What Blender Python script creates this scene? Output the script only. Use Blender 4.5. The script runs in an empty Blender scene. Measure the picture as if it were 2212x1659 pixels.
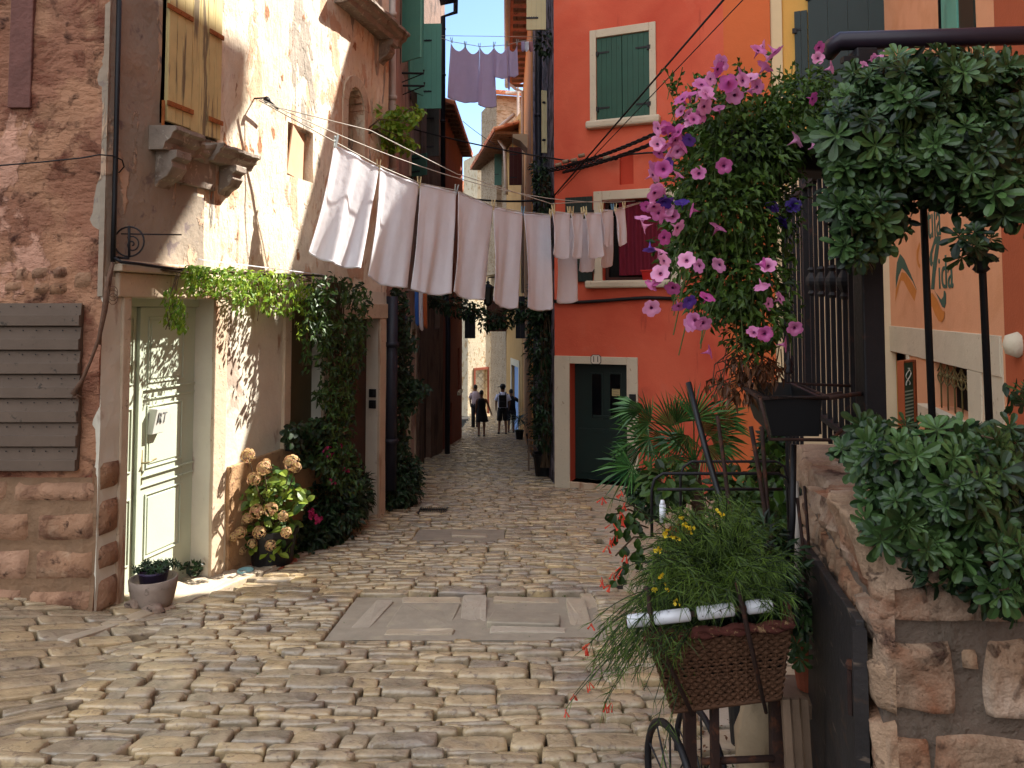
import bpy, math, random
from mathutils import Vector, Matrix, noise
from math import sin, cos, pi, radians, sqrt, atan2, tan
R = random.Random(11)
rnd = R.uniform
V = Vector
SC = bpy.context.scene
COL = SC.collection
# ------------------------------------------------------------------ camera model
F, PPV, PITCH = 1680.0, 582.0, radians(3)
CAM = V((0, 0, 1.45))
def ray(u, v):
    x, z = (u - 1106) / F, (PPV - v) / F
    return V((x, cos(PITCH) - sin(PITCH) * z, sin(PITCH) + cos(PITCH) * z))
def at(u, v, Y):
    d = ray(u, v)
    return CAM + d * (Y / d.y)
def px(Y):                      # metres per photo pixel at depth Y
    return Y / F
def gz(x, y):
    z = -0.11 * min(y, 28.0) - 0.05 * max(0.0, y - 28.0)
    if y < 9:
        k = max(0.0, -2.3 - x)
        z += 0.17 * k * min(1.0, max(0.0, (7.5 - y) / 2.0))
    return z
def onground(u, v):
    d = ray(u, v)
    lo, hi = 0.5, 200.0
    for _ in range(60):
        m = (lo + hi) / 2
        p = CAM + d * m
        if p.z > gz(p.x, p.y): lo = m
        else: hi = m
    return CAM + d * lo
# ------------------------------------------------------------------ mesh builder
class MB:
    def __init__(s): s.v, s.f, s.t = [], [], []
    def add(s, vs, fs, t=None):
        o = len(s.v); s.v.extend(vs)
        if t is None: t = R.random()
        for f in fs:
            s.f.append(tuple(i + o for i in f)); s.t.append(t)
        return s
    def hexa(s, p, t=None):     # p: 4 bottom ccw + 4 top
        return s.add(p, [(3,2,1,0),(4,5,6,7),(0,1,5,4),(1,2,6,5),(2,3,7,6),(3,0,4,7)], t)
    def box(s, c, size, rz=0, t=None, rot=None):
        hx, hy, hz = size[0]/2, size[1]/2, size[2]/2
        M = rot if rot else Matrix.Rotation(rz, 3, 'Z')
        pts = [V(c) + M @ V(q) for q in ((-hx,-hy,-hz),(hx,-hy,-hz),(hx,hy,-hz),(-hx,hy,-hz),(-hx,-hy,hz),(hx,-hy,hz),(hx,hy,hz),(-hx,hy,hz))]
        return s.hexa(pts, t)
    def tube(s, pts, r, n=8, caps=True, closed=False, t=None):
        pts = [V(p) for p in pts]; m = len(pts)
        rs = r if isinstance(r, (list, tuple)) else [r] * m
        vs = []; prev = None
        for i, p in enumerate(pts):
            if closed: d = pts[(i+1) % m] - pts[i-1]
            else: d = pts[min(i+1, m-1)] - pts[max(i-1, 0)]
            if d.length < 1e-9: d = V((0,0,1))
            d.normalize()
            if prev is None:
                a = V((0,0,1)) if abs(d.z) < .9 else V((1,0,0))
                x = d.cross(a).normalized()
            else:
                x = prev - d * prev.dot(d)
                x = x.normalized() if x.length > 1e-6 else d.orthogonal().normalized()
            prev = x; y = d.cross(x)
            for k in range(n):
                a = 2*pi*k/n
                vs.append(p + (x*cos(a) + y*sin(a)) * rs[i])
        fs = []
        for i in range(m if closed else m-1):
            j = (i+1) % m
            for k in range(n):
                l = (k+1) % n
                fs.append((i*n+k, i*n+l, j*n+l, j*n+k))
        if caps and not closed:
            fs.append(tuple(range(n-1, -1, -1))); fs.append(tuple((m-1)*n + k for k in range(n)))
        return s.add(vs, fs, t)
    def lathe(s, c, prof, n=20, M=None, t=None):
        vs = []
        for r, z in prof:
            for k in range(n):
                a = 2*pi*k/n; q = V((r*cos(a), r*sin(a), z))
                if M: q = M @ q
                vs.append(V(c) + q)
        fs = []
        for i in range(len(prof)-1):
            for k in range(n):
                l = (k+1) % n
                fs.append((i*n+k, i*n+l, (i+1)*n+l, (i+1)*n+k))
        fs.append(tuple(range(n-1, -1, -1))); fs.append(tuple((len(prof)-1)*n + k for k in range(n)))
        return s.add(vs, fs, t)
    def grid(s, fn, nu, nv, t=None, flip=False):
        vs = [V(fn(i/nu, j/nv)) for j in range(nv+1) for i in range(nu+1)]
        w = nu+1
        fs = [((j*w+i, j*w+i+1, (j+1)*w+i+1, (j+1)*w+i) if not flip else (j*w+i, (j+1)*w+i, (j+1)*w+i+1, j*w+i+1)) for j in range(nv) for i in range(nu)]
        return s.add(vs, fs, t)
    def leaf(s, p, d, n, L, W, droop=.15, t=None):
        d = d.normalized(); sd = d.cross(n)
        sd = sd.normalized() if sd.length > 1e-5 else d.orthogonal().normalized()
        n = sd.cross(d)
        m = p + d * (L*.45); up = n * (W*.22)
        return s.add([p, m + sd*(W/2) + up, p + d*L - n*(L*droop), m - sd*(W/2) + up, m - n*(W*.02)],
                     [(0,4,1),(4,2,1),(0,3,4),(4,3,2)], t)
    def leafr(s, p, d, n, L, W, droop=.2, t=None):   # spoon shaped leaf, widest near its round tip
        d = d.normalized(); sd = d.cross(n)
        sd = sd.normalized() if sd.length > 1e-5 else d.orthogonal().normalized()
        n = sd.cross(d); vs = [p]
        for a, w in ((.3,.38),(.6,.85),(.8,1),(.94,.7)):
            c = p + d*(L*a) - n*(L*droop*a*a); u = n*(W*.14*w)
            vs += [c + sd*(W/2*w) + u, c, c - sd*(W/2*w) + u]
        vs.append(p + d*L - n*(L*droop))
        fs = [(0,2,1),(0,3,2)]
        for k in range(3):
            o = 1+3*k; q = o+3
            fs += [(o,o+1,q+1,q),(o+1,o+2,q+2,q+1)]
        fs += [(10,11,13),(11,12,13)]
        return s.add(vs, fs, t)
    def leaf6(s, p, d, n, L, W, droop=.2, t=None):   # wide rounded leaf
        d = d.normalized(); sd = d.cross(n)
        sd = sd.normalized() if sd.length > 1e-5 else d.orthogonal().normalized()
        n = sd.cross(d); vs = [p]
        for a, w in ((.18,.55),(.45,1),(.72,.86),(.92,.4)):
            c = p + d*(L*a) - n*(L*droop*a*a); u = n*(W*.16*w)
            vs += [c + sd*(W/2*w) + u, c, c - sd*(W/2*w) + u]
        vs.append(p + d*L - n*(L*droop))
        fs = [(0,2,1),(0,3,2)]
        for k in range(3):
            o = 1+3*k; q = o+3
            fs += [(o,o+1,q+1,q),(o+1,o+2,q+2,q+1)]
        fs += [(10,11,13),(11,12,13)]
        return s.add(vs, fs, t)
def mesh_of(name, mb, mat, smooth, org):
    me = bpy.data.meshes.new(name)
    me.from_pydata([tuple(V(p) - org) for p in mb.v], [], mb.f)
    at_ = me.attributes.new('tint', 'FLOAT', 'FACE')
    at_.data.foreach_set('value', mb.t)
    if smooth: me.polygons.foreach_set('use_smooth', [True]*len(mb.f))
    if mat: me.materials.append(mat)
    me.update()
    return me
def tag(o, label=None, cat=None, group=None, kind=None):
    if label: o['label'] = label
    if cat: o['category'] = cat
    if group: o['group'] = group
    if kind: o['kind'] = kind
    return o
def empty(name, loc, label, cat, group=None):
    o = bpy.data.objects.new(name, None); COL.objects.link(o)
    o.location = loc; o.empty_display_size = .1
    return tag(o, label, cat, group)
def worg(o):
    p = V(o.location)
    while o.parent: o = o.parent; p += V(o.location)
    return p
def obj(name, mb, mat, parent=None, label=None, cat=None, group=None, kind=None, smooth=False, bevel=0, org=None, local=False):
    if parent is not None:
        wo = worg(parent)
        if local: me = mesh_of(name, mb, mat, smooth, V((0,0,0))); loc = V((0,0,0))
        else: me = mesh_of(name, mb, mat, smooth, wo); loc = V((0,0,0))
    else:
        if org is None:
            xs = [p[0] for p in mb.v]; ys = [p[1] for p in mb.v]; zs = [p[2] for p in mb.v]
            org = V(((min(xs)+max(xs))/2, (min(ys)+max(ys))/2, min(zs)))
        me = mesh_of(name, mb, mat, smooth, V(org)); loc = V(org)
    o = bpy.data.objects.new(name, me); COL.objects.link(o)
    o.location = loc
    if parent is not None: o.parent = parent
    if bevel:
        m = o.modifiers.new('bevel', 'BEVEL'); m.width = bevel; m.segments = 2; m.limit_method = 'ANGLE'
    return tag(o, label, cat, group, kind)
def copy_tree(o, parent=None):
    c = o.copy(); COL.objects.link(c)
    if parent is not None: c.parent = parent
    for ch in list(o.children): copy_tree(ch, c)
    return c
# ------------------------------------------------------------------ facades
class Fac:
    def __init__(s, A, B):
        s.A = V((A[0], A[1])); d = V((B[0]-A[0], B[1]-A[1])); s.L = d.length
        s.t = d.normalized(); s.n = V((s.t.y, -s.t.x))
    def pt(s, a, z, d=0):
        q = s.A + s.t*a + s.n*d
        return V((q.x, q.y, z))
    def N(s): return V((s.n.x, s.n.y, 0))
    def T(s): return V((s.t.x, s.t.y, 0))
    def uv(s, u, v, d=0):
        r = ray(u, v); o = s.A + s.n*d
        k = (o.x*s.n.x + o.y*s.n.y - CAM.x*s.n.x - CAM.y*s.n.y) / (r.x*s.n.x + r.y*s.n.y)
        p = CAM + r*k
        return ((V((p.x, p.y)) - s.A).dot(s.t), p.z)
    def box(s, mb, a0, a1, z0, z1, d0, d1, t=None):
        if a0 > a1: a0, a1 = a1, a0
        if z0 > z1: z0, z1 = z1, z0
        if d0 > d1: d0, d1 = d1, d0
        P = s.pt
        return mb.hexa([P(a0,z0,d1),P(a1,z0,d1),P(a1,z0,d0),P(a0,z0,d0),P(a0,z1,d1),P(a1,z1,d1),P(a1,z1,d0),P(a0,z1,d0)], t)
    def pbox(s, mb, u0, v0, u1, v1, d0, d1, dr=0, t=None):   # pixel rectangle (v read at u0)
        a0, z0 = s.uv(u0, v0, dr); a1, _ = s.uv(u1, v1, dr); _, z1 = s.uv(u0, v1, dr)
        s.box(mb, a0, a1, z0, z1, d0, d1, t)
        return (a0, a1, min(z0, z1), max(z0, z1))
    def rect(s, u0, v0, u1, v1, d=0):
        a0, z0 = s.uv(u0, v0, d); a1, _ = s.uv(u1, v1, d); _, z1 = s.uv(u0, v1, d)
        return (min(a0,a1), max(a0,a1), min(z0,z1), max(z0,z1))
def wall_mb(fc, a0, a1, z0, z1, holes=(), thick=.3, res=9, disp=None, ends=True):
    mb = MB()
    xs = {a0, a1}; zs = {z0, z1}
    for h in holes: xs |= {h[0], h[1]}; zs |= {h[2], h[3]}
    def fill(L):
        L = sorted(x for x in L); out = []
        for p, q in zip(L, L[1:]):
            n = max(1, int((q-p)/res + .999))
            out += [p + (q-p)*i/n for i in range(n)]
        return out + [L[-1]]
    xs = [x for x in fill(xs) if a0-1e-6 <= x <= a1+1e-6]; zs = [z for z in fill(zs) if z0-1e-6 <= z <= z1+1e-6]
    D = (lambda a, z: disp(fc.pt(a, z))) if disp else (lambda a, z: 0)
    W = len(xs); idx = {}
    vs, fs = [], []
    def vid(i, j):
        if (i, j) not in idx:
            idx[(i, j)] = len(vs); vs.append(fc.pt(xs[i], zs[j], D(xs[i], zs[j])))
        return idx[(i, j)]
    def inh(x, z): return any(h[0] < x < h[1] and h[2] < z < h[3] for h in holes)
    nx, nz = len(xs)-1, len(zs)-1
    solid = [[not inh((xs[i]+xs[i+1])/2, (zs[j]+zs[j+1])/2) for j in range(nz)] for i in range(nx)]
    back = {}
    def bid(i, j):
        if (i, j) not in back:
            back[(i, j)] = len(vs); vs.append(fc.pt(xs[i], zs[j], -thick))
        return back[(i, j)]
    for i in range(nx):
        for j in range(nz):
            if not solid[i][j]: continue
            fs.append((vid(i,j), vid(i+1,j), vid(i+1,j+1), vid(i,j+1)))
            for (di, dj, e) in ((-1,0,((i,j+1),(i,j))),(1,0,((i+1,j),(i+1,j+1))),(0,-1,((i,j),(i+1,j))),(0,1,((i+1,j+1),(i,j+1)))):
                I, J = i+di, j+dj
                out = not (0 <= I < nx and 0 <= J < nz)
                if out and not ends: continue
                if out or not solid[I][J]:
                    fs.append((vid(*e[1]), vid(*e[0]), bid(*e[0]), bid(*e[1])))
    mb.add(vs, fs, .5)
    return mb
# ------------------------------------------------------------------ materials
def hexc(h, k=1.0):
    h = h.lstrip('#'); c = [int(h[i:i+2], 16)/255 for i in (0, 2, 4)]
    return tuple(min(1, (x/12.92 if x <= .04045 else ((x+.055)/1.055)**2.4)*k) for x in c) + (1,)
class NT:
    def __init__(s, name):
        s.m = bpy.data.materials.new(name); s.m.use_nodes = True
        s.t = s.m.node_tree; s.t.nodes.clear()
        s.out = s.t.nodes.new('ShaderNodeOutputMaterial'); s.p = s.t.nodes.new('ShaderNodeBsdfPrincipled')
        s.t.links.new(s.p.outputs[0], s.out.inputs[0])
        s.tc = s.t.nodes.new('ShaderNodeTexCoord')
    def n(s, kind, **kw):
        x = s.t.nodes.new('ShaderNode' + kind)
        for k, v in kw.items(): setattr(x, k, v)
        return x
    def L(s, a, b): s.t.links.new(a, b)
    def coord(s, sc=(1,1,1), rot=(0,0,0)):
        m = s.n('Mapping'); m.inputs['Scale'].default_value = sc; m.inputs['Rotation'].default_value = rot
        s.L(s.tc.outputs['Object'], m.inputs[0]); return m.outputs[0]
    def noise(s, scale, detail=4, rough=.55, dist=0, sc=(1,1,1)):
        x = s.n('TexNoise'); x.inputs['Scale'].default_value = scale; x.inputs['Detail'].default_value = detail
        x.inputs['Roughness'].default_value = rough; x.inputs['Distortion'].default_value = dist
        s.L(s.coord(sc), x.inputs['Vector']); return x.outputs['Fac']
    def rng(s, a, lo, hi, o0=0, o1=1):
        x = s.n('MapRange'); s.L(a, x.inputs[0])
        for i, v in zip((1,2,3,4), (lo,hi,o0,o1)): x.inputs[i].default_value = v
        return x.outputs[0]
    def math(s, op, a, b=None):
        x = s.n('Math', operation=op)
        for i, q in ((0,a),(1,b)):
            if q is None: continue
            if hasattr(q, 'links') or not isinstance(q, (int, float)): s.L(q, x.inputs[i])
            else: x.inputs[i].default_value = q
        return x.outputs[0]
    def mix(s, f, a, b, blend='MIX'):
        x = s.n('Mix', data_type='RGBA', blend_type=blend)
        for i, q in ((0,f),(6,a),(7,b)):
            if isinstance(q, (int, float, tuple)): x.inputs[i].default_value = q
            else: s.L(q, x.inputs[i])
        return x.outputs[2]
    def bump(s, h, dist, strength=1.0, prev=None):
        x = s.n('Bump'); x.inputs['Strength'].default_value = strength; x.inputs['Distance'].default_value = dist
        s.L(h, x.inputs['Height'])
        if prev: s.L(prev, x.inputs['Normal'])
        return x.outputs[0]
    def attr(s, n='tint'):
        x = s.n('Attribute', attribute_name=n); return x.outputs['Fac']
MATS = {}
def mat(name, col, rough=.8, var=.12, vs=3, layers=(), bump=None, tint=None, metal=0, spec=.3, stretch=(1,1,1), sheen=0, trans=None, tr=.35, grain=0):
    """layers: (scale, lo, hi, colour, detail, stretch, height)"""
    if name in MATS: return MATS[name]
    N = NT(name); c = col if isinstance(col, tuple) else hexc(col)
    cur = c; nrm = None
    if tint:
        cur = N.mix(N.attr(), c, tint if isinstance(tint, tuple) else hexc(tint))
    hs = []
    for (sc, lo, hi, cc, det, st, hgt) in layers:
        f = N.rng(N.noise(sc, det, .6, .4, st), lo, hi)
        cur = N.mix(f, cur, cc if isinstance(cc, tuple) else hexc(cc))
        if hgt: nrm = N.bump(f, hgt, 1.0, nrm)
    if var:
        f = N.rng(N.noise(vs, 6, .6, 0, stretch), .3, .7, 1-var, 1+var*.6)
        x = N.n('Vector' + 'Math', operation='SCALE')
        if isinstance(cur, tuple): x.inputs[0].default_value = cur[:3]
        else: N.L(cur, x.inputs[0])
        N.L(f, x.inputs['Scale']); cur = x.outputs[0]
    if grain:
        f = N.rng(N.noise(160, 2), .3, .7, 1-grain, 1+grain)
        x = N.n('Vector' + 'Math', operation='SCALE'); N.L(cur, x.inputs[0]); N.L(f, x.inputs['Scale']); cur = x.outputs[0]
    if isinstance(cur, tuple): N.p.inputs['Base Color'].default_value = cur
    else: N.L(cur, N.p.inputs['Base Color'])
    for b in (bump if bump and isinstance(bump[0], tuple) else ([bump] if bump else [])):
        sc, dist, det = b[:3]; st = b[3] if len(b) > 3 else (1,1,1)
        nrm = N.bump(N.noise(sc, det, .6, 0, st), dist, 1.0, nrm)
    if nrm: N.L(nrm, N.p.inputs['Normal'])
    N.p.inputs['Roughness'].default_value = rough; N.p.inputs['Metallic'].default_value = metal
    N.p.inputs['Specular IOR Level'].default_value = spec
    if trans:
        tb = N.n('BsdfTranslucent')
        if isinstance(cur, tuple): tb.inputs[0].default_value = cur
        else: N.L(cur, tb.inputs[0])
        ms = N.n('MixShader'); ms.inputs[0].default_value = tr
        N.L(N.p.outputs[0], ms.inputs[1]); N.L(tb.outputs[0], ms.inputs[2]); N.L(ms.outputs[0], N.out.inputs[0])
    MATS[name] = N.m
    return N.m
I3 = (1,1,1)
# palette
M_cob = mat('worn_limestone', '#9a8b74', .17, .3, 9, layers=[(2.2,.5,.75,'#877a6e',3,I3,0),(26,.56,.75,'#6e5c50',6,I3,.002)], bump=((55,.004,7),(14,.008,5)), tint='#bfa57a', spec=.7)
M_slab = mat('flagstone', '#a89c8a', .5, .2, 5, layers=[(5,.52,.7,'#9c8f7e',6,I3,0),(40,.6,.75,'#75655a',5,I3,.0015)], bump=((30,.003,6),(6,.006,3)), tint='#b09c80', spec=.45)
M_conc = mat('grey_concrete', '#968b7a', .7, .15, 9, layers=[(7,.55,.7,'#a0957f',5,I3,0)], bump=(50,.003,5))
M_joint = mat('dirt_joint', '#25211c', .95, .3, 8, layers=[(1.7,.55,.7,'#38402a',5,I3,0)], bump=(30,.01,5))
M_peel = mat('peeling_pink_plaster', '#d8cab4', .9, .18, 2.2,
    layers=[(1.1,.46,.60,'#d4c0a0',6,(1,1,.6),0),(24,.56,.7,'#bda48e',9,(1,1,.45),.002),(2.6,.55,.585,'#c4a082',8,(1,1,.55),.006),(1.7,.6,.612,'#9c9284',6,(1,1,.3),.010),(1.2,.62,.628,'#8e887e',6,(1,1,.16),.012),(6,.62,.66,'#9a6a48',9,(1,1,.5),.006),(9,.6,.67,'#d8c6ad',9,(1,1,.35),.004)],
    bump=((14,.02,9,(1,1,.5)),(45,.006,6)))
M_ledge = mat('grey_ledge_stone', '#8d8073', .88, .2, 6, layers=[(5,.54,.64,'#6a5b4e',7,I3,.004),(14,.58,.66,'#b3a898',7,I3,.003)], bump=((18,.01,8),))
M_render = mat('smooth_cream_render', '#c6beac', .88, .13, 2, layers=[(3,.56,.62,'#a29080',7,(1,1,.5),.002),(2,.62,.66,'#9b7b66',6,(1,1,.3),.003)], bump=((25,.004,6),(5,.01,3)))
M_greyr = mat('grey_violet_render', '#8f8272', .9, .15, 2, layers=[(2.2,.57,.59,'#b79a80',8,(1,1,.5),.008),(5,.6,.66,'#6f625e',6,I3,0),(.9,.5,.7,'#98836f',3,I3,0)], bump=((18,.008,8),(4,.015,3)))
M_red0 = mat('crumbling_rose_plaster', '#a87b5e', .92, .22, 2,
    layers=[(1.5,.44,.52,'#94664f',8,(1,1,.8),.01),(2.6,.53,.62,'#7a4836',9,(1,1,1.3),.02),(6,.58,.68,'#44251a',9,I3,.015),(1.2,.60,.62,'#c4947c',7,(1,1,.6),.012)],
    bump=((12,.04,9,(.7,.7,1.5)),(50,.008,6)))
M_stone = mat('old_ochre_stone', '#8d684c', .9, .25, 4, layers=[(5,.5,.66,'#6b4a38',8,I3,.008),(16,.6,.7,'#4c3529',7,I3,.006),(3,.6,.75,'#b09478',5,I3,0)], bump=((10,.03,8),(60,.006,5)), tint='#a8836a')
M_frame = mat('pale_worn_stone', '#bba78e', .85, .15, 5, layers=[(4,.56,.66,'#93694e',7,(1,1,.25),.003),(20,.62,.7,'#8b7a68',6,I3,.002)], bump=((22,.006,7)))
M_gdoor = mat('sage_green_paint', '#b0b8a4', .55, .06, 3, layers=[(9,.66,.7,'#8b957f',6,(1,1,.3),0)], bump=(60,.0008,3), spec=.4)
M_yell = mat('peeling_yellow_paint', '#c9b67e', .75, .12, 6, layers=[(5,.55,.6,'#7f7054',8,(3,3,.18),.002),(14,.63,.68,'#857a68',7,(2,2,.2),.001)], bump=(30,.003,5,(3,3,.3)))
M_iron = mat('black_iron', '#1c1a1d', .55, .2, 9, layers=[(12,.62,.7,'#3a2620',6,I3,0)], bump=(60,.0015,5), metal=.3, spec=.4)
M_rust = mat('rusty_iron', '#33211b', .8, .3, 14, layers=[(20,.54,.68,'#5a3420',6,I3,.001)], bump=(60,.002,5))
M_orust = mat('orange_rust', '#9a5a2c', .85, .3, 20, bump=(60,.002,5))
M_black = mat('black_plastic', '#141416', .45, .1, 9, spec=.4)
M_cable = mat('black_rubber', '#131214', .6, .1, 9)
M_red = mat('coral_red_render', '#cf6247', .85, .07, 1.1, layers=[(.8,.4,.7,'#c04e38',3,I3,0),(1.1,.56,.72,'#cb6850',5,I3,0),(5,.63,.72,'#a44433',7,(1,1,.12),0),(.6,.6,.68,'#b5523e',8,I3,.001),(30,.7,.74,'#d08568',4,I3,0)], bump=((70,.0025,5),(6,.006,3)), grain=.05)
M_redl = mat('coral_orange_render', '#cb6a3c', .85, .07, 1.1, bump=((70,.0025,5),(6,.006,3)))
M_cream = mat('cream_painted_stone', '#c6bba4', .8, .08, 3, layers=[(16,.64,.7,'#a08f78',6,I3,.001)], bump=((30,.004,5),(7,.006,3)))
M_green = mat('dark_green_paint', '#1d4a3a', .55, .12, 5, layers=[(18,.66,.7,'#12231d',6,(1,1,.6),0)], bump=(40,.001,4,(2,2,.3)), spec=.35)
M_dkgreen = mat('bottle_green_paint', '#09201b', .45, .12, 5, bump=(40,.001,4,(2,2,.3)), spec=.4)
M_teal = mat('faded_teal_paint', '#5f9d8b', .6, .07, 4, bump=(40,.001,4,(2,2,.3)))
M_glass = mat('dark_glass', '#0b0d10', .12, 0, spec=.6)
M_dark = mat('dark_interior', '#0a0807', .95, .1)
M_cloth = mat('white_cotton', '#f0f0f4', .9, .03, 8, bump=((16,.003,3),(120,.0006,3)), trans=1, tr=.4)
M_lilac = mat('lilac_cotton', '#dccce4', .9, .04, 8, bump=((20,.004,4),), trans=1, tr=.55)
M_wood = mat('weathered_wood', '#7c6552', .85, .2, 8, layers=[(8,.55,.7,'#4c3c32',7,(1,1,.15),.002)], bump=(30,.004,6,(3,3,.2)))
M_brownw = mat('brown_shutter_paint', '#5f5044', .8, .14, 5, layers=[(20,.62,.68,'#403830',7,I3,.001)], bump=((40,.002,6)))
M_pegw = mat('pale_peg_wood', '#c6b68c', .7, .1)
M_pegb = mat('blue_peg_plastic', '#6a93ad', .5, .1)
M_pegs = mat('grey_peg_plastic', '#9aa4a6', .5, .1)
M_terra = mat('terracotta', '#8d4a32', .85, .15, 6, bump=(40,.002,5))
M_pot = mat('stone_planter', '#8f7f72', .85, .2, 8, layers=[(20,.6,.68,'#5c5048',6,I3,.001)], bump=(50,.003,6))
M_wicker = mat('dark_wicker', '#5b3d2a', .8, .25, 20, bump=(60,.003,4))
M_tile = mat('clay_roof_tile', '#a5573d', .85, .25, 3, tint='#c98f66', layers=[(8,.58,.66,'#6a4030',6,I3,0)], bump=(30,.006,6))
M_gut = mat('zinc_gutter', '#7e8088', .45, .1, 6, metal=.5)
M_gutd = mat('dark_painted_pipe', '#23242e', .5, .1, 6)
M_wpipe = mat('pale_painted_pipe', '#b2a79c', .6, .12, 6)
M_ochre = mat('ochre_render', '#b08a55', .88, .1, 2, bump=(40,.004,5))
M_peach = mat('peach_render', '#cf9258', .88, .1, 2, bump=(40,.004,5))
M_apri = mat('apricot_render', '#d99d76', .88, .07, 1.2, layers=[(1.5,.5,.7,'#cf9268',4,I3,0)], bump=((60,.003,5),(6,.005,3)))
M_rust_w = mat('rust_red_render', '#a85636', .88, .1, 2, bump=(40,.004,5))
M_yellw = mat('golden_render', '#d8a858', .88, .08, 2, bump=(40,.004,5))
M_dkred = mat('dim_brick_red_render', '#7a3526', .9, .15, 2, bump=(30,.008,6))
M_moss = mat('moss', '#46561f', .95, .3, 30, bump=(80,.01,5))
# leaves
def leafm(name, a, b, tr=.3, rough=.5): return mat(name, a, rough, .15, 30, tint=b, trans=1, tr=tr, spec=.35)
L_vine = leafm('vine_leaf', '#142609', '#3c581d', .2)
L_sun = leafm('bright_vine_leaf', '#4f7a22', '#9ab03a', .4)
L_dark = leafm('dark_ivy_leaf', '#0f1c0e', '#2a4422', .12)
L_ros = leafm('rosette_leaf', '#0f220d', '#4d6a38', .1, .4)
L_pet = leafm('petunia_leaf', '#22380f', '#557228')
L_palm = leafm('palm_leaf', '#1f4524', '#4d7a3a', .2, .4)
L_rus = leafm('arching_stem_green', '#2e5019', '#6a8430', .3)
L_hyd = leafm('hydrangea_leaf', '#2a4a18', '#7c8c2c', .25)
L_dead = leafm('dead_leaf', '#432616', '#7c5030', .2)
L_fern = leafm('feathery_leaf', '#20360f', '#5d7628', .2)
M_pink = leafm('petunia_petal', '#bc4c94', '#f0a4cc', .35)
M_purp = leafm('violet_petal', '#4a2f8f', '#7c52b0', .3)
M_hyd = leafm('hydrangea_petal', '#b27c66', '#cbb878', .3)
M_fus = leafm('fuchsia_petal', '#a81f52', '#d0407a', .3)
M_yf = leafm('yellow_petal', '#d0a818', '#e6cf3a', .3)
M_rf = leafm('red_tube_petal', '#c22a18', '#e0583a', .3)
M_stem = mat('woody_stem', '#4b3a28', .9, .2, 20, bump=(60,.002,4))
# ------------------------------------------------------------------ camera, world, sun
cd = bpy.data.cameras.new('camera'); cam = bpy.data.objects.new('camera', cd); COL.objects.link(cam); SC.camera = cam
cam.location = CAM; cam.rotation_euler = (radians(90)+PITCH, 0, 0)
cd.sensor_width = 36; cd.lens = F/2212*36; cd.shift_y = -(829.5-PPV)/2212; cd.clip_start = .05; cd.clip_end = 2000
SUN = V((1.25, .94, 1.66)).normalized()
sl = bpy.data.lights.new('sun', 'SUN'); sl.energy = 4.6; sl.angle = radians(.5); sl.color = (1, .95, .87)
so = bpy.data.objects.new('sun', sl); COL.objects.link(so); so.location = (8, 6, 20)
so.rotation_euler = SUN.to_track_quat('Z', 'Y').to_euler()
W = bpy.data.worlds.new('World'); SC.world = W; W.use_nodes = True
wn = W.node_tree; wn.nodes.clear()
wo = wn.nodes.new('ShaderNodeOutputWorld'); bg = wn.nodes.new('ShaderNodeBackground'); sky = wn.nodes.new('ShaderNodeTexSky')
sky.sky_type = 'NISHITA'; sky.sun_disc = False; sky.sun_elevation = math.asin(SUN.z); sky.sun_rotation = atan2(SUN.x, SUN.y)
sky.air_density = 1.0; sky.dust_density = .1; sky.ozone_density = 2.5
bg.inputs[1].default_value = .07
# bright clouds added to the sky as fill light, mostly out of view
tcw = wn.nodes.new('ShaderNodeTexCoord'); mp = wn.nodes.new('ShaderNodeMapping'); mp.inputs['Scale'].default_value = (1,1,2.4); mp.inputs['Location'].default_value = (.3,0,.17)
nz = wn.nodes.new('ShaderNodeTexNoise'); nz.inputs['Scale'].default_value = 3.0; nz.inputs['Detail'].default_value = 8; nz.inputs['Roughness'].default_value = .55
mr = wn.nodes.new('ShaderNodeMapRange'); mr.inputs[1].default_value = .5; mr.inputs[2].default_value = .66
# the added clouds cover the half of the sky behind the camera, the half in front is clear
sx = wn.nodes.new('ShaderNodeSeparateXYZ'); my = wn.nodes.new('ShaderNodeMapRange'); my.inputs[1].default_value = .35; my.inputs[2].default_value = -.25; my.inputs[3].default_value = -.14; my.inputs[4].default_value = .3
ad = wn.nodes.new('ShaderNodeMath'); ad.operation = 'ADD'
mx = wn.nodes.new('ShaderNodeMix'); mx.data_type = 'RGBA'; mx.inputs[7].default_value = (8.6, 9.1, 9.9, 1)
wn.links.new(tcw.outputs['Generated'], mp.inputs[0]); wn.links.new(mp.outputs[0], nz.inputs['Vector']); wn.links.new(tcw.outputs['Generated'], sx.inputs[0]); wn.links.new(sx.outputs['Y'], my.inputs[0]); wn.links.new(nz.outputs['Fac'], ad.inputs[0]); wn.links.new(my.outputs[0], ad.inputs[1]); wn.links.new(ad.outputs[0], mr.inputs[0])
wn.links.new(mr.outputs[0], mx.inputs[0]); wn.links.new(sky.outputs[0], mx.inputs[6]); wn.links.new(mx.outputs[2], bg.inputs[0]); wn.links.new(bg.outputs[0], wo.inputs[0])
SC.view_settings.view_transform = 'Standard'; SC.view_settings.look = 'None'; SC.view_settings.exposure = 1.98; SC.view_settings.gamma = 1
SC.cycles.use_denoising = True; SC.cycles.max_bounces = 8; SC.cycles.diffuse_bounces = 5; SC.cycles.transparent_max_bounces = 6
try: SC.cycles.denoiser = 'OPENIMAGEDENOISE'
except Exception: pass
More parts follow.
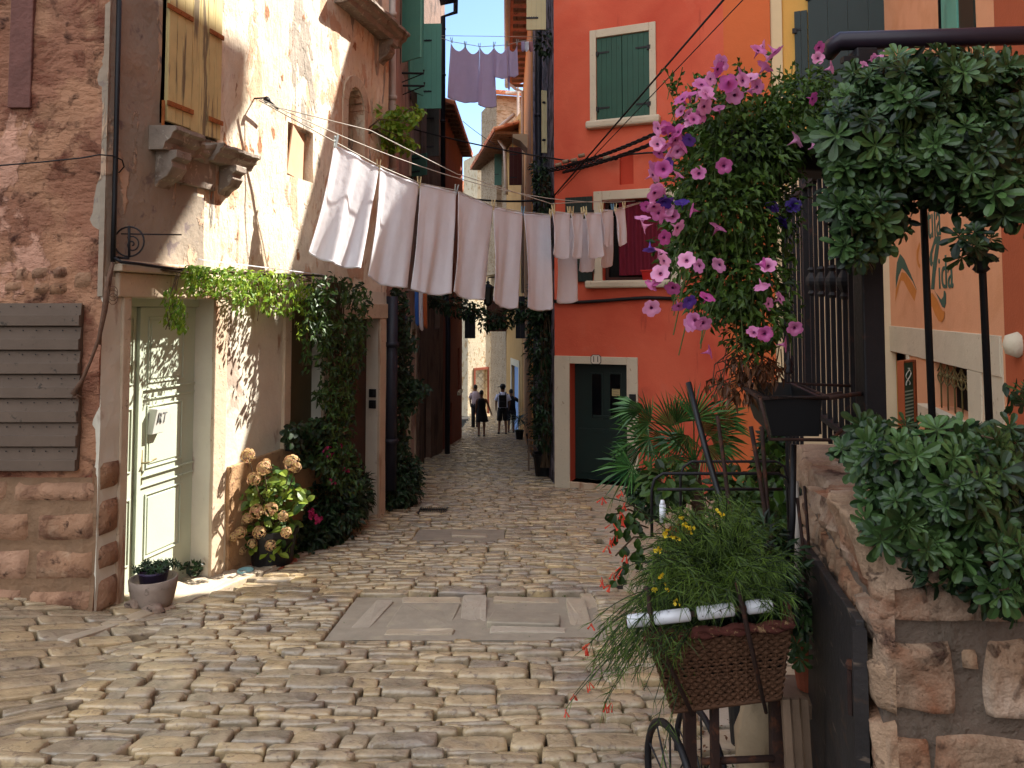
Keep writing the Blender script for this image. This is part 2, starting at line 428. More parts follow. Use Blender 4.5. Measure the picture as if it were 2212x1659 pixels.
# ------------------------------------------------------------------ plan of the place
A = onground(203, 1327); B_ = onground(437, 1240)
F1 = Fac((A.x, A.y), (A.x + .232*5.2, A.y + .973*5.2))         # near left house, side wall
def line_u(fc, u):                                              # distance along a facade seen at pixel column u
    return fc.uv(u, 670)[0]
sB = line_u(F1, 835); Bp = F1.pt(sB, 0)
F0 = Fac((-9, A.y), (A.x, A.y))                                  # its front wall facing us
F2 = Fac((Bp.x - .06, Bp.y + .05), (-2.02, 16.8))
F3 = Fac((-1.98, 16.8), (-1.78, 20.2))
F4 = Fac((-1.86, 20.2), (-1.74, 27.2))
R0 = onground(1199, 1056)
FR = Fac((R0.x, R0.y), (R0.x + .921, R0.y - .389))
FR.L = 5.0
RA = Fac((.50, 18.6), (R0.x+.02, R0.y+.05))                      # right row, faces left
RB = Fac((.40, 28.0), (.47, 18.6))
RC = Fac((-1.0, 36.5), (.38, 28.02))
sR = FR.uv(1668, 500)[0]
FS = Fac((6.6, 16.0), (3.0, 2.6))                                # apricot sign house, faces left
def xl(y):
    if y < A.y: return -8.9
    for f in (F1, F2, F3, F4):
        a, b = f.A, f.A + f.t*f.L
        if a.y <= y <= b.y: return a.x + (b.x-a.x)*(y-a.y)/(b.y-a.y)
    return -1.6
def xr(y):
    if y < 4: return 1.0 + .3*max(0, y-2)
    if y < R0.y: return 1.6 + .42*(y-4) if y < 8 else min(3.2, (R0.y - y)/.42 + R0.x)
    if y < 18.6: return .68 - .03*(y-12.4)
    if y < 28: return .45
    return .4-.16*(y-28)
# ------------------------------------------------------------------ ground sheet
def sheet(xs, ys, off):
    mb = MB()
    vs = [V((x, y, gz(x, y) + off)) for y in ys for x in xs]
    w = len(xs)
    return mb.add(vs, [(j*w+i, j*w+i+1, (j+1)*w+i+1, (j+1)*w+i) for j in range(len(ys)-1) for i in range(w-1)], .5)
xs = [-400,-100,-30,-14] + [-9 + .3*i for i in range(64)] + [14,30,100,400]
ys = [-300,-60,-12,-4] + [-1 + .4*i for i in range(110)] + [60,100,200,600]
obj('ground', sheet(xs, ys, -.03), M_joint, kind='structure', smooth=True)
# ------------------------------------------------------------------ laid stones
def super_out(k, n, e):
    a = 2*pi*k/n; c, s = cos(a), sin(a)
    return (abs(c)**(2/e))*(1 if c > 0 else -1), (abs(s)**(2/e))*(1 if s > 0 else -1)
def stone(mb, cx, cy, lx, ly, h, rot=0, n=12, e=5, flat=.8, base=-.04, irr=.09):
    t = min(1, max(0, R.gauss(.45, .28)))
    ph = [1 + rnd(-irr, irr) for _ in range(n)]
    cr, sr = cos(rot), sin(rot); vs = []
    tx, ty = rnd(-.04,.04), rnd(-.09,.09)
    sk = rnd(-.12,.12)
    for (q, hh) in ((1, base), (1, h*.55), (.965 if flat < .9 else .98, h*.9), (flat, h), (flat*.5, h*(1.07 if flat < .9 else 1))):
        for k in range(n):
            x, y = super_out(k + .5, n, e); x *= lx/2*q*ph[k]; y *= ly/2*q*ph[(k*5) % n]
            x += y*sk
            X, Y = cx + x*cr - y*sr, cy + x*sr + y*cr
            z = gz(X, Y) + hh + (x*tx + y*ty if hh > 0 else 0)
            if hh > h*.5: z += noise.noise(V((X*14, Y*14, t*9)))*.007 + noise.noise(V((X*45, Y*45, t*9)))*.0025
            vs.append(V((X, Y, z)))
    vs.append(V((cx, cy, gz(cx, cy) + h*1.08)))
    fs = []
    for r in range(4):
        for k in range(n):
            l = (k+1) % n
            fs.append((r*n+k, r*n+l, (r+1)*n+l, (r+1)*n+k))
    c = 5*n
    for k in range(n): fs.append((4*n+k, 4*n+(k+1) % n, c))
    mb.add(vs, fs, t)
# zones in plan
Z1 = [onground(700,1388), onground(1268,1382), onground(1278,1294), onground(800,1292)]
z1 = (min(p.x for p in Z1), max(p.x for p in Z1), Z1[0].y, Z1[2].y)
Z2 = [onground(888,1172), onground(1090,1146)]; z2 = (Z2[0].x, Z2[1].x, Z2[0].y, Z2[1].y)
Z3 = [onground(902,1112), onground(966,1102)]; z3 = (Z3[0].x, Z3[1].x, Z3[0].y, Z3[1].y)
g0, g1 = onground(1222, 1068), onground(1283, 1300)              # right gutter line
def gutx(y): return g1.x + (g0.x - g1.x)*(y - g1.y)/(g0.y - g1.y)
def flagx(y):                                                     # flagstones start right of this
    return gutx(y) + .1 if y > g1.y else g1.x + .08 - .02*(g1.y-y)
w0, w1 = onground(255, 1358), onground(553, 1246)                 # kerb line along the left house
def kerbx(y): return w0.x + (w1.x - w0.x)*(y - w0.y)/(w1.y - w0.y)
def in_ramp(x, y):                                               # sloping slabs at bottom left
    a, b = onground_ramp
    return y < A.y+.2 and x < a.x + (b.x - a.x)*(y - a.y)/(b.y - a.y)
onground_ramp = (onground(60, 1570), onground(360, 1345))
def blocked(x, y, lx):
    for z in (z1, z2, z3):
        if z[0]-.03-lx/2 < x < z[1]+.03+lx/2 and z[2]-.03 < y < z[3]+.03: return True
    return False
cob = MB(); y = 2.2
while y < 38:
    big = R.random() < (.22 if y < 6 else .1)
    d = rnd(.11,.15) if big else rnd(.045,.1)
    if y > 12: d *= 1.2
    x0 = max(xl(y), -3.6) - .2; x1 = flagx(y) + .02 if y < g0.y else xr(y) + .15
    x = x0 - rnd(0, .2); n = 16 if y < 6 else (12 if y < 11 else 8)
    while x < x1:
        l = rnd(.09,.29)*(1.3 if big else 1) * (1.3 if y > 12 else 1)
        zz = [q for q in (z1, z2, z3) if q[2]-.5*d < y + d/2 < q[3]+.3*d]
        if zz:
            q = zz[0]
            if q[0]-.05 <= x < q[1]: x = q[1]+.005
            elif x < q[0] < x+l+.07: l = q[0]-x-.005
        cx = x + l/2; wob = 0 if zz else (.04*sin(x*1.7 + y*.8) + .02*sin(x*4.1 + 2*y))*min(1, abs(y-4.6)*1.2)*min(1, abs(y-5.85)*1.2)
        cy = y + d/2 + wob
        gap = rnd(.006,.014)
        if not in_ramp(cx, cy) and not (w0.y-.35 < cy < w1.y+2 and cx < kerbx(cy)+.04):
            if R.random() < .12 and not big:
                for s_ in (-1, 1): stone(cob, cx, cy + s_*d/4, l-gap, d/2-.008, rnd(.012,.026), rnd(-.05,.05), n, 4, .7)
            else:
                stone(cob, cx, cy + rnd(-.008,.008), l-gap, d-gap*.8, rnd(.018,.044), rnd(-.05,.05), n, rnd(4,12), rnd(.8,.89), irr=.07)
        x += l
    y += d
flg = MB()
def slabs(x0, x1, y0, y1, lx, ly, rot=0, piv=None, test=None, h=.02, e=12, dst=None):
    yy = y0
    while yy < y1:
        d = rnd(ly*.75, ly*1.25); xx = x0 - rnd(0, lx)
        while xx < x1:
            l = rnd(lx*.7, lx*1.3); cx, cy = xx+l/2, yy+d/2
            if piv:
                dx, dy = cx-piv[0], cy-piv[1]; cx, cy = piv[0]+dx*cos(rot)-dy*sin(rot), piv[1]+dx*sin(rot)+dy*cos(rot)
            if not test or test(cx, cy): stone(dst or flg, cx, cy, l-.012, d-.012, h+rnd(-.004,.006), rot+rnd(-.02,.02), 16, e, .92, irr=.025)
            xx += l
        yy += d
slabs(-5.5, 2, 1, 8, .32, .12, radians(38), (-2.6, 4.4), lambda x, y: in_ramp(x-.1, y) and y < A.y + .15 and x > -6, .026, 7, cob)
obj('cobbled_street', cob, M_cob, kind='structure', smooth=True)
slabs(-3.4, 1, 4, 11, .5, .3, radians(72), (-2.3, 6.5), lambda x, y: w0.y-.35 < y < w1.y+1.9 and x < kerbx(y)-.1 and x > xl(y)-.2, .02)
for i in range(9):                                               # kerb strip by the left house
    p = w0.lerp(w1, (i-.6)/5.0); stone(flg, p.x-.03, p.y, .42, .1, .03, atan2(w1.y-w0.y, w1.x-w0.x), 14, 9, .9, irr=.03)
for i in range(26):                                              # gutter stones on the right
    yy = g1.y + (g0.y - g1.y)*(i-.5)/25
    stone(flg, gutx(yy), yy, .17, .30, .018, 0, 14, 8, .88, irr=.04)
slabs(.2, 5.5, 1.6, g1.y+.1, .42, .24, radians(4), (.8, 4), lambda x, y: x > flagx(y)+.0 - .0, .012, 14)
slabs(.2, 6.5, g1.y-.2, 13.4, .34, .12, radians(-3), (1, 8), lambda x, y: x > gutx(y)+.2 and y < FR.A.y - (x-FR.A.x)*.42 - .0, .02, 8)
obj('flagstones', flg, M_slab, kind='structure')
# concrete panels with inset stone lids
def panel(z, name, lids):
    mb = MB(); x0, x1, y0, y1 = z
    def top(a, b): x = x0+(x1-x0)*a; yy = y0+(y1-y0)*b; return V((x, yy, gz(x, yy)+.012+.004*noise.noise(V((x*5,yy*5,1)))))
    mb.grid(top, 14, 8, .5)
    c_ = [(0,0),(1,0),(1,1),(0,1)]; tp_ = [top(*q) for q in c_]; mb.add(tp_ + [q-V((0,0,.06)) for q in tp_], [(k,4+k,4+(k+1)%4,(k+1)%4) for k in range(4)], .5)
    obj(name, mb, M_conc, kind='structure')
    lm = MB()
    for (a0, a1, b0, b1) in lids:
        stone(lm, x0+(x1-x0)*(a0+a1)/2, y0+(y1-y0)*(b0+b1)/2, (x1-x0)*(a1-a0), (y1-y0)*(b1-b0), .022, 0, 16, 20, .95, irr=.01)
    obj(name + '_stones', lm, M_slab, kind='structure')
panel(z1, 'concrete_patch', [(.08,.15,.25,.85),(.2,.45,.84,.96),(.46,.56,.16,.92),(.58,.86,.84,.96),(.58,.86,.14,.24),(.88,.96,.1,.86),(.2,.45,.1,.2)])
panel(z2, 'concrete_strip', [(.4,.8,.3,.8)])
lid = MB(); x0, x1, y0, y1 = z1
for a0, a1 in ((.19,.45),(.57,.86)):
    stone(lid, x0+(x1-x0)*(a0+a1)/2, y0+(y1-y0)*.53, (x1-x0)*(a1-a0)-.03, (y1-y0)*.56, .02, 0, 16, 22, .96, irr=.006)
    M_ = V(((x0+(x1-x0)*(a0+a1)/2), (y0+(y1-y0)*.53), 0))
    o = obj('manhole_cover', lid, M_conc, cat='manhole cover', group='concrete manhole covers in the paving',
        label='grey concrete cover let into the paving, %s one of the pair' % ('left' if a0 < .3 else 'right'))
    lid = MB()
gr = MB(); x0, x1, y0, y1 = z3
for i in range(13):
    xx = x0 + (x1-x0)*i/12; yy = (y0+y1)/2
    gr.box((xx, yy, gz(xx, yy)+.014), (.008, y1-y0, .012))
for s_ in (y0, y1): gr.box(((x0+x1)/2, s_, gz(0, s_)+.014), (x1-x0, .014, .014))
for s_ in (x0, x1): gr.box((s_, (y0+y1)/2, gz(0, (y0+y1)/2)+.0145), (.014, y1-y0, .015))
obj('drain_grate', gr, M_iron, label='small dark iron drain grate set in the cobbles', cat='drain grate')
ms = MB()
for i in range(1000):                                             # moss and weeds between the near stones
    yy = 2.9 + 4.5*R.random()**1.3; xx = rnd(-3.4, 1.3)
    if noise.noise(V((xx*1.3, yy*1.3, 3))) < .0 : continue
    for k in range(6):
        a = rnd(0, 2*pi); ms.leaf(V((xx+rnd(-.03,.03), yy+rnd(-.02,.02), gz(xx, yy)-.004)), V((cos(a), sin(a), rnd(.4,1.6))), V((0,0,1)), rnd(.012,.03), .008)
obj('moss_tufts', ms, M_moss, kind='stuff')
print('A', A, 'B', Bp, 'R0', R0, 'sR', sR, 'z1', z1, 'z2', z2, 'z3', z3, 'g', g0, g1)
# ================================================================== near left house
def nz3(p, s, a): return noise.fractal(p*s, 1.0, 2.0, 4)*a
ZT = 7.4
lh = empty('stone_house', (A.x, A.y, A.z-.2), 'tall old house with peeling pink plaster, sage green door and yellow shutters', 'house')
door_h = (F1.uv(281,643)[0], F1.uv(461,643)[0], F1.uv(440,1246,-.1)[1], F1.uv(281,643)[1])
zb = door_h[2]
win_h = F1.rect(626, 650, 692, 985)
hat_h = F1.rect(622, 262, 676, 378)
arc_h = F1.rect(751, 178, 784, 335)
d2_h = (F1.uv(742,690)[0], F1.uv(817,690)[0], -1.5, F1.uv(742,690)[1])
ys_h = (F1.uv(352,0)[0], F1.uv(476,0)[0], F1.uv(355,268)[1], ZT-1.5)
w = wall_mb(F1, 0, F1.uv(835,670)[0], -1.6, ZT, [door_h, win_h, hat_h, arc_h, d2_h, ys_h], .22, .14, lambda p: nz3(p, 1.6, .012)+nz3(p, 7, .004))
# colour zones along the wall: one mesh each; grey one has shade put into its colour
def split_by(mb, fn):
    out = {}
    for f, t in zip(mb.f, mb.t):
        c = sum((mb.v[i] for i in f), V((0,0,0)))/len(f)
        out.setdefault(fn(c), MB()).add([mb.v[i] for i in f], [tuple(range(len(f)))], t)
    return out
def zone(c):
    a = (V((c.x, c.y)) - F1.A).dot(F1.t)
    wob = noise.noise(V((a*2, c.z*1.5, 0)))*.12
    if c.z < F1.uv(300, 588)[1]:
        return 'render'
    if a < F1.uv(440, 300)[0] + wob: return 'grey'
    return 'peel'
zs_ = split_by(w, zone)
obj('side_wall', zs_['peel'], M_peel, lh); obj('shaded_corner_render', zs_['grey'], M_greyr, lh); obj('lower_render', zs_['render'], M_render, lh)
body = MB(); F1.box(body, .25, F1.uv(835,670)[0]-.02, -1.6, ZT-.01, -4.5, -.34); obj('body', body, M_dark, lh)
# front wall (faces the camera)
SF = F0.L
shr = F0.rect(-160, 655, 174, 1016)
w0_ = wall_mb(F0, SF-5, SF, -1.0, ZT, [(shr[0]+.05, shr[1]-.04, shr[2]+.04, shr[3]-.03)], .2, .09, lambda p: nz3(p, 2.2, .03)+nz3(p, 8, .014))
zq_ = F0.uv(100,1045)[1]
zz_ = split_by(w0_, lambda c: 'lo' if c.z < zq_ else 'hi')
obj('front_wall', zz_['hi'], M_red0, lh, smooth=True); obj('front_base', zz_['lo'], mat('brown_lime_mortar','#82664e',.95,.25,6,bump=((18,.02,8),)), lh, smooth=True)
bb = MB(); F0.box(bb, SF-5, SF-.3, -1, ZT-.01, -4, -.3); obj('front_body', bb, M_dark, lh)
qn = MB(); F0.box(qn, SF-.03, SF+.004, F0.uv(205,640)[1], ZT, -.05, .012); obj('corner_strip', qn, M_greyr, lh)
# masonry of the lower front and corner
stn = MB()
def rough_block(mb, fc, a0, a1, z0, z1, d, amp=.012, nn=7):
    t = R.random()
    def fn(x, y):
        a = a0+(a1-a0)*x; z = z0+(z1-z0)*y
        e = min(x, 1-x)*(a1-a0); g = min(y, 1-y)*(z1-z0); k = min(1, min(e, g)/.03)
        p = fc.pt(a, z)
        return fc.pt(a, z, -.03 + (d+.03)*(k**.5) + nz3(p, 6, amp)*k)
    mb.grid(fn, max(3, int((a1-a0)/.05)), max(3, int((z1-z0)/.05)), t)
zc = F0.uv(100,1040)[1]; z = A.z - .45
while z < zc:
    h = rnd(.19,.27); a = SF-5
    while a < SF:
        l = rnd(.3,.6); e = min(a+l, SF+.012)
        if SF - e < .12: e = SF+.012
        rough_block(stn, F0, a+.003, e-.003, z+.003, min(z+h, zc+.03)-.003, .028)
        a = e if e < SF else SF+1
    z += h
obj('front_masonry', stn, M_stone, lh, smooth=True)
for (u0, v0, u1, v1) in ((30,572,62,612),(62,574,104,606),(110,572,150,604),(152,580,205,628),(0,604,55,634),(66,608,108,636),(100,606,150,640)):
    stn = MB(); r = F0.rect(u0, v0, u1, v1); rough_block(stn, F0, r[0], r[1], r[2], r[3], .022); obj('exposed_brick', stn, M_stone, lh, smooth=True)
stn = MB()
z = A.z - .3
while z < F1.uv(205,1060)[1]:                                    # corner blocks on the side face
    h = rnd(.2,.3); rough_block(stn, F1, -.012, F1.uv(262,1100)[0]-rnd(0,.02), z+.005, z+h-.005, .03); z += h
obj('corner_masonry', stn, M_stone, lh, smooth=True)
fs_ = MB()                                                       # pilaster groove on the front
r = F0.rect(36, -200, 70, 235); F0.box(fs_, r[0], r[1], r[2], r[3], -.01, .028); obj('front_pilaster', fs_, mat('dark_pilaster_render', '#6e4a42', .92, .25, 6, bump=(30,.01,7)), lh, bevel=.006)
# grey shutter of overlapping boards
ws = empty('window_shutter', (0,0,0), 'grey brown shutter of seven overlapping boards', None); ws.parent = lh
ws.location = -worg(lh)
del ws['label']
nb = 7; zt, z0_ = shr[3], shr[2]
sb = MB(); nl = MB()
for i in range(nb):
    a = zt - (zt-z0_)*i/nb; b = zt - (zt-z0_)*(i+1)/nb + .006
    P = F0.pt
    sb.hexa([P(shr[0],b,.062),P(shr[1],b,.062),P(shr[1],b,.03),P(shr[0],b,.03),P(shr[0],a,.040),P(shr[1],a,.040),P(shr[1],a,.028),P(shr[0],a,.028)])
    m = (a+b)/2 - .0
    F0.box(sb, shr[0], shr[1]-.001, m-.002, b+.004, .05, .068)
    for k in range(8):
        s_ = shr[1] - .025 - k*.085
        for zz in (a-.022, b+.02): nl.lathe(F0.pt(s_, zz, .058), [(.004,-.004),(.005,0),(.002,.003)], 6, Matrix.Rotation(radians(90), 3, 'X'))
F0.box(sb, shr[0]+.02, shr[1]-.005, z0_+.01, zt-.01, .0, .03)
obj('boards', sb, M_brownw, ws, bevel=.002); obj('nails', nl, M_iron, ws, kind='stuff')
# ---------- door surround
g = MB()
F1.box(g, 0, F1.uv(300,640)[0]-.01, zb-.15, door_h[3], .0, .012)     # left jamb strip
a281 = door_h[0]
g2 = MB()
F1.box(g2, F1.uv(262,700)[0], a281-.002, zb-.3, door_h[3]+.01, -.2, .02)
F1.box(g2, door_h[1]+.002, F1.uv(487,700)[0], zb-.3, door_h[3]+.001, -.2, .026)
obj('door_jamb', g2, M_frame, lh, bevel=.008)
g3 = MB()
zl = door_h[3]; F1.box(g3, F1.uv(248,640)[0], F1.uv(620,640)[0]-.1, zl+.003, zl+.17, -.2, .032)
obj('door_lintel', g3, M_frame, lh, bevel=.01)
g3 = MB(); F1.box(g3, F1.uv(240,590)[0], F1.uv(420,590)[0], zl+.173, zl+.225, -.02, .085); F1.box(g3, F1.uv(240,590)[0], F1.uv(418,590)[0], zl+.226, zl+.25, -.02, .05)
obj('lintel_moulding', g3, M_frame, lh, bevel=.008)
g4 = MB(); F1.box(g4, a281-.05, door_h[1]+.08, zb-.4, zb-.004, -.3, .09); obj('doorstep', g4, M_frame, lh, bevel=.012)
pl = MB(); zp = F1.uv(485,1010)[1]; F1.box(pl, F1.uv(489,1010)[0], F1.uv(700,1010)[0], -1.6, zp, -.02, .03); obj('plinth', pl, M_stone if 0 else mat('ochre_plinth_render', '#a5835f', .9, .2, 4, layers=[(12,.55,.68,'#7a5a42',7,I3,.004)], bump=((30,.01,7),)), lh, bevel=.01)
# ---------- green door
D = -.16
dr = empty('front_door', (0,0,0), None, None); dr.parent = lh; dr.location = -worg(lh)
dz1 = door_h[3]+.0; sX = F1.uv(298,800,D)[0]; sE = F1.uv(424,800,D)[0]
fr = MB()
F1.box(fr, a281-.05, sX-.32, zb, dz1, D-.05, D+.03); F1.box(fr, sE-.005, door_h[1]+.02, zb, dz1, D-.05, D+.035)
F1.box(fr, a281-.1, door_h[1], dz1-.06, dz1+.01, D-.05, D+.034)
obj('door_frame', fr, M_gdoor, dr, bevel=.003)
lf = MB()
F1.box(lf, sX+.006, sE-.008, zb+.005, dz1-.062, D-.04, D)
sL, sR_ = F1.uv(316,900,D)[0], F1.uv(393,900,D)[0]
def panel_in(mb, a0, a1, z0, z1, d):
    b = .012
    F1.box(mb, a0, a1, z0, z0+b, d, d+.009); F1.box(mb, a0, a1, z1-b, z1, d, d+.009)
    F1.box(mb, a0, a0+b, z0+b, z1-b, d, d+.009); F1.box(mb, a1-b, a1, z0+b, z1-b, d, d+.009)
    F1.box(mb, a0+.03, a1-.03, z0+.03, z1-.03, d-.001, d+.006)
for v0, v1 in ((684,828),(876,1012),(1066,1206)):
    panel_in(lf, sL, sR_, F1.uv(316,v1,D)[1], F1.uv(316,v0,D)[1], D)
for v0, v1 in ((840,864),(1026,1052)):
    za, zb_ = F1.uv(312,v1,D)[1], F1.uv(312,v0,D)[1]
    F1.box(lf, sX+.02, sE-.03, za, za+.012, D, D+.012); F1.box(lf, sX+.02, sE-.03, zb_-.012, zb_, D, D+.016)
F1.box(lf, sX-.012, sX+.03, zb+.01, dz1-.07, D-.02, D+.022)
obj('door_leaf', lf, M_gdoor, dr, bevel=.0025)
l2 = MB(); F1.box(l2, a281-.28, sX-.022, zb+.005, dz1-.062, D-.04, D-.002)
for v0, v1 in ((684,828),(876,1012),(1066,1206)):
    panel_in(l2, sX-.27, sX-.05, F1.uv(316,v1,D)[1], F1.uv(316,v0,D)[1], D-.002)
obj('side_leaf', l2, M_gdoor, dr, bevel=.0025)
hd = MB(); s0, z0 = F1.uv(303,1000,D)
F1.box(hd, s0-.018, s0+.018, z0-.16, z0+.09, D, D+.006); hd.tube([F1.pt(s0,z0,D), F1.pt(s0,z0,D+.05), F1.pt(s0+.1,z0+.015,D+.055)], .007); hd.lathe(F1.pt(s0,z0-.1,D+.008), [(.01,0),(.012,.004)], 10)
obj('handle', hd, mat('dull_brass', '#8f8260', .4, .1, 9, metal=.7), dr, smooth=True)
# ---------- yellow shutters above, ledge, corbels
yd = empty('upper_shutters', (0,0,0), None, None); yd.parent = lh; yd.location = -worg(lh)
sA, sM, sZ = F1.uv(356,100)[0], F1.uv(408,100)[0], F1.uv(474,100)[0]
z0 = ys_h[2]+.02
def planks(mb, fc, a0, a1, z0, z1, d, n, gap=.004, th=.03, jit=0):
    for i in range(n):
        b0 = a0+(a1-a0)*i/n; b1 = a0+(a1-a0)*(i+1)/n - gap
        fc.box(mb, b0, b1, z0 + rnd(0, jit), z1, d-th, d+rnd(-.001,.001))
m = MB(); planks(m, F1, sA, sM, z0, ys_h[3], .035, 3, jit=.01); obj('shutter_leaf', m, M_yell, yd, bevel=.002)
m = MB(); planks(m, F1, sM+.006, sZ, z0-.01, ys_h[3], .028, 4, jit=.01); obj('shutter_leaf', m, M_yell, yd, bevel=.002)
m = MB()
for (u, v, uu, sg) in ((356,322-5,408,1),(474,385,444,-1),(356,8,408,1),(474,80,446,-1)):
    a, z = F1.uv(u, v*1.0 if v > 300 else v)
for (ua, ub, v) in ((352,408,218+4),(352,408,12),(474,444,84),(472,442,268)):
    a, z = F1.uv(ua, v); b, _ = F1.uv(ub, v); m = MB()
    F1.box(m, a, b, z-.018, z+.018, .034, .046)
    for q in (.2,.5,.8): m.lathe(F1.pt(a+(b-a)*q, z, .048), [(.007,-.004),(.006,.003)], 6)
    obj('hinge', m, M_orust, yd)
m = MB(); a, z = F1.uv(345, 232); m.tube([F1.pt(a,z-.2,.03),F1.pt(a,z+.05,.03)], .012)
obj('hinge_pin', m, M_orust, yd)
lg = MB()
def ledge(mb, a0, a1, zt, dep, sc=1.0, ragged=0):
    n = max(4, int((a1-a0)/.05))
    prof = [(0,-.16*sc),(dep*.55,-.16*sc),(dep*.62,-.11*sc),(dep*.8,-.085*sc),(dep*.86,-.045*sc),(dep,-.03*sc),(dep,0),(0,.015)]
    vs = []
    for i in range(n+1):
        a = a0+(a1-a0)*i/n
        for d, z in prof:
            p = F1.pt(a, zt+z, d); k = nz3(p, 9, .012) + (nz3(p, 14, ragged) if d > dep*.5 else 0)
            vs.append(F1.pt(a, zt+z+k*.5, d+k))
    w = len(prof); fs = []
    for i in range(n):
        for k in range(w):
            l = (k+1) % w; fs.append((i*w+k, (i+1)*w+k, (i+1)*w+l, i*w+l))
    fs += [tuple(range(w)), tuple(n*w + k for k in range(w-1,-1,-1))]
    mb.add(vs, fs)
zL = F1.uv(355,285)[1]
aL0, aL1 = F1.uv(322,290)[0], F1.uv(536,340)[0]
ledge(lg, aL0, aL0+.34, zL+.0, .22, 1.0)
ledge(lg, aL0+.30, aL0+.62, zL-.02, .12, .8, .03)
ledge(lg, aL0+.60, aL1-.12, zL+.0, .20, .8, .012)
obj('window_ledge', lg, M_ledge, lh, smooth=False)
cb = MB()
def corbel(a, zt, wd=.13, sc=1.0):
    prof = [(0,0),(.16,0),(.16,-.05),(.12,-.07),(.13,-.11),(.09,-.17),(.03,-.2),(0,-.24)]
    vs = [F1.pt(a+x, zt+z*sc, d*sc) for x in (0, wd) for d, z in prof]; w = len(prof)
    cb.add(vs, [tuple(range(w-1,-1,-1)), tuple(range(w, 2*w))] + [(k, (k+1)%w, w+(k+1)%w, w+k) for k in range(w)])
corbel(aL0+.07, zL-.155, .17, 1.1); corbel(aL1-.42, zL-.125, .15)
F1.box(cb, aL0+.3, aL1-.5, zL-.35, zL-.12, -.02, .03)
obj('corbel', cb, M_ledge, lh, bevel=.006)
aU0, zU = F1.uv(740,-10); aU1 = F1.uv(836,10)[0]
ug = MB(); ledge(ug, aU0-.2, aU1+.1, zU+.02, .28, 1.1); obj('upper_ledge', ug, M_ledge, lh)
cb = MB(); corbel(aU1-.25, zU-.15, .16, 1.2); obj('upper_corbel', cb, M_ledge, lh, bevel=.006)
# square hatch
m = MB(); F1.box(m, hat_h[0]+.06, hat_h[1], hat_h[2], hat_h[3], -.12, -.1); obj('window_hatch', m, mat('pale_board', '#b08a6e', .8, .1, 6, bump=(20,.003,5)), lh)
# lit thin board slightly turned
m = MB(); P = F1.pt
m.hexa([P(hat_h[0]+.0,hat_h[2]+.02,.0),P(hat_h[1]-.12,hat_h[2]+.0,-.05),P(hat_h[1]-.12,hat_h[2]+.0,-.065),P(hat_h[0]+.0,hat_h[2]+.02,-.015),
        P(hat_h[0]+.1,hat_h[3]-.01,.0),P(hat_h[1]-.1,hat_h[3]-.12,-.05),P(hat_h[1]-.1,hat_h[3]-.12,-.065),P(hat_h[0]+.1,hat_h[3]-.01,-.015)]); obj('hatch_board', m, mat('board2', '#c29a7c', .8, .1, 6), lh)
# arched niche window
m = MB(); n = 14; a0, a1, z0, z1 = arc_h; ac = (a0+a1)/2; rr = (a1-a0)/2
def arch(mb, r0, r1, d0, d1, zs):
    for i in range(n):
        t0, t1 = pi*i/n, pi*(i+1)/n
        q = [(r0,t0),(r1,t0),(r1,t1),(r0,t1)]
        p = [(ac-r*cos(t), zs+r*sin(t)*1.0) for r, t in q]
        mb.hexa([P(*p[0],d1),P(*p[1],d1),P(*p[1],d0),P(*p[0],d0),P(*p[3],d1),P(*p[2],d1),P(*p[2],d0),P(*p[3],d0)])
zsp = z1-rr
arch(m, rr*.98, rr+.13, -.1, .02, zsp)
F1.box(m, a0-.14, a0-.002, z0-.1, zsp, -.1, .018); F1.box(m, a1+.002, a1+.1, z0-.1, zsp, -.1, .018)
obj('arch_surround', m, M_frame, lh, bevel=.006)
m = MB()
for i in range(8):   # spandrels closing the square hole corners
    t0, t1 = pi*i/8, pi*(i+1)/8
    x0, x1 = ac-rr*cos(t0), ac-rr*cos(t1); F1.box(m, x0, x1, zsp+rr*min(sin(t0), sin(t1)), z1+.02, -.2, -.004)
obj('arch_spandrel', m, M_peel, lh)
m = MB(); F1.box(m, a0, a1, z0, z1, -.215, -.2); obj('window_pane', m, M_dark, lh)
# window with olive panel and its stone frame
m = MB(); F1.box(m, win_h[0], win_h[1], win_h[2], win_h[3], -.14, -.11); obj('side_shutter', m, mat('olive_shutter', '#5a4f35', .75, .12, 5, bump=(30,.002,5,(3,3,.3))), lh)
m = MB(); F1.box(m, F1.uv(611,700)[0], win_h[0]-.002, win_h[2]-.15, win_h[3]+.1, -.1, .03); F1.box(m, win_h[1]+.002, win_h[1]+.16, win_h[2]-.15, win_h[3]+.1, -.1, .028)
F1.box(m, win_h[0]-.1, win_h[1]+.15, win_h[2]-.1, win_h[2]-.003, -.1, .05)
obj('side_window_frame', m, M_frame, lh, bevel=.008)
# second door
m = MB(); F1.box(m, d2_h[0], d2_h[1], d2_h[2], d2_h[3], -.2, -.15); obj('brown_door', m, mat('dark_brown_door', '#3a2218', .6, .15, 5), lh)
m = MB(); F1.box(m, d2_h[1]+.002, F1.uv(830,700)[0], -1.6, d2_h[3]-.002, -.15, .03); F1.box(m, d2_h[0]-.1, F1.uv(833,690)[0], d2_h[3], d2_h[3]+.18, -.15, .034); F1.box(m, d2_h[0]-.17, d2_h[0]-.002, -1.6, d2_h[3]-.002, -.15, .03)
obj('brown_door_frame', m, M_frame, lh, bevel=.008)
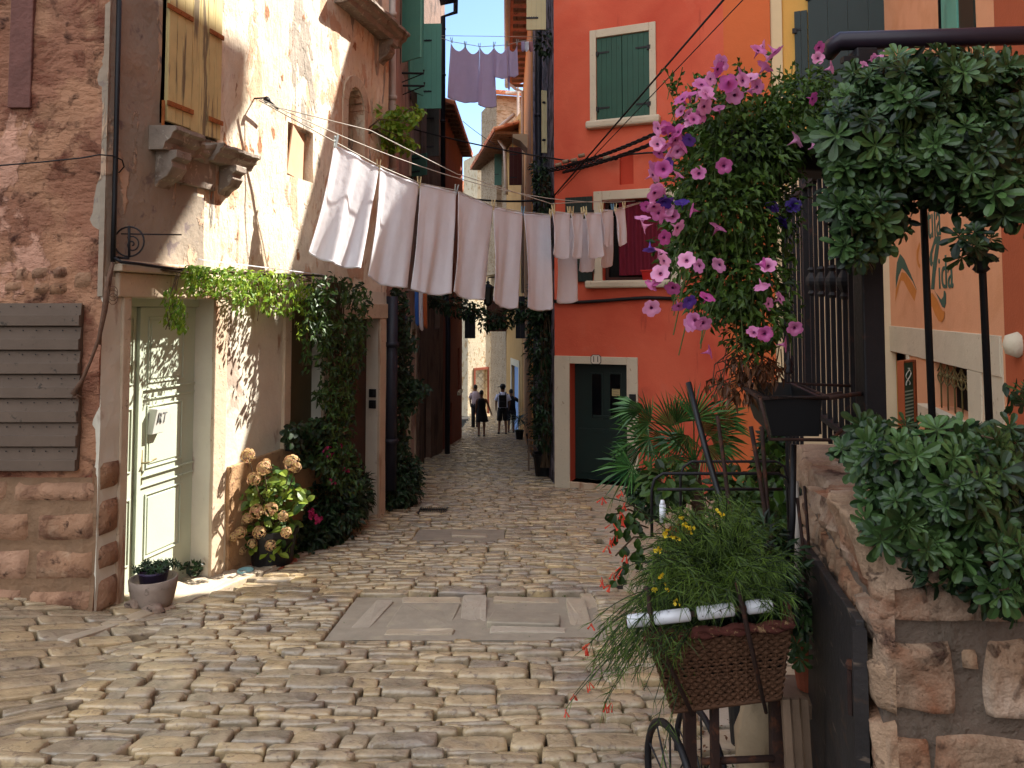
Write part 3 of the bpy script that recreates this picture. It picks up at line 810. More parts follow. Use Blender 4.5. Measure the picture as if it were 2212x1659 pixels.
# tie rods on the upper wall
# ---------- things fixed to this house
def cable(name, pts, r, label, cat='cable', m=None, group=None, n=6):
    mb = MB(); mb.tube(pts, r, n); return obj(name, mb, m or M_cable, label=label, cat=cat, group=group, smooth=True)
def fpt(fc, u, v, d): s, z = fc.uv(u, v, d); return fc.pt(s, z, d)
def arc_pts(p, q, sag, n=14): return [p.lerp(q, i/n) - V((0,0,sag*4*(i/n)*(1-i/n))) for i in range(n+1)]
cable('conduit', [fpt(F1,258,-30,.035), fpt(F1,252,250,.035), fpt(F1,247,450,.035), fpt(F1,244,566,.035)], .016, 'thick black conduit running down the corner of the peeling house')
cable('loose_wire', [at(-30,360,5.0), at(90,350,5.02), at(178,341,5.03), at(215,334,5.02), at(245,337,5.1), at(264,346,5.15), at(268,360,5.2), at(258,372,5.2), at(250,374,5.2)], .005, 'thin black wire looping across the rose plaster to the conduit')
cable('door_cable', [fpt(F1,246,556,.04), fpt(F1,262,566,.1), fpt(F1,300,570,.11), fpt(F1,345,577,.11), fpt(F1,400,583,.1), fpt(F1,520,590,.08), fpt(F1,700,596,.05)], .011, 'black cable running along the moulding above the green door')
br = MB(); c = at(279,522,5.2); rr = .1
br.tube([c + V((rr*cos(a), 0, rr*sin(a))) for a in [2*pi*k/24 for k in range(24)]], .006, 6, closed=True)
br.tube([at(279,488,5.2), at(279,556,5.2)], .009)
br.tube([c + V((.02+.055*(1-k/30)*cos(-k*.36+2.2), 0, -.02+.06*(1-k/30)*sin(-k*.36+2.2))) for k in range(28)], .005, 6)
br.tube([at(262,505,5.2), at(310,506,5.22), at(392,507,5.4)], .005)
br.tube([at(250,556,5.2), at(279,558,5.2)], .008)
obj('iron_bracket', br, M_iron, label='round black wrought iron bracket with a scroll at the house corner', cat='bracket', smooth=True)
rp = MB()
pp = [fpt(F0,243,568,.0)+V((0,-.1,0))*0 + V((0,0,0)), at(232,620,5.0), at(226,670,4.98), at(214,730,4.97), at(196,780,4.97), at(178,820,4.97), at(160,852,4.97)]
rp.tube(pp, [.012,.02,.018,.012,.009,.012,.024], 7)
rp.tube([at(244,572,5.0), at(236,600,4.99), at(222,690,4.98), at(216,745,4.98)], .006)
for k in range(16): rp.tube([at(162,850,4.96), at(162+rnd(-16,14), 852+rnd(-10,18), 4.96)], .002, 4)
for k in range(3):
    c = at(244,630+8*k,4.98); rp.tube([c+V((.03*cos(a),0,.035*sin(a))) for a in [2*pi*j/10 for j in range(10)]], .0022, 4, closed=True)
obj('frayed_rope', rp, mat('dirty_rope', '#5e4536', .95, .3, 30, bump=(90,.004,4)), label='frayed old rope hanging beside the slatted shutter', cat='rope', smooth=True)
# letter box on the green door
mbx = empty('letter_box', fpt(F1,340,930,D), 'white metal letter box with raised letters RT on the green door', 'letter box')
a0, zt = F1.uv(344,884,D+.09); a1 = a0+.125; zb2 = zt-.185
m = MB(); P = F1.pt
m.hexa([P(a0-.02,zb2,D+.05),P(a1-.02,zb2,D+.05),P(a1-.02,zb2,D+.002),P(a0-.02,zb2,D+.002),P(a0,zt,D+.075),P(a1,zt,D+.075),P(a1,zt,D+.002),P(a0,zt,D+.002)])
M_wmet = mat('white_enamel', '#bdbdb4', .4, .05, 9)
obj('box', m, M_wmet, mbx, bevel=.004)
def text_on(name, s, size, m, parent, origin, xdir, zdir, ext=.003, label=None, cat=None, sx=1.0, shear=0.0):
    cu = bpy.data.curves.new(name, 'FONT'); cu.body = s; cu.size = size; cu.extrude = ext; cu.align_x = 'CENTER'; cu.align_y = 'CENTER'; cu.shear = shear
    tmp = bpy.data.objects.new(name, cu); COL.objects.link(tmp); bpy.context.view_layer.update()
    me = bpy.data.meshes.new_from_object(tmp.evaluated_get(bpy.context.evaluated_depsgraph_get())); bpy.data.objects.remove(tmp)
    me.materials.clear(); me.materials.append(m)
    o = bpy.data.objects.new(name, me); COL.objects.link(o)
    x = xdir.normalized(); z = zdir.normalized(); y = x.cross(z)*-1
    n = x.cross(z)      # text plane x,y -> our x, z ; its normal
    Mx = Matrix((x*sx, z, n)).transposed().to_4x4(); Mx.translation = origin - (worg(parent) if parent else V((0,0,0)))
    if parent: o.parent = parent
    o.matrix_local = Mx if parent else Mx
    if not parent: o.matrix_world = Mx
    return tag(o, label, cat)
M_let = mat('grey_lettering', '#6f7270', .5, 0)
fd = (P(a0,zt,D+.075)-P(a0-.02,zb2,D+.05))
text_on('lettering', 'RT', .11, M_let, mbx, P((a0+a1)/2+.005, (zt+zb2)/2+.02, D+.0665), F1.T(), fd, .003, sx=.8)
for q, (u, v) in enumerate(((804,849),(803,873))):
    m = MB(); a, z = F1.uv(u, v, -.05); a = d2_h[1]-.0
    c = fpt(F1, u, v, -.0) ; 
    yv = F1.pt(d2_h[1]-.012, F1.uv(817,v)[1], -.06)
    m.box(yv, (.02,.09,.1), atan2(F1.t.y, F1.t.x)-0.0); m.box(yv-F1.T()*.012, (.012,.05,.05), atan2(F1.t.y, F1.t.x))
    obj('bell_panel', m, M_black, label='small black bell panel on the door reveal, %s of two' % ('upper' if q == 0 else 'lower'), cat='doorbell', group='black bell panels by the vine', bevel=.004)
# ================================================================== coral red house
rh = empty('red_house', (R0.x, R0.y, R0.z), 'coral red house with cream door surround and dark green shutters', 'house')
ZR = 8.0
def rr_(u0, v0, u1, v1): return FR.rect(u0, v0, u1, v1)
uw = rr_(1288, 83, 1404, 250); uw = (uw[0], uw[1], FR.uv(1288,262)[1], FR.uv(1288,83)[1])
lw = (FR.uv(1301,433)[0], FR.uv(1448,433)[0], FR.uv(1303,606)[1], FR.uv(1301,433)[1])
ni = (FR.uv(1338,331)[0], FR.uv(1368,331)[0], FR.uv(1338,399)[1], FR.uv(1338,331)[1])
do = (FR.uv(1231,785)[0], FR.uv(1354,785)[0], FR.uv(1240,1037,-.1)[1], FR.uv(1231,785)[1])
sE2 = FR.uv(1668,300)[0]; sC = FR.uv(1566,300)[0]
w = wall_mb(FR, 0, sE2, -2.0, ZR, [uw, lw, do], .25, .5)
def redn(c): return 'b' if (V((c.x,c.y))-FR.A).dot(FR.t) > sC else 'a'
m = wall_mb(FR, 0, sC, -2.0, ZR, [uw, lw, do, ni], .25, .4, lambda p: nz3(p, 1.2, .006)); obj('wall', m, M_red, rh, smooth=False)
m = MB(); FR.box(m, sC+.002, sE2, -2, ZR, -.25, .02); obj('side_strip', m, M_redl, rh)
m = MB(); FR.box(m, ni[0]-.02, ni[1]+.02, ni[2]-.02, ni[3]+.02, -.1, -.06); obj('niche', m, mat('niche_red', '#b8402a', .85, .06), rh)
m = MB(); FR.box(m, .02, sE2-.02, -2, ZR-.01, -5, -.27); obj('body', m, M_dark, rh)
m = MB(); vs = []
for d in (0, -4.5): vs += [FR.pt(a, z, d) for a, z in ((0,ZR),(sE2,ZR),(sE2,ZR+.1),(1.6,10.25),(0,11.6))]
m.add(vs, [(0,1,2,3,4),(9,8,7,6,5)] + [(k,5+k,5+(k+1)%5,(k+1)%5) for k in range(5)]); obj('upper_wall', m, M_red, rh)
m = MB()
def frame(mb, fc, h, wd, dep, inn=-.12, top=None, bot=False):
    t = top if top is not None else wd
    fc.box(mb, h[0]-wd, h[0]-.001, h[2], h[3]+t, inn, dep); fc.box(mb, h[1]+.001, h[1]+wd, h[2], h[3]+t, inn, dep); fc.box(mb, h[0], h[1], h[3]+.001, h[3]+t, inn, dep)
frame(m, FR, uw, .105, .03, top=.13); obj('window_frame', m, M_cream, rh, bevel=.008)
m = MB(); FR.box(m, uw[0]-.16, uw[1]+.17, uw[2]-.13, uw[2]-.002, -.05, .12); obj('window_sill', m, M_cream, rh, bevel=.035)
def leaf_panel(name, fc, a0, a1, z0, z1, d, parent, mt, hs, n=5, hz=(.15,.82), th=.035):
    lm = MB(); planks(lm, fc, a0, a1, z0, z1, d, n, .002, th); l = obj(name, lm, mt, parent, bevel=.0015)
    for f in hz:
        h = MB(); zz = z0+(z1-z0)*f; b0 = a0 if hs < 0 else a1; b1 = b0 + (a1-a0)*.5*(-hs)
        fc.box(h, min(b0,b1), max(b0,b1), zz-.014, zz+.014, d+.001, d+.009); fc.box(h, b0-.03, b0+.03, zz-.05, zz+.02, d-.01, d+.03)
        obj('hinge', h, M_iron, l)
mid = FR.uv(1343,83)[0]
leaf_panel('shutter', FR, uw[0]+.004, mid-.004, uw[2]+.004, uw[3]-.004, -.005, rh, M_green, -1)
leaf_panel('shutter', FR, mid+.006, uw[1]-.004, uw[2]+.004, uw[3]-.004, -.0, rh, M_green, 1)
# lower window
m = MB(); frame(m, FR, lw, .14, .025, -.2, .145); obj('window_frame', m, M_cream, rh, bevel=.008)
m = MB(); FR.box(m, lw[0]-.27, lw[1]+.2, lw[2]-.12, lw[2]-.002, -.2, .1); obj('window_sill', m, M_cream, rh, bevel=.03)
m = MB(); FR.box(m, lw[0], lw[1], lw[2], lw[3], -.24, -.2); obj('dark_room', m, M_dark, rh)
m = MB(); M_brn = mat('brown_window_wood', '#3c2018', .6, .1)
for a in (lw[0]+.01, lw[1]-.06): FR.box(m, a, a+.05, lw[2], lw[3], -.17, -.13)
for z_ in (lw[2]+.004, lw[3]-.06): FR.box(m, lw[0]+.06, lw[1]-.06, z_, z_+.05, -.17, -.131)
obj('window_sash', m, M_brn, rh)
m = MB()
def cur(x, y):
    a = lw[0]+.24+(lw[1]-lw[0]-.3)*x; z = lw[2]+.08+(lw[3]-lw[2]-.12)*y
    return FR.pt(a, z, -.1+.025*sin(x*38+.6*sin(y*3)))
m.grid(cur, 90, 8); obj('curtain', m, mat('plum_curtain', '#7c2438', .9, .1, trans=1, tr=.3), rh, smooth=True)
leaf_panel('open_shutter', FR, FR.uv(1223,430)[0], FR.uv(1282,430)[0]-.01, FR.uv(1223,609)[1], FR.uv(1223,428)[1], .05, rh, M_dkgreen, 1)
# door
m = MB(); fo = (FR.uv(1197,768)[0]+.01, FR.uv(1378,768)[0]); ftz = FR.uv(1199,768)[1]
FR.box(m, fo[0], do[0]-.001, -2, ftz, -.25, .03); FR.box(m, do[1]+.001, fo[1], -2, ftz, -.25, .03); FR.box(m, do[0], do[1], do[3]+.001, ftz, -.25, .03)
obj('door_frame', m, M_cream, rh, bevel=.008)
m = MB(); FR.box(m, do[0], do[1], do[2]-.4, do[2], -.3, .04); obj('doorstep', m, M_frame, rh, bevel=.01)
rd = empty('front_door', (0,0,0), None, None); rd.parent = rh; rd.location = -worg(rh)
m = MB(); DD = -.25
FR.box(m, do[0], do[1], do[2], do[3], DD-.05, DD)
FR.box(m, do[0]+.06, do[1]-.06, do[2]+.1, do[2]+.8, DD, DD+.012); FR.box(m, do[0]+.3, do[1]-.2, do[2]+.98, do[2]+1.02, DD, DD+.02)
obj('door_leaf', m, M_dkgreen, rd, bevel=.004)
for (u0, u1) in ((1279,1299),(1318,1340)):
    r = FR.rect(u0, 768+255/3*.0+ 1023-1000, u1, 1020, DD)
    a0 = FR.uv(u0,808,DD)[0]; a1 = FR.uv(u1,808,DD)[0]; zt_ = FR.uv(u0,808,DD)[1]; zb_ = FR.uv(u0,902,DD)[1]
    g = MB(); FR.box(g, a0, a1, zb_, zt_, DD, DD+.004); obj('door_pane', g, M_glass, rd)
    g = MB()
    for q in ((a0-.02,a0,zb_-.02,zt_+.02),(a1,a1+.02,zb_-.02,zt_+.02),(a0,a1,zt_,zt_+.02),(a0,a1,zb_-.02,zb_)): FR.box(g, q[0], q[1], q[2], q[3], DD, DD+.015)
    obj('pane_moulding', g, M_dkgreen, rd)
m = MB(); FR.box(m, FR.uv(1296,921,DD)[0]-.12, FR.uv(1296,921,DD)[0]+.12, FR.uv(1296,935,DD)[1], FR.uv(1296,926,DD)[1], DD, DD+.02); obj('letter_slot', m, M_dkgreen, rd, bevel=.004)
# notice
r0 = FR.uv(1322,840,DD+.01); r1 = FR.uv(1339,856,DD+.01)
m = MB(); FR.box(m, r0[0], r1[0], r1[1], r0[1], DD+.006, DD+.01)
nt = obj('paper_notice', m, mat('yellowed_paper', '#b8a878', .8, .05), label='small yellowed paper notice stuck on the glass of the dark green door', cat='notice')
m = MB()
for k in range(3): FR.box(m, r0[0]+.015, r1[0]-.015, r1[1]+.025+k*.035, r1[1]+.034+k*.035, DD+.0101, DD+.0115)
obj('printed_lines', m, mat('faded_ink', '#6e6450', .8), nt)
# number plate
pc = FR.uv(1287.5,776.5,.03); hw, hh = .085, .075
np_ = empty('number_plate', FR.pt(pc[0], pc[1], .03), 'small octagonal white house number plate 11 above the dark green door', 'house number')
m = MB(); o8 = [(-hw,-hh*.6),(-hw*.65,-hh),(hw*.65,-hh),(hw,-hh*.6),(hw,hh*.6),(hw*.65,hh),(-hw*.65,hh),(-hw,hh*.6)]
def poly(mb, fc, pts, c, d0, d1, k=1):
    n = len(pts); vs = [fc.pt(c[0]+x*k, c[1]+z*k, d) for d in (d1, d0) for x, z in pts]
    mb.add(vs, [tuple(range(n)), tuple(range(2*n-1, n-1, -1))] + [(i, n+i, n+(i+1)%n, (i+1)%n) for i in range(n)])
poly(m, FR, o8, pc, .03, .040); obj('plate_rim', m, mat('dark_enamel', '#2a1c18', .5), np_)
m = MB(); poly(m, FR, o8, pc, .035, .043, .88); obj('plate_face', m, mat('plate_white', '#cfc6b6', .5), np_)
text_on('digits', '11', .13, mat('dark_enamel', '#2a1c18', .5), np_, FR.pt(pc[0], pc[1], .044), FR.T(), V((0,0,1)), .002)
m = MB(); a, z = FR.uv(1367,925-.5*0,.03); a, z = FR.uv(1367,862,.03); FR.box(m, a-.05, a+.05, z-.075, z+.075, .03, .06); FR.box(m, a-.03, a+.03, z-.01, z+.045, .06, .066); FR.box(m, a-.02, a+.02, z-.05, z-.04, .06, .066)
obj('intercom', m, M_black, label='black intercom box on the cream door frame of the red house', cat='intercom', bevel=.006)
# red planter on the sill
m = MB(); a0, z0 = FR.uv(1388,606,.02); a1 = a0+.3; P = FR.pt
m.hexa([P(a0+.02,z0,.08),P(a1-.02,z0,.08),P(a1-.02,z0,-.06),P(a0+.02,z0,-.06),P(a0,z0+.15,.1),P(a1,z0+.15,.1),P(a1,z0+.15,-.08),P(a0,z0+.15,-.08)]); FR.box(m, a0-.012, a1+.012, z0+.135, z0+.16, -.09, .112)
obj('window_box', m, mat('red_plastic', '#b3201c', .4, .05), label='small red plastic planter on the sill of the curtained window', cat='planter', bevel=.004)
# cables on the red house
def rp_(u, v, d=.04): return fpt(FR, u, v, d)
cable('wall_cable', [rp_(1193,650), rp_(1215,653), rp_(1250,653), rp_(1300,650), rp_(1350,646), rp_(1400,643), rp_(1460,645)], .03, 'thick black cable sagging along the red wall under the curtained window')
def twisted(name, p, q, sag, n, r, rad, label):
    mb = MB(); base = arc_pts(p, q, sag, n)
    for k in range(3):
        mb.tube([b + V((0, rad*cos(i*1.1+k*2.1), rad*sin(i*1.1+k*2.1))) for i, b in enumerate(base)], r, 5)
    return obj(name, mb, M_cable, label=label, cat='cable', group='overhead cables gathered on the red house', smooth=True)
E1_ = at(1480, 258, 8.0); E2_ = at(1500, 272, 8.0)
twisted('cable_bundle', rp_(1226,357,.12), E1_, .05, 46, .012, .018, 'upper of two twisted black cable bundles rising to the right')
twisted('cable_bundle', rp_(1216,372,.12), E2_, .05, 46, .012, .018, 'lower of two twisted black cable bundles rising to the right')
twisted('cable_bundle', rp_(1184,368,.1), rp_(1335,340,.1), .0, 30, .014, .03, 'knotted black cable bundle crossing the red wall above the niche')
cable('cable_tail', [rp_(1330,341,.09), rp_(1362,333,.08), rp_(1400,330,.06), rp_(1440,329,.06)], .016, 'black cable stub running right from the knotted bundle')
cable('stay_wire', [rp_(1196,424,.1), at(1566,-4,7.5)], .012, 'taut black wire rising steeply across the red house')
cable('stay_wire', [rp_(1204,420,.1), at(1612,-8,7.5)], .006, 'thin taut wire beside the steep black wire', )
cable('corner_cable', [rp_(1190,375,.08), rp_(1192,400,.06), rp_(1197,425,.05), rp_(1196,470,.05)], .012, 'black cable dropping down the corner of the red house')
m = MB()
for (u, v) in ((1222,349),(1240,346),(1256,336),(1206,356),(1310,341),(1322,343)):
    c = rp_(u, v, .12); m.tube([c+V((-.05,0,-.01)), c+V((.05,0,.012))], .032, 7)
obj('cable_wrap', m, mat('old_tape', '#8a7560', .9, .3, 30), label='lumps of old pale tape wrapped round the cable bundles', cat='tape', smooth=True)
ZG = 7.45
# golden house further right on the same line
gh = empty('golden_house', FR.pt(sE2, -1.3), 'golden yellow house with a large dark green shutter behind the petunias', 'house')
eL = FR.uv(1925,300)[0]
m = MB(); FR.box(m, sE2+.002, eL, -2, ZG, -.25, -.03); obj('wall', m, M_yellw, gh)
m = MB(); FR.box(m, sE2+.003, FR.uv(1690,100)[0], -2, ZG, -.03, -.005); obj('corner_strip', m, mat('pale_strip', '#d8c49c', .85, .05), gh)
m = MB(); FR.box(m, sE2+.05, eL-.02, -2, ZG-.01, -5, -.27); obj('body', m, M_dark, gh)
m = MB(); FR.box(m, FR.uv(1694,100)[0], eL-.01, -2, FR.uv(1750,330)[1], -.03, -.012); obj('lower_wall', m, mat('pale_cream_render','#cbb594',.88,.1,2), gh)
leaf_panel('shutter', FR, FR.uv(1747,100)[0], FR.uv(1922,100)[0], FR.uv(1747,260)[1], FR.uv(1747,-60)[1], .06, gh, M_dkgreen, -1, 4)
leaf_panel('narrow_shutter', FR, FR.uv(1717,100)[0], FR.uv(1745,100)[0], FR.uv(1717,250)[1], FR.uv(1717,26)[1], .02, gh, M_dkgreen, -1, 2)
# ================================================================== rows of houses down the alley
def facade_house(name, label, fc, z0, z1, mt, holes=(), depth=4, body=True, disp=None, a0=0, a1=None, cat='house', thick=.2, res=.6):
    a1 = fc.L if a1 is None else a1
    h = empty(name, fc.pt((a0+a1)/2, gz(*fc.pt((a0+a1)/2, 0).xy)), label, cat)
    obj('wall', wall_mb(fc, a0, a1, z0, z1, list(holes), thick, res, disp), mt, h)
    m = MB(); fc.box(m, a0+.02, a1-.02, z0, z1-.01, -depth, -thick-.02); obj('body', m, mt, h)
    return h
def tile_roof(name, parent, fc, a0, a1, z, d0, d1, rise, pitch_=.2, r=.06):
    """rows of half round tiles running up the slope from the eave (d0, outward) to d1 (inward)"""
    m = MB(); n = max(2, int((a1-a0)/pitch_))
    vs = [fc.pt(a0, z-.05, d0), fc.pt(a1, z-.05, d0), fc.pt(a1, z-.05+rise, d1), fc.pt(a0, z-.05+rise, d1)]
    vs += [v - V((0,0,.06)) for v in vs]
    m.add(vs, [(0,1,2,3),(7,6,5,4),(0,4,5,1),(1,5,6,2),(2,6,7,3),(3,7,4,0)], .3)
    k = max(2, int(abs(d0-d1)/.35))
    for i in range(n):
        a = a0 + (i+.5)*(a1-a0)/n
        for j in range(k):
            p = fc.pt(a, z+rise*j/k-.03, d0+(d1-d0)*j/k); q = fc.pt(a, z+rise*(j+1.08)/k-.045, d0+(d1-d0)*(j+1.08)/k)
            m.tube([p, q], [r*1.15, r*.9], 7)
    return obj(name, m, M_tile, parent)
def rafters(parent, fc, a0, a1, z, d, n):
    for i in range(n):
        m = MB(); a = a0+(a1-a0)*(i+.5)/n; fc.box(m, a-.04, a+.04, z-.1, z, -.1, d); obj('rafter', m, M_wood, parent)
def pipe(name, pts, r, mt, label, group=None, n=8, coll=True):
    m = MB(); m.tube(pts, r, n)
    if coll:
        for p, q in zip(pts, pts[1:]):
            L = (V(q)-V(p)).length
            if L > 1.2:
                for k in range(int(L/1.3)+1):
                    c = V(p).lerp(V(q), (k+.5)/(int(L/1.3)+1)); d = (V(q)-V(p)).normalized()*.03; m.tube([c-d, c+d], r*1.25, n)
    return obj(name, m, mt, label=label, cat='drainpipe', group=group, smooth=True)
def open_leaf(name, hinge, direc, wd, z0, z1, mt, parent=None, n=4, **kw):
    d = V((direc[0], direc[1])).normalized(); f = Fac(hinge, (hinge[0]+d.x, hinge[1]+d.y))
    m = MB(); planks(m, f, 0, wd, z0, z1, .015, n, .002, .035)
    o = obj(name, m, mt, parent, bevel=.0015, **kw)
    for q in (.2, .8):
        h = MB(); zz = z0+(z1-z0)*q; f.box(h, 0, wd*.6, zz-.014, zz+.014, .016, .026)
        for k in range(4): f.box(h, wd*.12*(k+1), wd*.12*(k+1)+.012, zz-.006, zz+.02, .026, .036)
        obj('hinge', h, M_gutd, o)
    return o
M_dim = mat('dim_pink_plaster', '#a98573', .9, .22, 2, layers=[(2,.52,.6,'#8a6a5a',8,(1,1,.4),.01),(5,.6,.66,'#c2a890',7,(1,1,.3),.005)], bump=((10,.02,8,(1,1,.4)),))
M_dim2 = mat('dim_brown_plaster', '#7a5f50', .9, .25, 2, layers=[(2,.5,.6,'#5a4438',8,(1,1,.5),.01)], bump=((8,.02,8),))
M_brick = mat('rough_stone_wall', '#a39078', .9, .2, 3, layers=[(9,.5,.6,'#8a7050',6,(.6,.6,2),.01)], bump=((7,.03,6,(1,1,2)),))
M_rough = mat('rough_cream_plaster', '#c9bba0', .9, .15, 2, layers=[(6,.55,.62,'#a98e6a',7,(1,1,.6),.01)], bump=((16,.03,7),))
def U(fc, u, v=500): return fc.uv(u, v)[0]
def Z(fc, u, v): return fc.uv(u, v)[1]
# ---- second left house
z2_ = 15.0
wA = (U(F2,862), U(F2,878), Z(F2,862,125), 10.5)
wB = (U(F2,886), U(F2,899), Z(F2,893,232), Z(F2,893,60))
wC = (U(F2,885), U(F2,902), Z(F2,890,392), Z(F2,890,352))
dA = (U(F2,870), U(F2,882), -3, Z(F2,880,722)); dB = (U(F2,888), U(F2,898), -3, Z(F2,890,712))
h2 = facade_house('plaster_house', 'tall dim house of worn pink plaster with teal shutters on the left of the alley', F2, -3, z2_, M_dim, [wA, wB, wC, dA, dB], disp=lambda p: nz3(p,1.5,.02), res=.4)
for w_, nm, mt in ((wA,'window_pane',M_dark),(wB,'window_pane',M_dark),(wC,'window_pane',M_glass),(dA,'door_leaf',mat('pale_door','#8f7a66',.7,.1)),(dB,'door_leaf',mat('pale_door','#8f7a66',.7,.1))):
    m = MB(); F2.box(m, w_[0], w_[1], w_[2], w_[3], -.19, -.12); obj(nm, m, mt, h2)
for w_ in (dA, dB, wC):
    m = MB(); frame(m, F2, w_, .16, .03, -.1, .2); obj('stone_surround', m, M_frame, h2, bevel=.008)
hA = F2.pt(wA[0], 0, .03)
open_leaf('teal_shutter', (hA.x, hA.y), (F2.n.x*.6+F2.t.x*-.4, F2.n.y*.6 - F2.t.y*.55), .42, Z(F2,862,125), 10.4, M_teal, h2)
hA = F2.pt(wA[1], 0, .03)
open_leaf('teal_shutter', (hA.x, hA.y), (F2.n.x*.5+F2.t.x, F2.n.y*.5+F2.t.y*.9), .45, Z(F2,876,178), 10.4, M_teal, h2)
hB = at(900, 400, 15.4)
open_leaf('teal_shutter', (hB.x, hB.y), (1,-.05), 53*px(15.4), at(900,235,15.4).z, at(900,52,15.4).z, mat('pale_teal_paint','#6fae98',.6,.05,4), h2, 5)
hB = at(921, 400, 16.2)
open_leaf('grey_shutter', (hB.x, hB.y), (1,-.05), 27*px(16.2), at(900,338,16.2).z, at(900,236,16.2).z, mat('dark_grey_shutter','#4a4843',.7,.1), h2, 3)
hC = F2.pt(wC[0], 0, .02); open_leaf('green_shutter', (hC.x, hC.y), (F2.n.x-F2.t.x*.9, F2.n.y-F2.t.y*.9), .4, wC[2], wC[3]+.05, mat('dark_teal_paint','#3c6258',.6,.1), h2, 3)
m = MB()
for k in range(3): F2.box(m, wC[0]+.1+k*.3, wC[0]+.12+k*.3, wC[2], wC[3], -.1, -.08)
for k in range(3): F2.box(m, wC[0], wC[1], wC[2]+.05+k*.13, wC[2]+.065+k*.13, -.099, -.081)
obj('window_bars', m, M_cream, h2)
pipe('drainpipe', [fpt(F2,846,-60,.08), fpt(F2,848,300,.08), fpt(F2,850,560,.08)], .05, M_wpipe, 'pale drainpipe on the plaster house beside the teal shutters')
pipe('drainpipe', [V((Bp.x+.06,Bp.y+.05,gz(0,9.8)+.3)), V((Bp.x+.06,Bp.y+.05,Z(F1,833,640)))], .075, M_gutd, 'thick black drainpipe between the two vines')
# wall brackets with a line
for u, v in ((868,153),(870,180)):
    m = MB(); p = fpt(F2,u,v+5,.0); q = p + F2.N()*.35; m.tube([p,q,q+V((0,0,.06))], .018, 6); m.tube([p-V((0,0,.15)), q], .01, 5)
    obj('line_bracket', m, M_iron, label='small dark iron line bracket below the teal shutters, %s one' % ('upper' if v < 160 else 'lower'), cat='bracket', group='iron line brackets')
# ---- third left house (dark, tall) and its gutter
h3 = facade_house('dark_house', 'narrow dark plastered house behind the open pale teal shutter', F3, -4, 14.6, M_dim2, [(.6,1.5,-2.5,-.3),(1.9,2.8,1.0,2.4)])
m = MB(); F3.box(m, .6,1.5,-2.5,-.3,-.18,-.12); obj('door_leaf', m, M_brn, h3); m = MB(); F3.box(m, 1.9,2.8,1.0,2.4,-.18,-.12); obj('window_pane', m, M_glass, h3)
rafters(h3, F3, -1.5, F3.L, 14.6, .5, 12); tile_roof('roof', h3, F3, -1.5, F3.L+.1, 14.7, .55, -3, .9)
m = MB(); m.tube([at(950,4,17.0), at(985,-3,17.0)], .09, 8); m.tube([at(957,470,17.6), at(957,36,17.2), at(984,27,17.2), at(985,-30,17.2)], .055, 8)
for v in (60,160,260,360): m.tube([at(957,v,17.25), at(957,v+4,17.25)], .066, 8)
m.tube([at(957,470,17.6), at(958,560,17.7), at(968,700,18), at(966,980,18.2)], .06, 8)
obj('drainpipe', m, M_gutd, label='dark blue drainpipe with an elbow at the eave against the sky', cat='drainpipe', smooth=True)
# ---- fourth: brick red house
oW = [(3.0,3.9,1.7,2.9),(5.2,6.0,-1.2,.2),(2.4,3.3,-3.6,-1.3)]
h4 = facade_house('sienna_house', 'small sienna red house with a tiled eave at the end of the dark left row', F4, -5, 6.9, M_rust_w if 0 else mat('sienna_render','#7e4030',.9,.15,2,bump=((20,.01,6),)), oW)
for k, q in enumerate(oW):
    m = MB(); F4.box(m, q[0], q[1], q[2], q[3], -.18, -.12); obj('window_pane' if k < 2 else 'door_leaf', m, M_glass if k < 2 else M_brn, h4)
    m = MB(); F4.box(m, q[0]-.1, q[1]+.1, q[2]-.1, q[2]-.002, -.05, .1); obj('window_sill', m, M_cream, h4)
tile_roof('roof', h4, F4, 0, F4.L+.1, 6.95, .35, -3, 1.1); rafters(h4, F4, 0, F4.L, 6.9, .3, 14)
q = at(1004, 700, 25.6); open_leaf('dark_shutter', (q.x, q.y), (1,-.02), 23*px(25.6), at(1000,731,25.6).z, at(1000,672,25.6).z, M_gutd, h4, 3)
q = at(973, 700, 22); open_leaf('dark_shutter', (q.x, q.y), (1,-.02), 10*px(22), at(1000,520,22).z, at(1000,440,22).z, M_gutd, h4, 2)
# ---- right row
hr1 = facade_house('lilac_grey_house', 'narrow grey lilac house squeezed behind the red house with a cream shutter', RA, -4, 15, mat('lilac_grey_plaster','#8d8796',.9,.2,3,layers=[(5,.5,.55,'#2f2c30',8,(1,1,.8),.01)],bump=((14,.02,8),)), [(1.6,2.5,3.5,5.2)], depth=.23, thick=.08)
m = MB(); RA.box(m, 1.6,2.5,3.5,5.2,-.07,-.04); obj('window_pane', m, M_glass, hr1)
q = at(1180, 200, 13.0); open_leaf('cream_shutter', (q.x-43*px(13.0), q.y), (1,-.05), 43*px(13.0), at(1100,65,13.0).z, at(1100,-60,13.0).z, mat('cream_shutter_paint','#c9bc92',.7,.06,3), hr1, 4)
q = at(1180, 200, 13.6); open_leaf('cream_shutter', (q.x-10*px(13.6), q.y), (1,.4), 12*px(13.6), at(1100,330,13.6).z, at(1100,195,13.6).z, mat('cream_shutter_paint','#c9bc92',.7,.06,3), hr1, 2)
pipe('drainpipe', [at(1163,60,14.2), at(1163,180,14.2), at(1165,460,14.2), at(1166,640,14.2)], .065, M_gutd, 'black drainpipe beside the corner of the red house')
hr2 = facade_house('peach_house', 'tall peach house with a white gutter on the right of the alley', RB, -5, 9.6, M_peach, [(3.0,3.8,4.2,5.4)])
m = MB(); RB.box(m, 3.0,3.8,4.2,5.4,-.18,-.12); obj('window_pane', m, M_glass, hr2)
rafters(hr2, RB, 0, RB.L, 9.6, .42, 16); tile_roof('roof', hr2, RB, 0, RB.L, 9.68, .5, -3, 1.2)
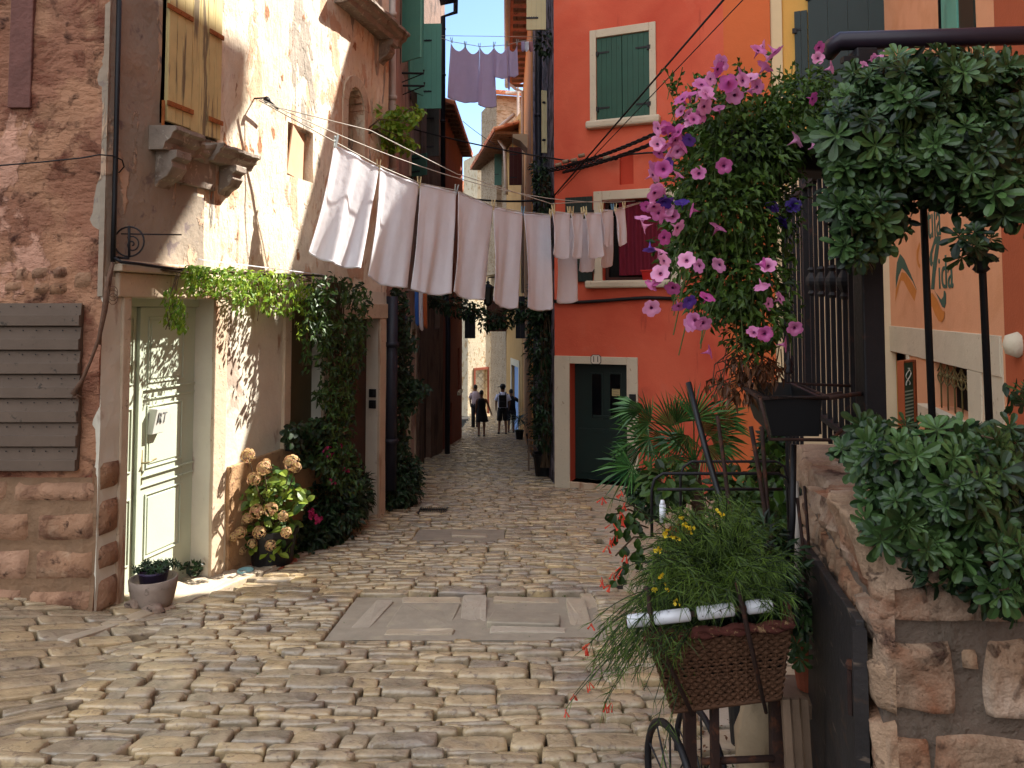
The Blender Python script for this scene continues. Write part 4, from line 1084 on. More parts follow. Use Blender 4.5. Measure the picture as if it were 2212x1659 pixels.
m = MB(); g_ = [RB.pt(0, 9.62, .58), RB.pt(RB.L, 9.62, .58)]; m.tube(g_, .09, 8)
p0 = RB.pt(2.6, 9.55, .58); m.tube([p0, p0-V((0,0,.55)), RB.pt(2.8, 8.7, .3), RB.pt(2.9, 8.6, .08), RB.pt(2.9, 2, .08)], .05, 8)
obj('gutter', m, M_wpipe, label='white painted gutter and downpipe on the peach house', cat='gutter', smooth=True)
m = MB(); c = at(1140, 240, 19); RBp = [RB.pt(5.7, at(1140,232,19).z, 0), RB.pt(5.7, at(1140,232,19).z, -.0)]
zq = at(1140,232,19).z
vs = [RB.pt(5.2+x, zq+z, d) for x in (0, .9) for d, z in ((0,0),(.42,0),(.42,-.1),(.2,-.2),(0,-.42))]
m.add(vs, [(4,3,2,1,0),(5,6,7,8,9)] + [(k,(k+1)%5,5+(k+1)%5,5+k) for k in range(5)]); obj('balcony_bracket', m, M_cream, hr2)
q = at(1100, 400, 23.5); open_leaf('wine_shutter', (q.x, q.y), (1,-.05), 28*px(23.5), at(0,400,23.5).z, at(0,318,23.5).z, mat('wine_shutter','#4a1c1c',.6,.1), hr2, 3)
q = at(1114, 400, 22); open_leaf('black_shutter', (q.x, q.y), (1,-.05), 20*px(22), at(0,731,22).z, at(0,640,22).z, M_gutd, hr2, 2)
aS = U(RC,1094); bd_ = (U(RC,1106), U(RC,1121), -5, Z(RC,1114,791)); ow_ = (U(RC,1112), U(RC,1120), Z(RC,1114,350), Z(RC,1114,272))
def YC(u): return RC.pt(U(RC,u), 0).y - .15
hr3 = facade_house('ochre_house', 'ochre house with teal shutters and a pale blue door deep in the alley', RC, -5.5, Z(RC,1110,262), M_ochre, [bd_, ow_], a0=aS, a1=RC.L)
m = MB(); RC.box(m, *ow_, -.18,-.1); obj('window_pane', m, M_glass, hr3)
m = MB(); RC.box(m, *bd_, -.18,-.1); obj('blue_door', m, mat('pale_blue_paint','#7f9fd0',.6,.06), hr3)
m = MB(); frame(m, RC, bd_, .2, .03, -.1, .25); obj('door_frame', m, M_cream, hr3)
q = at(1107, 300, YC(1107)); open_leaf('teal_shutter', (q.x, q.y), (1,-.05), 10*px(q.y), at(0,350,q.y).z, at(0,272,q.y).z, M_teal, hr3, 2)
m = MB(); m.tube([at(1110,248,27.6), at(1071,281,30), at(1076,300,30), at(1090,320,29.8), at(1094,420,29.5)], .07, 8); obj('gutter', m, M_wpipe, label='white gutter and bent downpipe under the tiled eave of the ochre house', cat='gutter', smooth=True)
hr4 = facade_house('cream_rough_house', 'old rough cream house with a dark deep eave at the bend of the alley', RC, -6, 8.1, M_brick, [(3.0,3.7,3.6,5.6),(1.0,1.7,-5.6,-3.4)], a0=0, a1=aS-.01, depth=3, disp=lambda p: nz3(p,2,.05), res=.4)
for q_ in ((3.0,3.7,3.6,5.6),(1.0,1.7,-5.6,-3.4)):
    m = MB(); RC.box(m, q_[0], q_[1], q_[2], q_[3], -.18, -.12); obj('window_pane' if q_[2] > 0 else 'door_leaf', m, M_glass if q_[2] > 0 else M_brn, hr4)
q = at(1068, 350, YC(1086)); open_leaf('teal_shutter', (q.x, q.y), (1,-.03), 16*px(q.y), at(0,400,q.y).z, at(0,284,q.y).z, mat('dark_teal_paint','#3c6258',.6,.1), hr4, 3)
q = at(1051, 700, YC(1094)); open_leaf('brown_shutter', (q.x, q.y), (1,-.03), 43*px(q.y), at(0,716,q.y).z, at(0,640,q.y).z, M_brn, hr4, 4)
tile_roof('roof', hr4, RC, -.3, RC.L-.6, 8.2, .95, -2.5, 1.2, .3, .08); rafters(hr4, RC, 0, RC.L-.7, 8.12, .9, 24)
E1 = Fac((at(1011,600,37.0).x, 37.0), (at(1011,600,37.0).x+1.9, 39.6))
he = facade_house('sunlit_end_house', 'sunlit cream house closing the alley with a white grille door', E1, -6, Z(E1,1030,440), M_rough, [(U(E1,1027),U(E1,1053),-6,Z(E1,1030,800))], a1=E1.L, depth=2.5)
dd_ = (U(E1,1027),U(E1,1053),-5.2,Z(E1,1030,800))
m = MB(); E1.box(m, dd_[0], dd_[1], -6, dd_[3], -.19, -.15); obj('door_leaf', m, M_cream, he)
m = MB(); E1.box(m, dd_[0]-.12, dd_[0]-.001, -6, dd_[3]+.12, -.1, .04); E1.box(m, dd_[1]+.001, dd_[1]+.12, -6, dd_[3]+.12, -.1, .04); E1.box(m, dd_[0], dd_[1], dd_[3]+.002, dd_[3]+.12, -.1, .04); obj('door_frame', m, mat('brown_red_wood','#7e3a20',.6,.1), he)
m = MB()
for k in range(5):
    a = dd_[0]+(dd_[1]-dd_[0])*k/4
    m.tube([E1.pt(a, dd_[3]-.02*i, -.1) + E1.T()*(.1*sin(i*.35+k*pi)) for i in range(50)], .012, 4)
obj('door_grille', m, mat('grey_grille','#8a8478',.6), he)
ht = facade_house('tall_cream_house', 'tall rough cream house rising above the end of the alley', Fac((at(1031,500,38.2).x,38.2),(at(1064,500,38.2).x+.6,38.8)), -5, at(1040,330,38).z, M_rough, [], depth=2)
h0 = Fac((at(978,500,46).x,46),(at(1060,500,46).x,46.6))
hf = facade_house('red_roof_house', 'distant white house with a red tiled roof seen between the rows', h0, -6, at(1000,414,46).z, M_cream, [], depth=3)
tile_roof('roof', hf, h0, -.3, h0.L+.3, at(1000,411,46).z, .35, -2.4, 1.0, .2, .08)
m = MB(); zz = at(1000,432,46).z
h0.box(m, 0, h0.L, zz+.22, zz+.5, 0, .25)
for k in range(7): h0.box(m, k*.38, k*.38+.16, zz-.1, zz+.22, 0, .2)
obj('cornice', m, M_frame, hf)
h5 = Fac((at(1073,200,33).x,33),(at(1128,200,33).x,33.3))
hg = facade_house('upper_stone_house', 'weathered stone house with curved roof tiles above the rough cream house', h5, 3, at(1100,205,33).z, M_brick, [], depth=3)
tile_roof('roof', hg, h5, -.2, h5.L+.2, at(1100,203,33).z, .4, -2, .7, .25, .09)
m = MB(); m.tube([at(1092,202,32.4), at(1130,198,32.4)], .07, 8); m.tube([at(1119,200,32.3), at(1119,176,32.2), at(1119,420,32.2)], .05, 8); obj('roof_gutter', m, M_wpipe, hg)
# ---- apricot house with the painted sign (right)
sN = 4.62
zS = 13.0
def fs(u, v, d=0): return FS.uv(u, v, d)
lt = (fs(1893,700)[0], fs(2165,760)[0])
zA, zB = fs(1893,760)[1], fs(1893,710)[1]
zA = fs(2100,800)[1]; zTop = fs(2165,768)[1]
sh = empty('apricot_house', FS.pt(8, -1), 'apricot house with a painted sign and a white stone shop front', 'house')
opn = (fs(1906,800)[0], fs(1960,800)[0]-.0, -1, zA+.02)
grw = (fs(2018,850)[0], fs(2094,850)[0], fs(2060,896)[1], zA)
w = wall_mb(FS, sN, 20, -2, zS, [(max(sN+.25,opn[0]), opn[1], -1.9, zA), grw], .25, .6, lambda p: nz3(p, 1.2, .006))
obj('wall', w, M_apri, sh)
m = MB(); FS.box(m, sN+.02, 20, -2, zS-.02, -5, -.27); obj('body', m, M_dark, sh)
m = MB(); FS.box(m, sN-.55, 20.3, zS, zS+.5, -5, .5); obj('roof', m, M_tile, sh)
m = MB(); FS.box(m, lt[0]-.0, lt[1], zA+.002, fs(2000,722)[1]+.06, -.2, .02)
obj('shop_lintel', m, M_cream, sh, bevel=.006)
for (a, b, z_, d0_, d1_) in ((opn[1]+.01, opn[1]+.15, zA, -.2, .018), (grw[0]-.22, grw[0]-.002, zA, -.2, .016), (grw[1]+.002, fs(2122,800)[0], zA, -.2, .017), (sN, max(sN+.25,opn[0])-.002, zA, -.2, .017), (fs(2124,800)[0], fs(2168,800)[0], zA+.25, -.1, .008)):
    m = MB(); FS.box(m, a, b, -2, z_, d0_, d1_); obj('shop_post', m, M_cream, sh, bevel=.006)
m = MB(); FS.box(m, grw[0]-.3, grw[1]+.6, grw[2]-.2, grw[2]-.003, -.2, .12); obj('shop_sill', m, M_cream, sh, bevel=.006)
m = MB(); FS.box(m, opn[1]+.15, grw[0]-.22, -2, zA-.002, -.25, -.12); obj('recess_panel', m, M_greyr, sh)
m = MB(); FS.box(m, max(sN+.25,opn[0]), opn[1], -2, zA, -.24, -.2); obj('shop_door', m, M_wood, sh)
m = MB(); FS.box(m, grw[0], grw[1], grw[2], grw[3], -.25, -.22); obj('dark_pane', m, M_dark, sh)
gm = MB(); W_ = grw[1]-grw[0]; H_ = grw[3]-grw[2]
for k in range(5):
    a = grw[0]+W_*(k+.5)/5
    gm.tube([FS.pt(a, grw[2], -.04), FS.pt(a, grw[3], -.04)], .009, 5)
    for sg in (-1, 1):
        gm.tube([FS.pt(a + sg*W_/10*(1-cos(t*pi))/1, grw[3]-H_*.42*(t if t<.5 else t)+0, -.04) for t in [i/12 for i in range(13)]], .008, 5)
        gm.tube([FS.pt(a + sg*W_/10*sin(t*pi), grw[3]-H_*(.2+.28*t), -.04) for t in [i/10 for i in range(11)]], .008, 5)
    gm.lathe(FS.pt(a, grw[3]-H_*.28, -.04), [(.012,-.025),(.022,0),(.012,.025)], 8)
obj('window_grille', gm, mat('olive_brass', '#6e6440', .5, .2, 20, metal=.4), sh, smooth=True)
# painted sign: letters and swashes flat on the wall
M_sg = mat('sign_green', '#3f5a4c', .85, .12, 9); M_so = mat('sign_orange', '#c47a35', .85, .1, 9); M_sp = mat('sign_pale', '#cfb0a0', .85, .1, 9)
sg_ = empty('painted_sign', FS.pt(fs(1990,600)[0], fs(1990,600)[1]), 'painted sign Stila Zida in green letters with orange swashes on the apricot wall', 'sign')
def sign_text(s, uc, v0, v1, wid_u, m_, name='lettering'):
    c = fs(uc, (v0+v1)/2); hgt = fs(uc, v0)[1]-fs(uc, v1)[1]
    a = abs(fs(uc-wid_u/2, 600)[0]-fs(uc+wid_u/2, 600)[0])
    size = hgt*1.42
    nat = .5*size*len(s)
    return text_on(name, s, size, m_, sg_, FS.pt(c[0], c[1], .004), FS.T(), V((0,0,1)), .003, sx=min(1.3, a/nat*1.0))
for off, mm in ((0, M_sg),):
    sign_text('Stila', 2013, 439, 520, 58, mm); sign_text('ida', 2043, 554, 628, 42, mm)
def swash(pts_up, pts_dn, m_, d, name):
    up = [FS.pt(*fs(u, v), d) for u, v in pts_up]; dn = [FS.pt(*fs(u, v), d) for u, v in pts_dn]
    mb = MB(); n = len(up); k = len(dn)
    vs = up + dn; m2 = [p - V((FS.n.x, FS.n.y, 0))*.003 for p in vs]
    fs_l = [(i, i+1, n+i+1, n+i) for i in range(n-1)]
    mb.add(vs + m2, fs_l + [(a+2*n, b+2*n, c+2*n, d_+2*n) for d_, c, b, a in fs_l])
    obj(name, mb, m_, sg_)
c3 = lambda x, y: ((2640 + x/3.95)*.72, (560 + y/3.95)*.72)
def cv(L): return [c3(*p) for p in L]
swash(cv([(190,1080),(205,900),(240,795),(290,860),(340,980),(395,1100),(440,1220)]), cv([(192,1210),(225,1060),(262,965),(300,1000),(345,1060),(395,1130),(438,1225)]), M_sg, .004, 'swash')
swash(cv([(190,1225),(240,1080),(262,1010),(310,1030),(350,1090),(395,1160),(440,1235)]), cv([(185,1370),(225,1200),(250,1110),(285,1120),(330,1210),(375,1290),(415,1360)]), M_so, .004, 'swash')
swash(cv([(600,1180),(650,1230),(690,1290),(730,1340),(755,1300),(762,1230),(775,1240)]), cv([(640,1215),(665,1260),(700,1330),(740,1420),(770,1440),(785,1380),(785,1270)]), M_sg, .004, 'swash')
swash(cv([(585,1265),(630,1260),(680,1340),(720,1430),(745,1470),(772,1480)]), cv([(590,1390),(625,1430),(660,1520),(700,1590),(735,1606),(765,1560)]), M_so, .0045, 'swash')
swash(cv([(655,590),(630,680),(600,780),(590,850),(600,930),(620,950)]), cv([(722,585),(700,640),(650,700),(625,800),(625,880),(632,900)]), M_sg, .004, 'swash')
swash(cv([(725,590),(700,740),(680,900),(660,1080),(650,1220)]), cv([(690,590),(660,740),(635,900),(620,1080),(608,1215)]), M_sg, .0046, 'swash')
swash(cv([(525,340),(560,480),(580,620),(575,760),(565,850)]), cv([(525,560),(535,640),(545,700),(548,760),(552,860)]), M_sg, .0043, 'swash')
swash(cv([(470,660),(440,760),(438,860),(455,940),(480,975)]), cv([(480,700),(462,790),(460,860),(470,910),(484,930)]), M_so, .0043, 'swash')
# upper features of this wall
m = MB(); FS.box(m, fs(2034,30)[0], fs(2074,30)[0], fs(2050,140)[1], fs(2050,-80)[1], -.01, .03); tw = obj('teal_shutter', m, M_teal, sh, bevel=.004)
m = MB(); FS.box(m, fs(2076,30)[0], fs(2108,30)[0], fs(2050,140)[1], fs(2050,-80)[1], -.01, .02); obj('dark_frame', m, M_dkgreen, sh)
m = MB(); FS.box(m, fs(2112,300)[0]+.7, 20, 1.0, zS-.1, .0, .012); 
m = MB(); FS.box(m, fs(2162,300)[0], fs(2162,300)[0]+4, -1.5, zS-.3, .0, .02); obj('rust_wall_band', m, M_rust_w, sh)
m = MB(); a, z = fs(2038,68,.06); m.tube([FS.pt(a,z,.03),FS.pt(a,z,.09),FS.pt(a,fs(2038,16)[1],.09),FS.pt(a+.25,fs(2038,12)[1],.09),FS.pt(a+.33,fs(2038,16)[1],.03)], .014, 6); obj('shutter_handle', m, M_iron, tw, smooth=True)
m = MB(); a, z = fs(2207,745); m.lathe(FS.pt(a, z, .03), [(.0,-.1),(.08,-.07),(.1,0),(.08,.07),(0,.1)], 14); obj('globe_lamp', m, M_cream, label='small white globe lamp on the rust red wall band', cat='lamp', smooth=True)
mnu = empty('menu_board', FS.pt(fs(1972,850)[0], 0), 'narrow green menu board in an orange wooden frame beside the grille window', 'menu board')
mf = at(1954,800,8.0)
Fm = Fac((at(1950,800,7.9).x, 7.9), (at(1972,800,8.1).x, 8.1)); zt_, zb_ = at(1950,784,7.9).z, at(1950,905,7.9).z - .3
m = MB(); Fm.box(m, 0, Fm.L, zb_, zt_, -.04, 0); obj('board', m, mat('board_green','#2f4a3a',.7,.1), mnu)
m = MB(); Fm.box(m, Fm.L+.001, Fm.L+.06, zb_, zt_, -.05, .015); Fm.box(m, -.012, -.001, zb_, zt_, -.05, .015); Fm.box(m, -.01, Fm.L+.05, zt_+.001, zt_+.02, -.05, .016); obj('frame', m, mat('orange_wood','#8e4420',.6,.15), mnu)
for k in range(9):
    m = MB(); Fm.box(m, .015, Fm.L-.015, zt_-.3-k*.035, zt_-.285-k*.035, 0, .002); obj('printed_line', m, mat('pale_print','#9fb0a0',.8), mnu)
m = MB(); m.tube([Fm.pt(Fm.L*(.5+.25*sin(t*5)), zt_-.06-.17*t, .003) for t in [i/16 for i in range(17)]], .006, 4); m.tube([Fm.pt(Fm.L*(.45+.2*cos(t*7)), zt_-.06-.17*t, .003) for t in [i/16 for i in range(17)]], .005, 4); obj('emblem', m, mat('pale_print2','#d5d8cc',.8), mnu)
# buildings beyond the left edge of view (shade the street)
# ================================================================== laundry
L0 = fpt(F1, 560, 217, .12); L1 = rp_(1383, 437, .25)
L0b = fpt(F1, 575, 226, .12)
def on_line(u, a=L0, b=L1):
    k = (u-1106)/F
    # solve (ax + (bx-ax)t) = k*(ay+(by-ay)t)
    t = (k*a.y - a.x)/((b.x-a.x) - k*(b.y-a.y)); return a.lerp(b, t).y
def line_thing(name, pts, r, label, m=None, group='clothes lines'):
    mb = MB(); mb.tube(pts, r, 5); return obj(name, mb, m or M_rope, label=label, cat='clothes line', group=group, smooth=True)
M_rope = mat('pale_rope', '#b9b3a6', .8, .05)
tops = [(722,306),(818,358),(907,396),(988,412),(1065,446),(1130,458),(1190,464)]
line_thing('clothes_line', [L0] + [at(u, v, on_line(u)) for u, v in tops] + [at(1290,462,on_line(1290)), L1], .006, 'sagging pale clothes line carrying the row of white towels')
line_thing('clothes_line', [L0b, at(800,282,on_line(800)-.2), at(985,375,on_line(985)-.2), at(1190,440,on_line(1190)-.3), rp_(1350,432,.2)], .005, 'pale clothes line just above the white towels')
line_thing('clothes_line', arc_pts(fpt(F1,562,214,.12), rp_(1372,434,.35), .3, 20), .005, 'highest empty pale clothes line from the wall pulley to the red house')
m = MB(); p = fpt(F1,548,213,.0); m.tube([p, p+F1.N()*.12], .008, 6); m.lathe(p+F1.N()*.13+V((0,0,-.02)), [(.03,-.01),(.02,0),(.03,.01)], 12, Matrix.Rotation(radians(90),3,'X')); m.tube([p+F1.N()*.12, p+F1.N()*.12+F1.T()*.2+V((0,0,-.05))], .012, 6)
obj('pulley', m, M_iron, label='small dark iron pulley on the peeling wall holding the clothes lines', cat='pulley', smooth=True)
def cloth(name, q, Ytop, dY, label, cat='towel', m=None, group='white towels on the line', folds=5, amp=.03, sag=0, top_scal=0, nu=36, nv=44, bot=None, hem=True, yadj=None):
    """q: four photo corners TL TR BR BL; Ytop: depths of the two top corners; dY: how far the hem is blown towards us"""
    TL, TR = at(q[0][0], q[0][1], Ytop[0]), at(q[1][0], q[1][1], Ytop[1])
    BR, BL = at(q[2][0], q[2][1], Ytop[1]-dY), at(q[3][0], q[3][1], Ytop[0]-dY)
    al = (TR-TL).normalized(); nn = V((al.y, -al.x, 0)).normalized(); s = rnd(0, 9)
    def fn(x, y):
        y1 = 1-y
        a = TL.lerp(TR, x); b = BL.lerp(BR, x); p = a.lerp(b, y1)
        side = 4*x*(1-x)
        p += V((0,0,-1))*(sag*side*(1-y1)) + V((0,0,-1))*(.035*side*y1)
        if top_scal: p += V((0,0,-1))*(top_scal*abs(sin(x*pi*folds))**.8*(1-y1)**3)
        ph = x*folds*2*pi if not top_scal else x*folds*2*pi
        w = amp*(.15 + .85*y1)*(sin(ph*.55 + s + .7*sin(y1*2+s)) + .22*sin(ph*1.3 + s*2 + y1*2.2))
        w += .05*(max(0, 1-x*5))*sin(y1*pi*.8) + .012*noise.noise(V((x*3, y1*2, s)))
        w += .0015*noise.noise(V((x*14, y1*14, s+5)))
        p += nn*w - V((0,0,1))*(.01*noise.noise(V((x*6, 0, s))) * y1)
        p += al*(.012*sin(y1*5+s)*(1-abs(2*x-1)))
        return p
    mb = MB(); mb.grid(fn, nu, nv, .5)
    o = obj(name, mb, m or M_cloth, label=label, cat=cat, group=group, smooth=True)
    sm = o.modifiers.new('thick', 'SOLIDIFY'); sm.thickness = .003
    if hem:
        for y_, r_ in ((.012,.0045),(.985,.006)):
            h = MB(); h.tube([fn(i/nu, y_) for i in range(nu+1)], r_, 5); obj('hem', h, m or M_cloth, o, smooth=True)
    return TL, TR
big = [((722,310),(818,362),(776,581),(665,545)), ((820,362),(905,398),(881,622),(788,597)), ((908,396),(985,414),(971,635),(886,624)),
       ((990,414),(1065,447),(1046,647),(972,630)), ((1066,447),(1129,460),(1116,666),(1059,650)), ((1131,461),(1189,465),(1191,667),(1134,664))]
lb = ['widest white towel at the left end of the line, blown outwards', 'second white towel from the left on the line', 'third white towel from the left, hanging before the drainpipe',
      'fourth white towel from the left on the line', 'fifth white towel from the left, above the walking people', 'sixth white towel from the left, next to the red house corner']
pegs = []
for i, q in enumerate(big):
    ya, yb = on_line(q[0][0]), on_line(q[1][0])
    cloth('towel', q, (ya, yb), .22 if i == 0 else .12, lb[i], folds=(3.2,2.4,2.6,2.1,2.3,1.9)[i], amp=(.035,.028,.028,.026,.024,.022)[i])
    pegs += [(q[0][0]+3, q[0][1]-2, ya, lb[i])] if i == 0 else []
    pegs.append((q[1][0], q[1][1]-2, yb, lb[i]))
sm_ = [((1193,457),(1231,461),(1229,556),(1188,549)), ((1233,461),(1260,463),(1258,556),(1230,553)), ((1262,460),(1299,460),(1303,552),(1264,554)), ((1297,452),(1325,454),(1325,528),(1301,529)), ((1326,453),(1350,449),(1354,524),(1331,529))]
sl = ['first small white cloth from the left on the front line', 'second small white cloth, the narrowest on the front line', 'third small white cloth, middle of the front line', 'fourth small white cloth on the front line', 'last small white cloth at the right end of the front line']
for i, q in enumerate(sm_):
    ya, yb = on_line(q[0][0])-.35, on_line(q[1][0])-.35
    cloth('small_cloth', q, (ya, yb), .04, sl[i], 'cloth', group='small white cloths on the line', folds=1.6, amp=.018, nu=20, nv=24)
    pegs += [(q[0][0]+3, q[0][1]-3, ya, sl[i]), (q[1][0]-2, q[1][1]-3, yb, sl[i])]
bk = [((1198,468),(1246,472),(1246,650),(1199,652)), ((1247,472),(1285,474),(1285,581),(1250,584)), ((1290,470),(1325,466),(1324,573),(1292,574))]
bl = ['long white towel half hidden behind the small cloths by the red wall', 'shorter white towel behind the second small cloth', 'short white towel behind the fourth small cloth before the curtained window']
for i, q in enumerate(bk):
    ya, yb = on_line(q[0][0])+.02, on_line(q[1][0])+.02
    cloth('towel', q, (ya, yb), .05, bl[i], folds=1.5, amp=.02, nu=20, nv=30)
line_thing('clothes_line', [at(1188,455,on_line(1188)-.35)] + [at(u, v, on_line(u)-.35) for u, v in ((1231,461),(1299,459),(1350,449))] + [rp_(1388,437,.3)], .005, 'short front clothes line carrying the small white cloths')
pm = MB()
for s_ in (-1, 1):
    pm.hexa([V(q_) for q_ in ((-.006,s_*.004-.003,-.03),(.006,s_*.004-.003,-.03),(.006,s_*.004+.003,-.03),(-.006,s_*.004+.003,-.03),(-.006,s_*.012-.003,.045),(.006,s_*.012-.003,.045),(.006,s_*.012+.003,.045),(-.006,s_*.012+.003,.045))])
pm.tube([V((-.007,-.008,.004)), V((-.007,.008,.004))], .0025, 5)
pmesh = {k: mesh_of('clothes_peg', pm, mt, False, V((0,0,0))) for k, mt in (('wooden',M_pegw),('blue',M_pegb),('grey',M_pegs))}
def peg(p, kind, label, sc=1.6):
    o = bpy.data.objects.new('clothes_peg', pmesh[kind]); COL.objects.link(o); o.location = p; o.rotation_euler = (rnd(-.15,.15), rnd(-.3,.3), rnd(.9,2.2)); o.scale = (sc,)*3
    tag(o, label, 'clothes peg', 'clothes pegs on the lines')
used_l = {}
for i, (u, v, y, host) in enumerate(pegs):
    k = 'grey' if i in (0, 3) else ('blue' if i in (5, 14) else 'wooden')
    short = ' '.join(host.replace(',', '').split()[:6])
    used_l[short] = used_l.get(short, 0) + 1
    side = 'right corner' if (i >= 1 and i <= 6) or (i > 6 and (i-7) % 2 == 1) else 'left corner'
    peg(at(u, v, y), k, '%s clothes peg at the %s of the %s' % (k, side, short))
# lilac sheets high up
y8 = 13.6
sheets = [(((974,92),(1036,104),(1033,221),(967,212)), 2, 'widest lilac sheet hanging high across the alley', 4), (((1037,102),(1067,101),(1073,230),(1033,228)), 1, 'longest lilac sheet in the middle of the high line', 3),
          (((1067,101),(1095,99),(1096,166),(1067,166)), 1, 'short lilac sheet right of the middle on the high line', 2), (((1096,98),(1117,95),(1120,160),(1097,166)), 1, 'short lilac sheet at the right end of the high line', 2),
          (((1097,100),(1101,100),(1101,191),(1097,188)), .3, 'thin lilac strip hanging behind the short sheets', 1)]
for q, f, l, nf in sheets:
    cloth('lilac_sheet', q, (y8, y8), .05, l, 'sheet', M_lilac, 'lilac sheets on the high line', folds=f, amp=.03, top_scal=.13 if f > .5 else 0, hem=False, nu=40, nv=40)
for u, v, nm in ((976,88,'left corner of the widest'),(1005,97,'middle of the widest'),(1036,101,'right corner of the widest'),(1067,98,'right corner of the longest'),(1095,96,'left corner of the last short'),(1117,92,'right corner of the last short')):
    peg(at(u, v, y8), 'grey', 'dark grey peg at the %s lilac sheet' % nm, 1.4)
line_thing('clothes_line', [at(953,82,y8-.4), at(976,90,y8), at(1040,101,y8), at(1096,97,y8), at(1130,88,y8), at(1160,84,y8)], .006, 'sagging clothes line carrying the lilac sheets', M_rope)
line_thing('clothes_line', [at(953,77,y8-.3), at(1170,80,y8-.2)], .005, 'straight empty line above the lilac sheets against the sky', M_rope)
for k, (u0, u1, mm, l) in enumerate(((1126,1133,M_lilac,'small striped cloth at the far end of the high line, left one'),(1134,1142,M_cloth,'small pale cloth at the far end of the high line'),(1143,1151,mat('pink_check','#b07a80',.9,.1),'small pink cloth at the far end of the high line'))):
    cloth('small_cloth', ((u0,90),(u1,89),(u1+1,107),(u0,109)), (14.3,14.3), .02, l, 'cloth', mm, 'small cloths far along the high line', folds=1, amp=.02, hem=False, nu=8, nv=8)
# striped towels hanging from the left row
for k, (u0, u1, v0, v1, mm, l) in enumerate(((896,904,628,702,mat('blue_towel','#3c68b0',.9,.05),'blue and white striped towel hanging on the dim left row'),(905,913,628,712,M_cloth,'narrow white towel between the blue and the orange ones'),(914,922,632,708,mat('rust_towel','#a85c34',.9,.05),'rust orange towel hanging on the dim left row'))):
    cloth('hanging_towel', ((u0,v0),(u1,v0+2),(u1+1,v1),(u0+2,v1-4)), (13.2,13.2), .02, l, 'towel', mm, 'coloured towels on the left row', folds=1, amp=.02, hem=False, nu=10, nv=14)
line_thing('clothes_line', [at(880,626,13.2), at(930,634,13.2)], .008, 'short line holding the coloured towels on the left row')
cable('alley_cable', arc_pts(at(878,275,14.0), rp_(1246,350,.15), .05, 12), .014, 'black cable crossing the alley in front of the distant tiled roof')
cable('alley_cable', arc_pts(at(1010,428,15.5), rp_(1196,430,.1), .05, 12), .02, 'heavy black cable crossing the alley below the tiled roof')
cable('alley_cable', arc_pts(at(1000,262,22.0), at(1100,330,20), .05, 8), .008, 'thin wire crossing the strip of sky beside the sienna house')
line_thing('clothes_line', [fpt(F1,400,560,.05)+V((.1,0,0)), fpt(F1,700,594,.1)], .004, 'thin white line along the top of the bright vine', M_cloth)
# ================================================================== plants
def rdir(bias=V((0,0,0)), k=1.0):
    while True:
        d = V((rnd(-1,1), rnd(-1,1), rnd(-1,1)))
        if .01 < d.length < 1: return (d.normalized() + bias*k).normalized()
def blob(mb, c, r, n, L, W, out=.8, down=.35, wide=False, hollow=.55, lean=None):
    """n leaves scattered through an ellipsoid (centre c, radii r), facing outwards and drooping"""
    for _ in range(n):
        d = rdir(); q = hollow + (1-hollow)*R.random()**.6
        k = 1 + .35*noise.noise(V((c.x+d.x*1.7, c.y+d.y*1.7, c.z+d.z*1.7))*2.3)
        p = c + V((d.x*r[0], d.y*r[1], d.z*r[2]))*q*k
        dd = (d*out + V((0,0,-down)) + rdir()*.6).normalized()
        nn = (d + V((0,0,.6)) + rdir()*.4).normalized()
        l = L*rnd(.65,1.25)
        (mb.leaf6 if wide else mb.leaf)(p, dd, nn, l, l*W, rnd(.05,.3))
def pblob(mb, u, v, ru, rv, Y, n, L, W=.5, dep=None, **kw):
    c = at(u, v, Y); k = px(Y); rd_ = dep if dep else (ru+rv)/2*k
    blob(mb, c, (ru*k, rd_, rv*k), n, L, W, **kw)
def stems(mb, pts, n, r, jit=.03, seg=10):
    for _ in range(n):
        o = [rdir()*rnd(0, jit) for _ in range(len(pts))]
        P_ = [V(p)+q for p, q in zip(pts, o)]
        mb.tube(P_, [r*(1-.5*i/len(P_)) for i in range(len(P_))], 5)
def plant(name, label, cat, base, parts, group=None):
    e = empty(name, base, label, cat, group)
    for nm, mb, mt in parts:
        if mb.v: obj(nm, mb, mt, e, smooth=False)
    return e
def dp(u, v, d):                                                  # point d metres in front of the left side wall
    s, z = F1.uv(u, v, d); return F1.pt(s, z, d)
# -- bright vine over the green door
fl, st = MB(), MB()
for _ in range(850):
    x = R.random(); u = 398 + 284*x
    vt = 572 + 22*x; vb = vt + 55 + 50*x + (45 if 640 < u < 680 else 0)
    v = vt + (vb-vt)*R.random()**1.4
    p = dp(u, v, rnd(.06,.30))
    dd = (V((rnd(-.6,.6), rnd(-.6,.4), rnd(-.9,.2)))).normalized(); l = rnd(.035,.07)
    fl.leaf(p, dd, (F1.N()+V((0,0,.8))+rdir()*.5).normalized(), l, l*.5, rnd(.1,.3))
for (u, v, ru, rv, n) in ((375,650,26,34,90),(388,690,20,26,60),(372,690,30,10,24),(600,640,50,40,150),(655,640,26,36,110),(560,608,60,24,90),(450,590,50,16,90),(672,680,8,26,24),(515,640,14,40,50)):
    for _ in range(n):
        a = rnd(0,2*pi); q = sqrt(R.random()); p = dp(u+ru*q*cos(a), v+rv*q*sin(a), rnd(.08,.28)); l = rnd(.03,.06)
        fl.leaf(p, V((rnd(-.5,.5), rnd(-.5,.3), -1)).normalized(), (F1.N()+rdir()*.6).normalized(), l, l*.5, .2)
for k in range(9):
    st.tube([dp(352+rnd(-10,10),583,.08)]+[dp(u, 585+(u-400)*.06+rnd(-7,7), rnd(.06,.2)) for u in range(400,690,34)], rnd(.003,.007), 5)
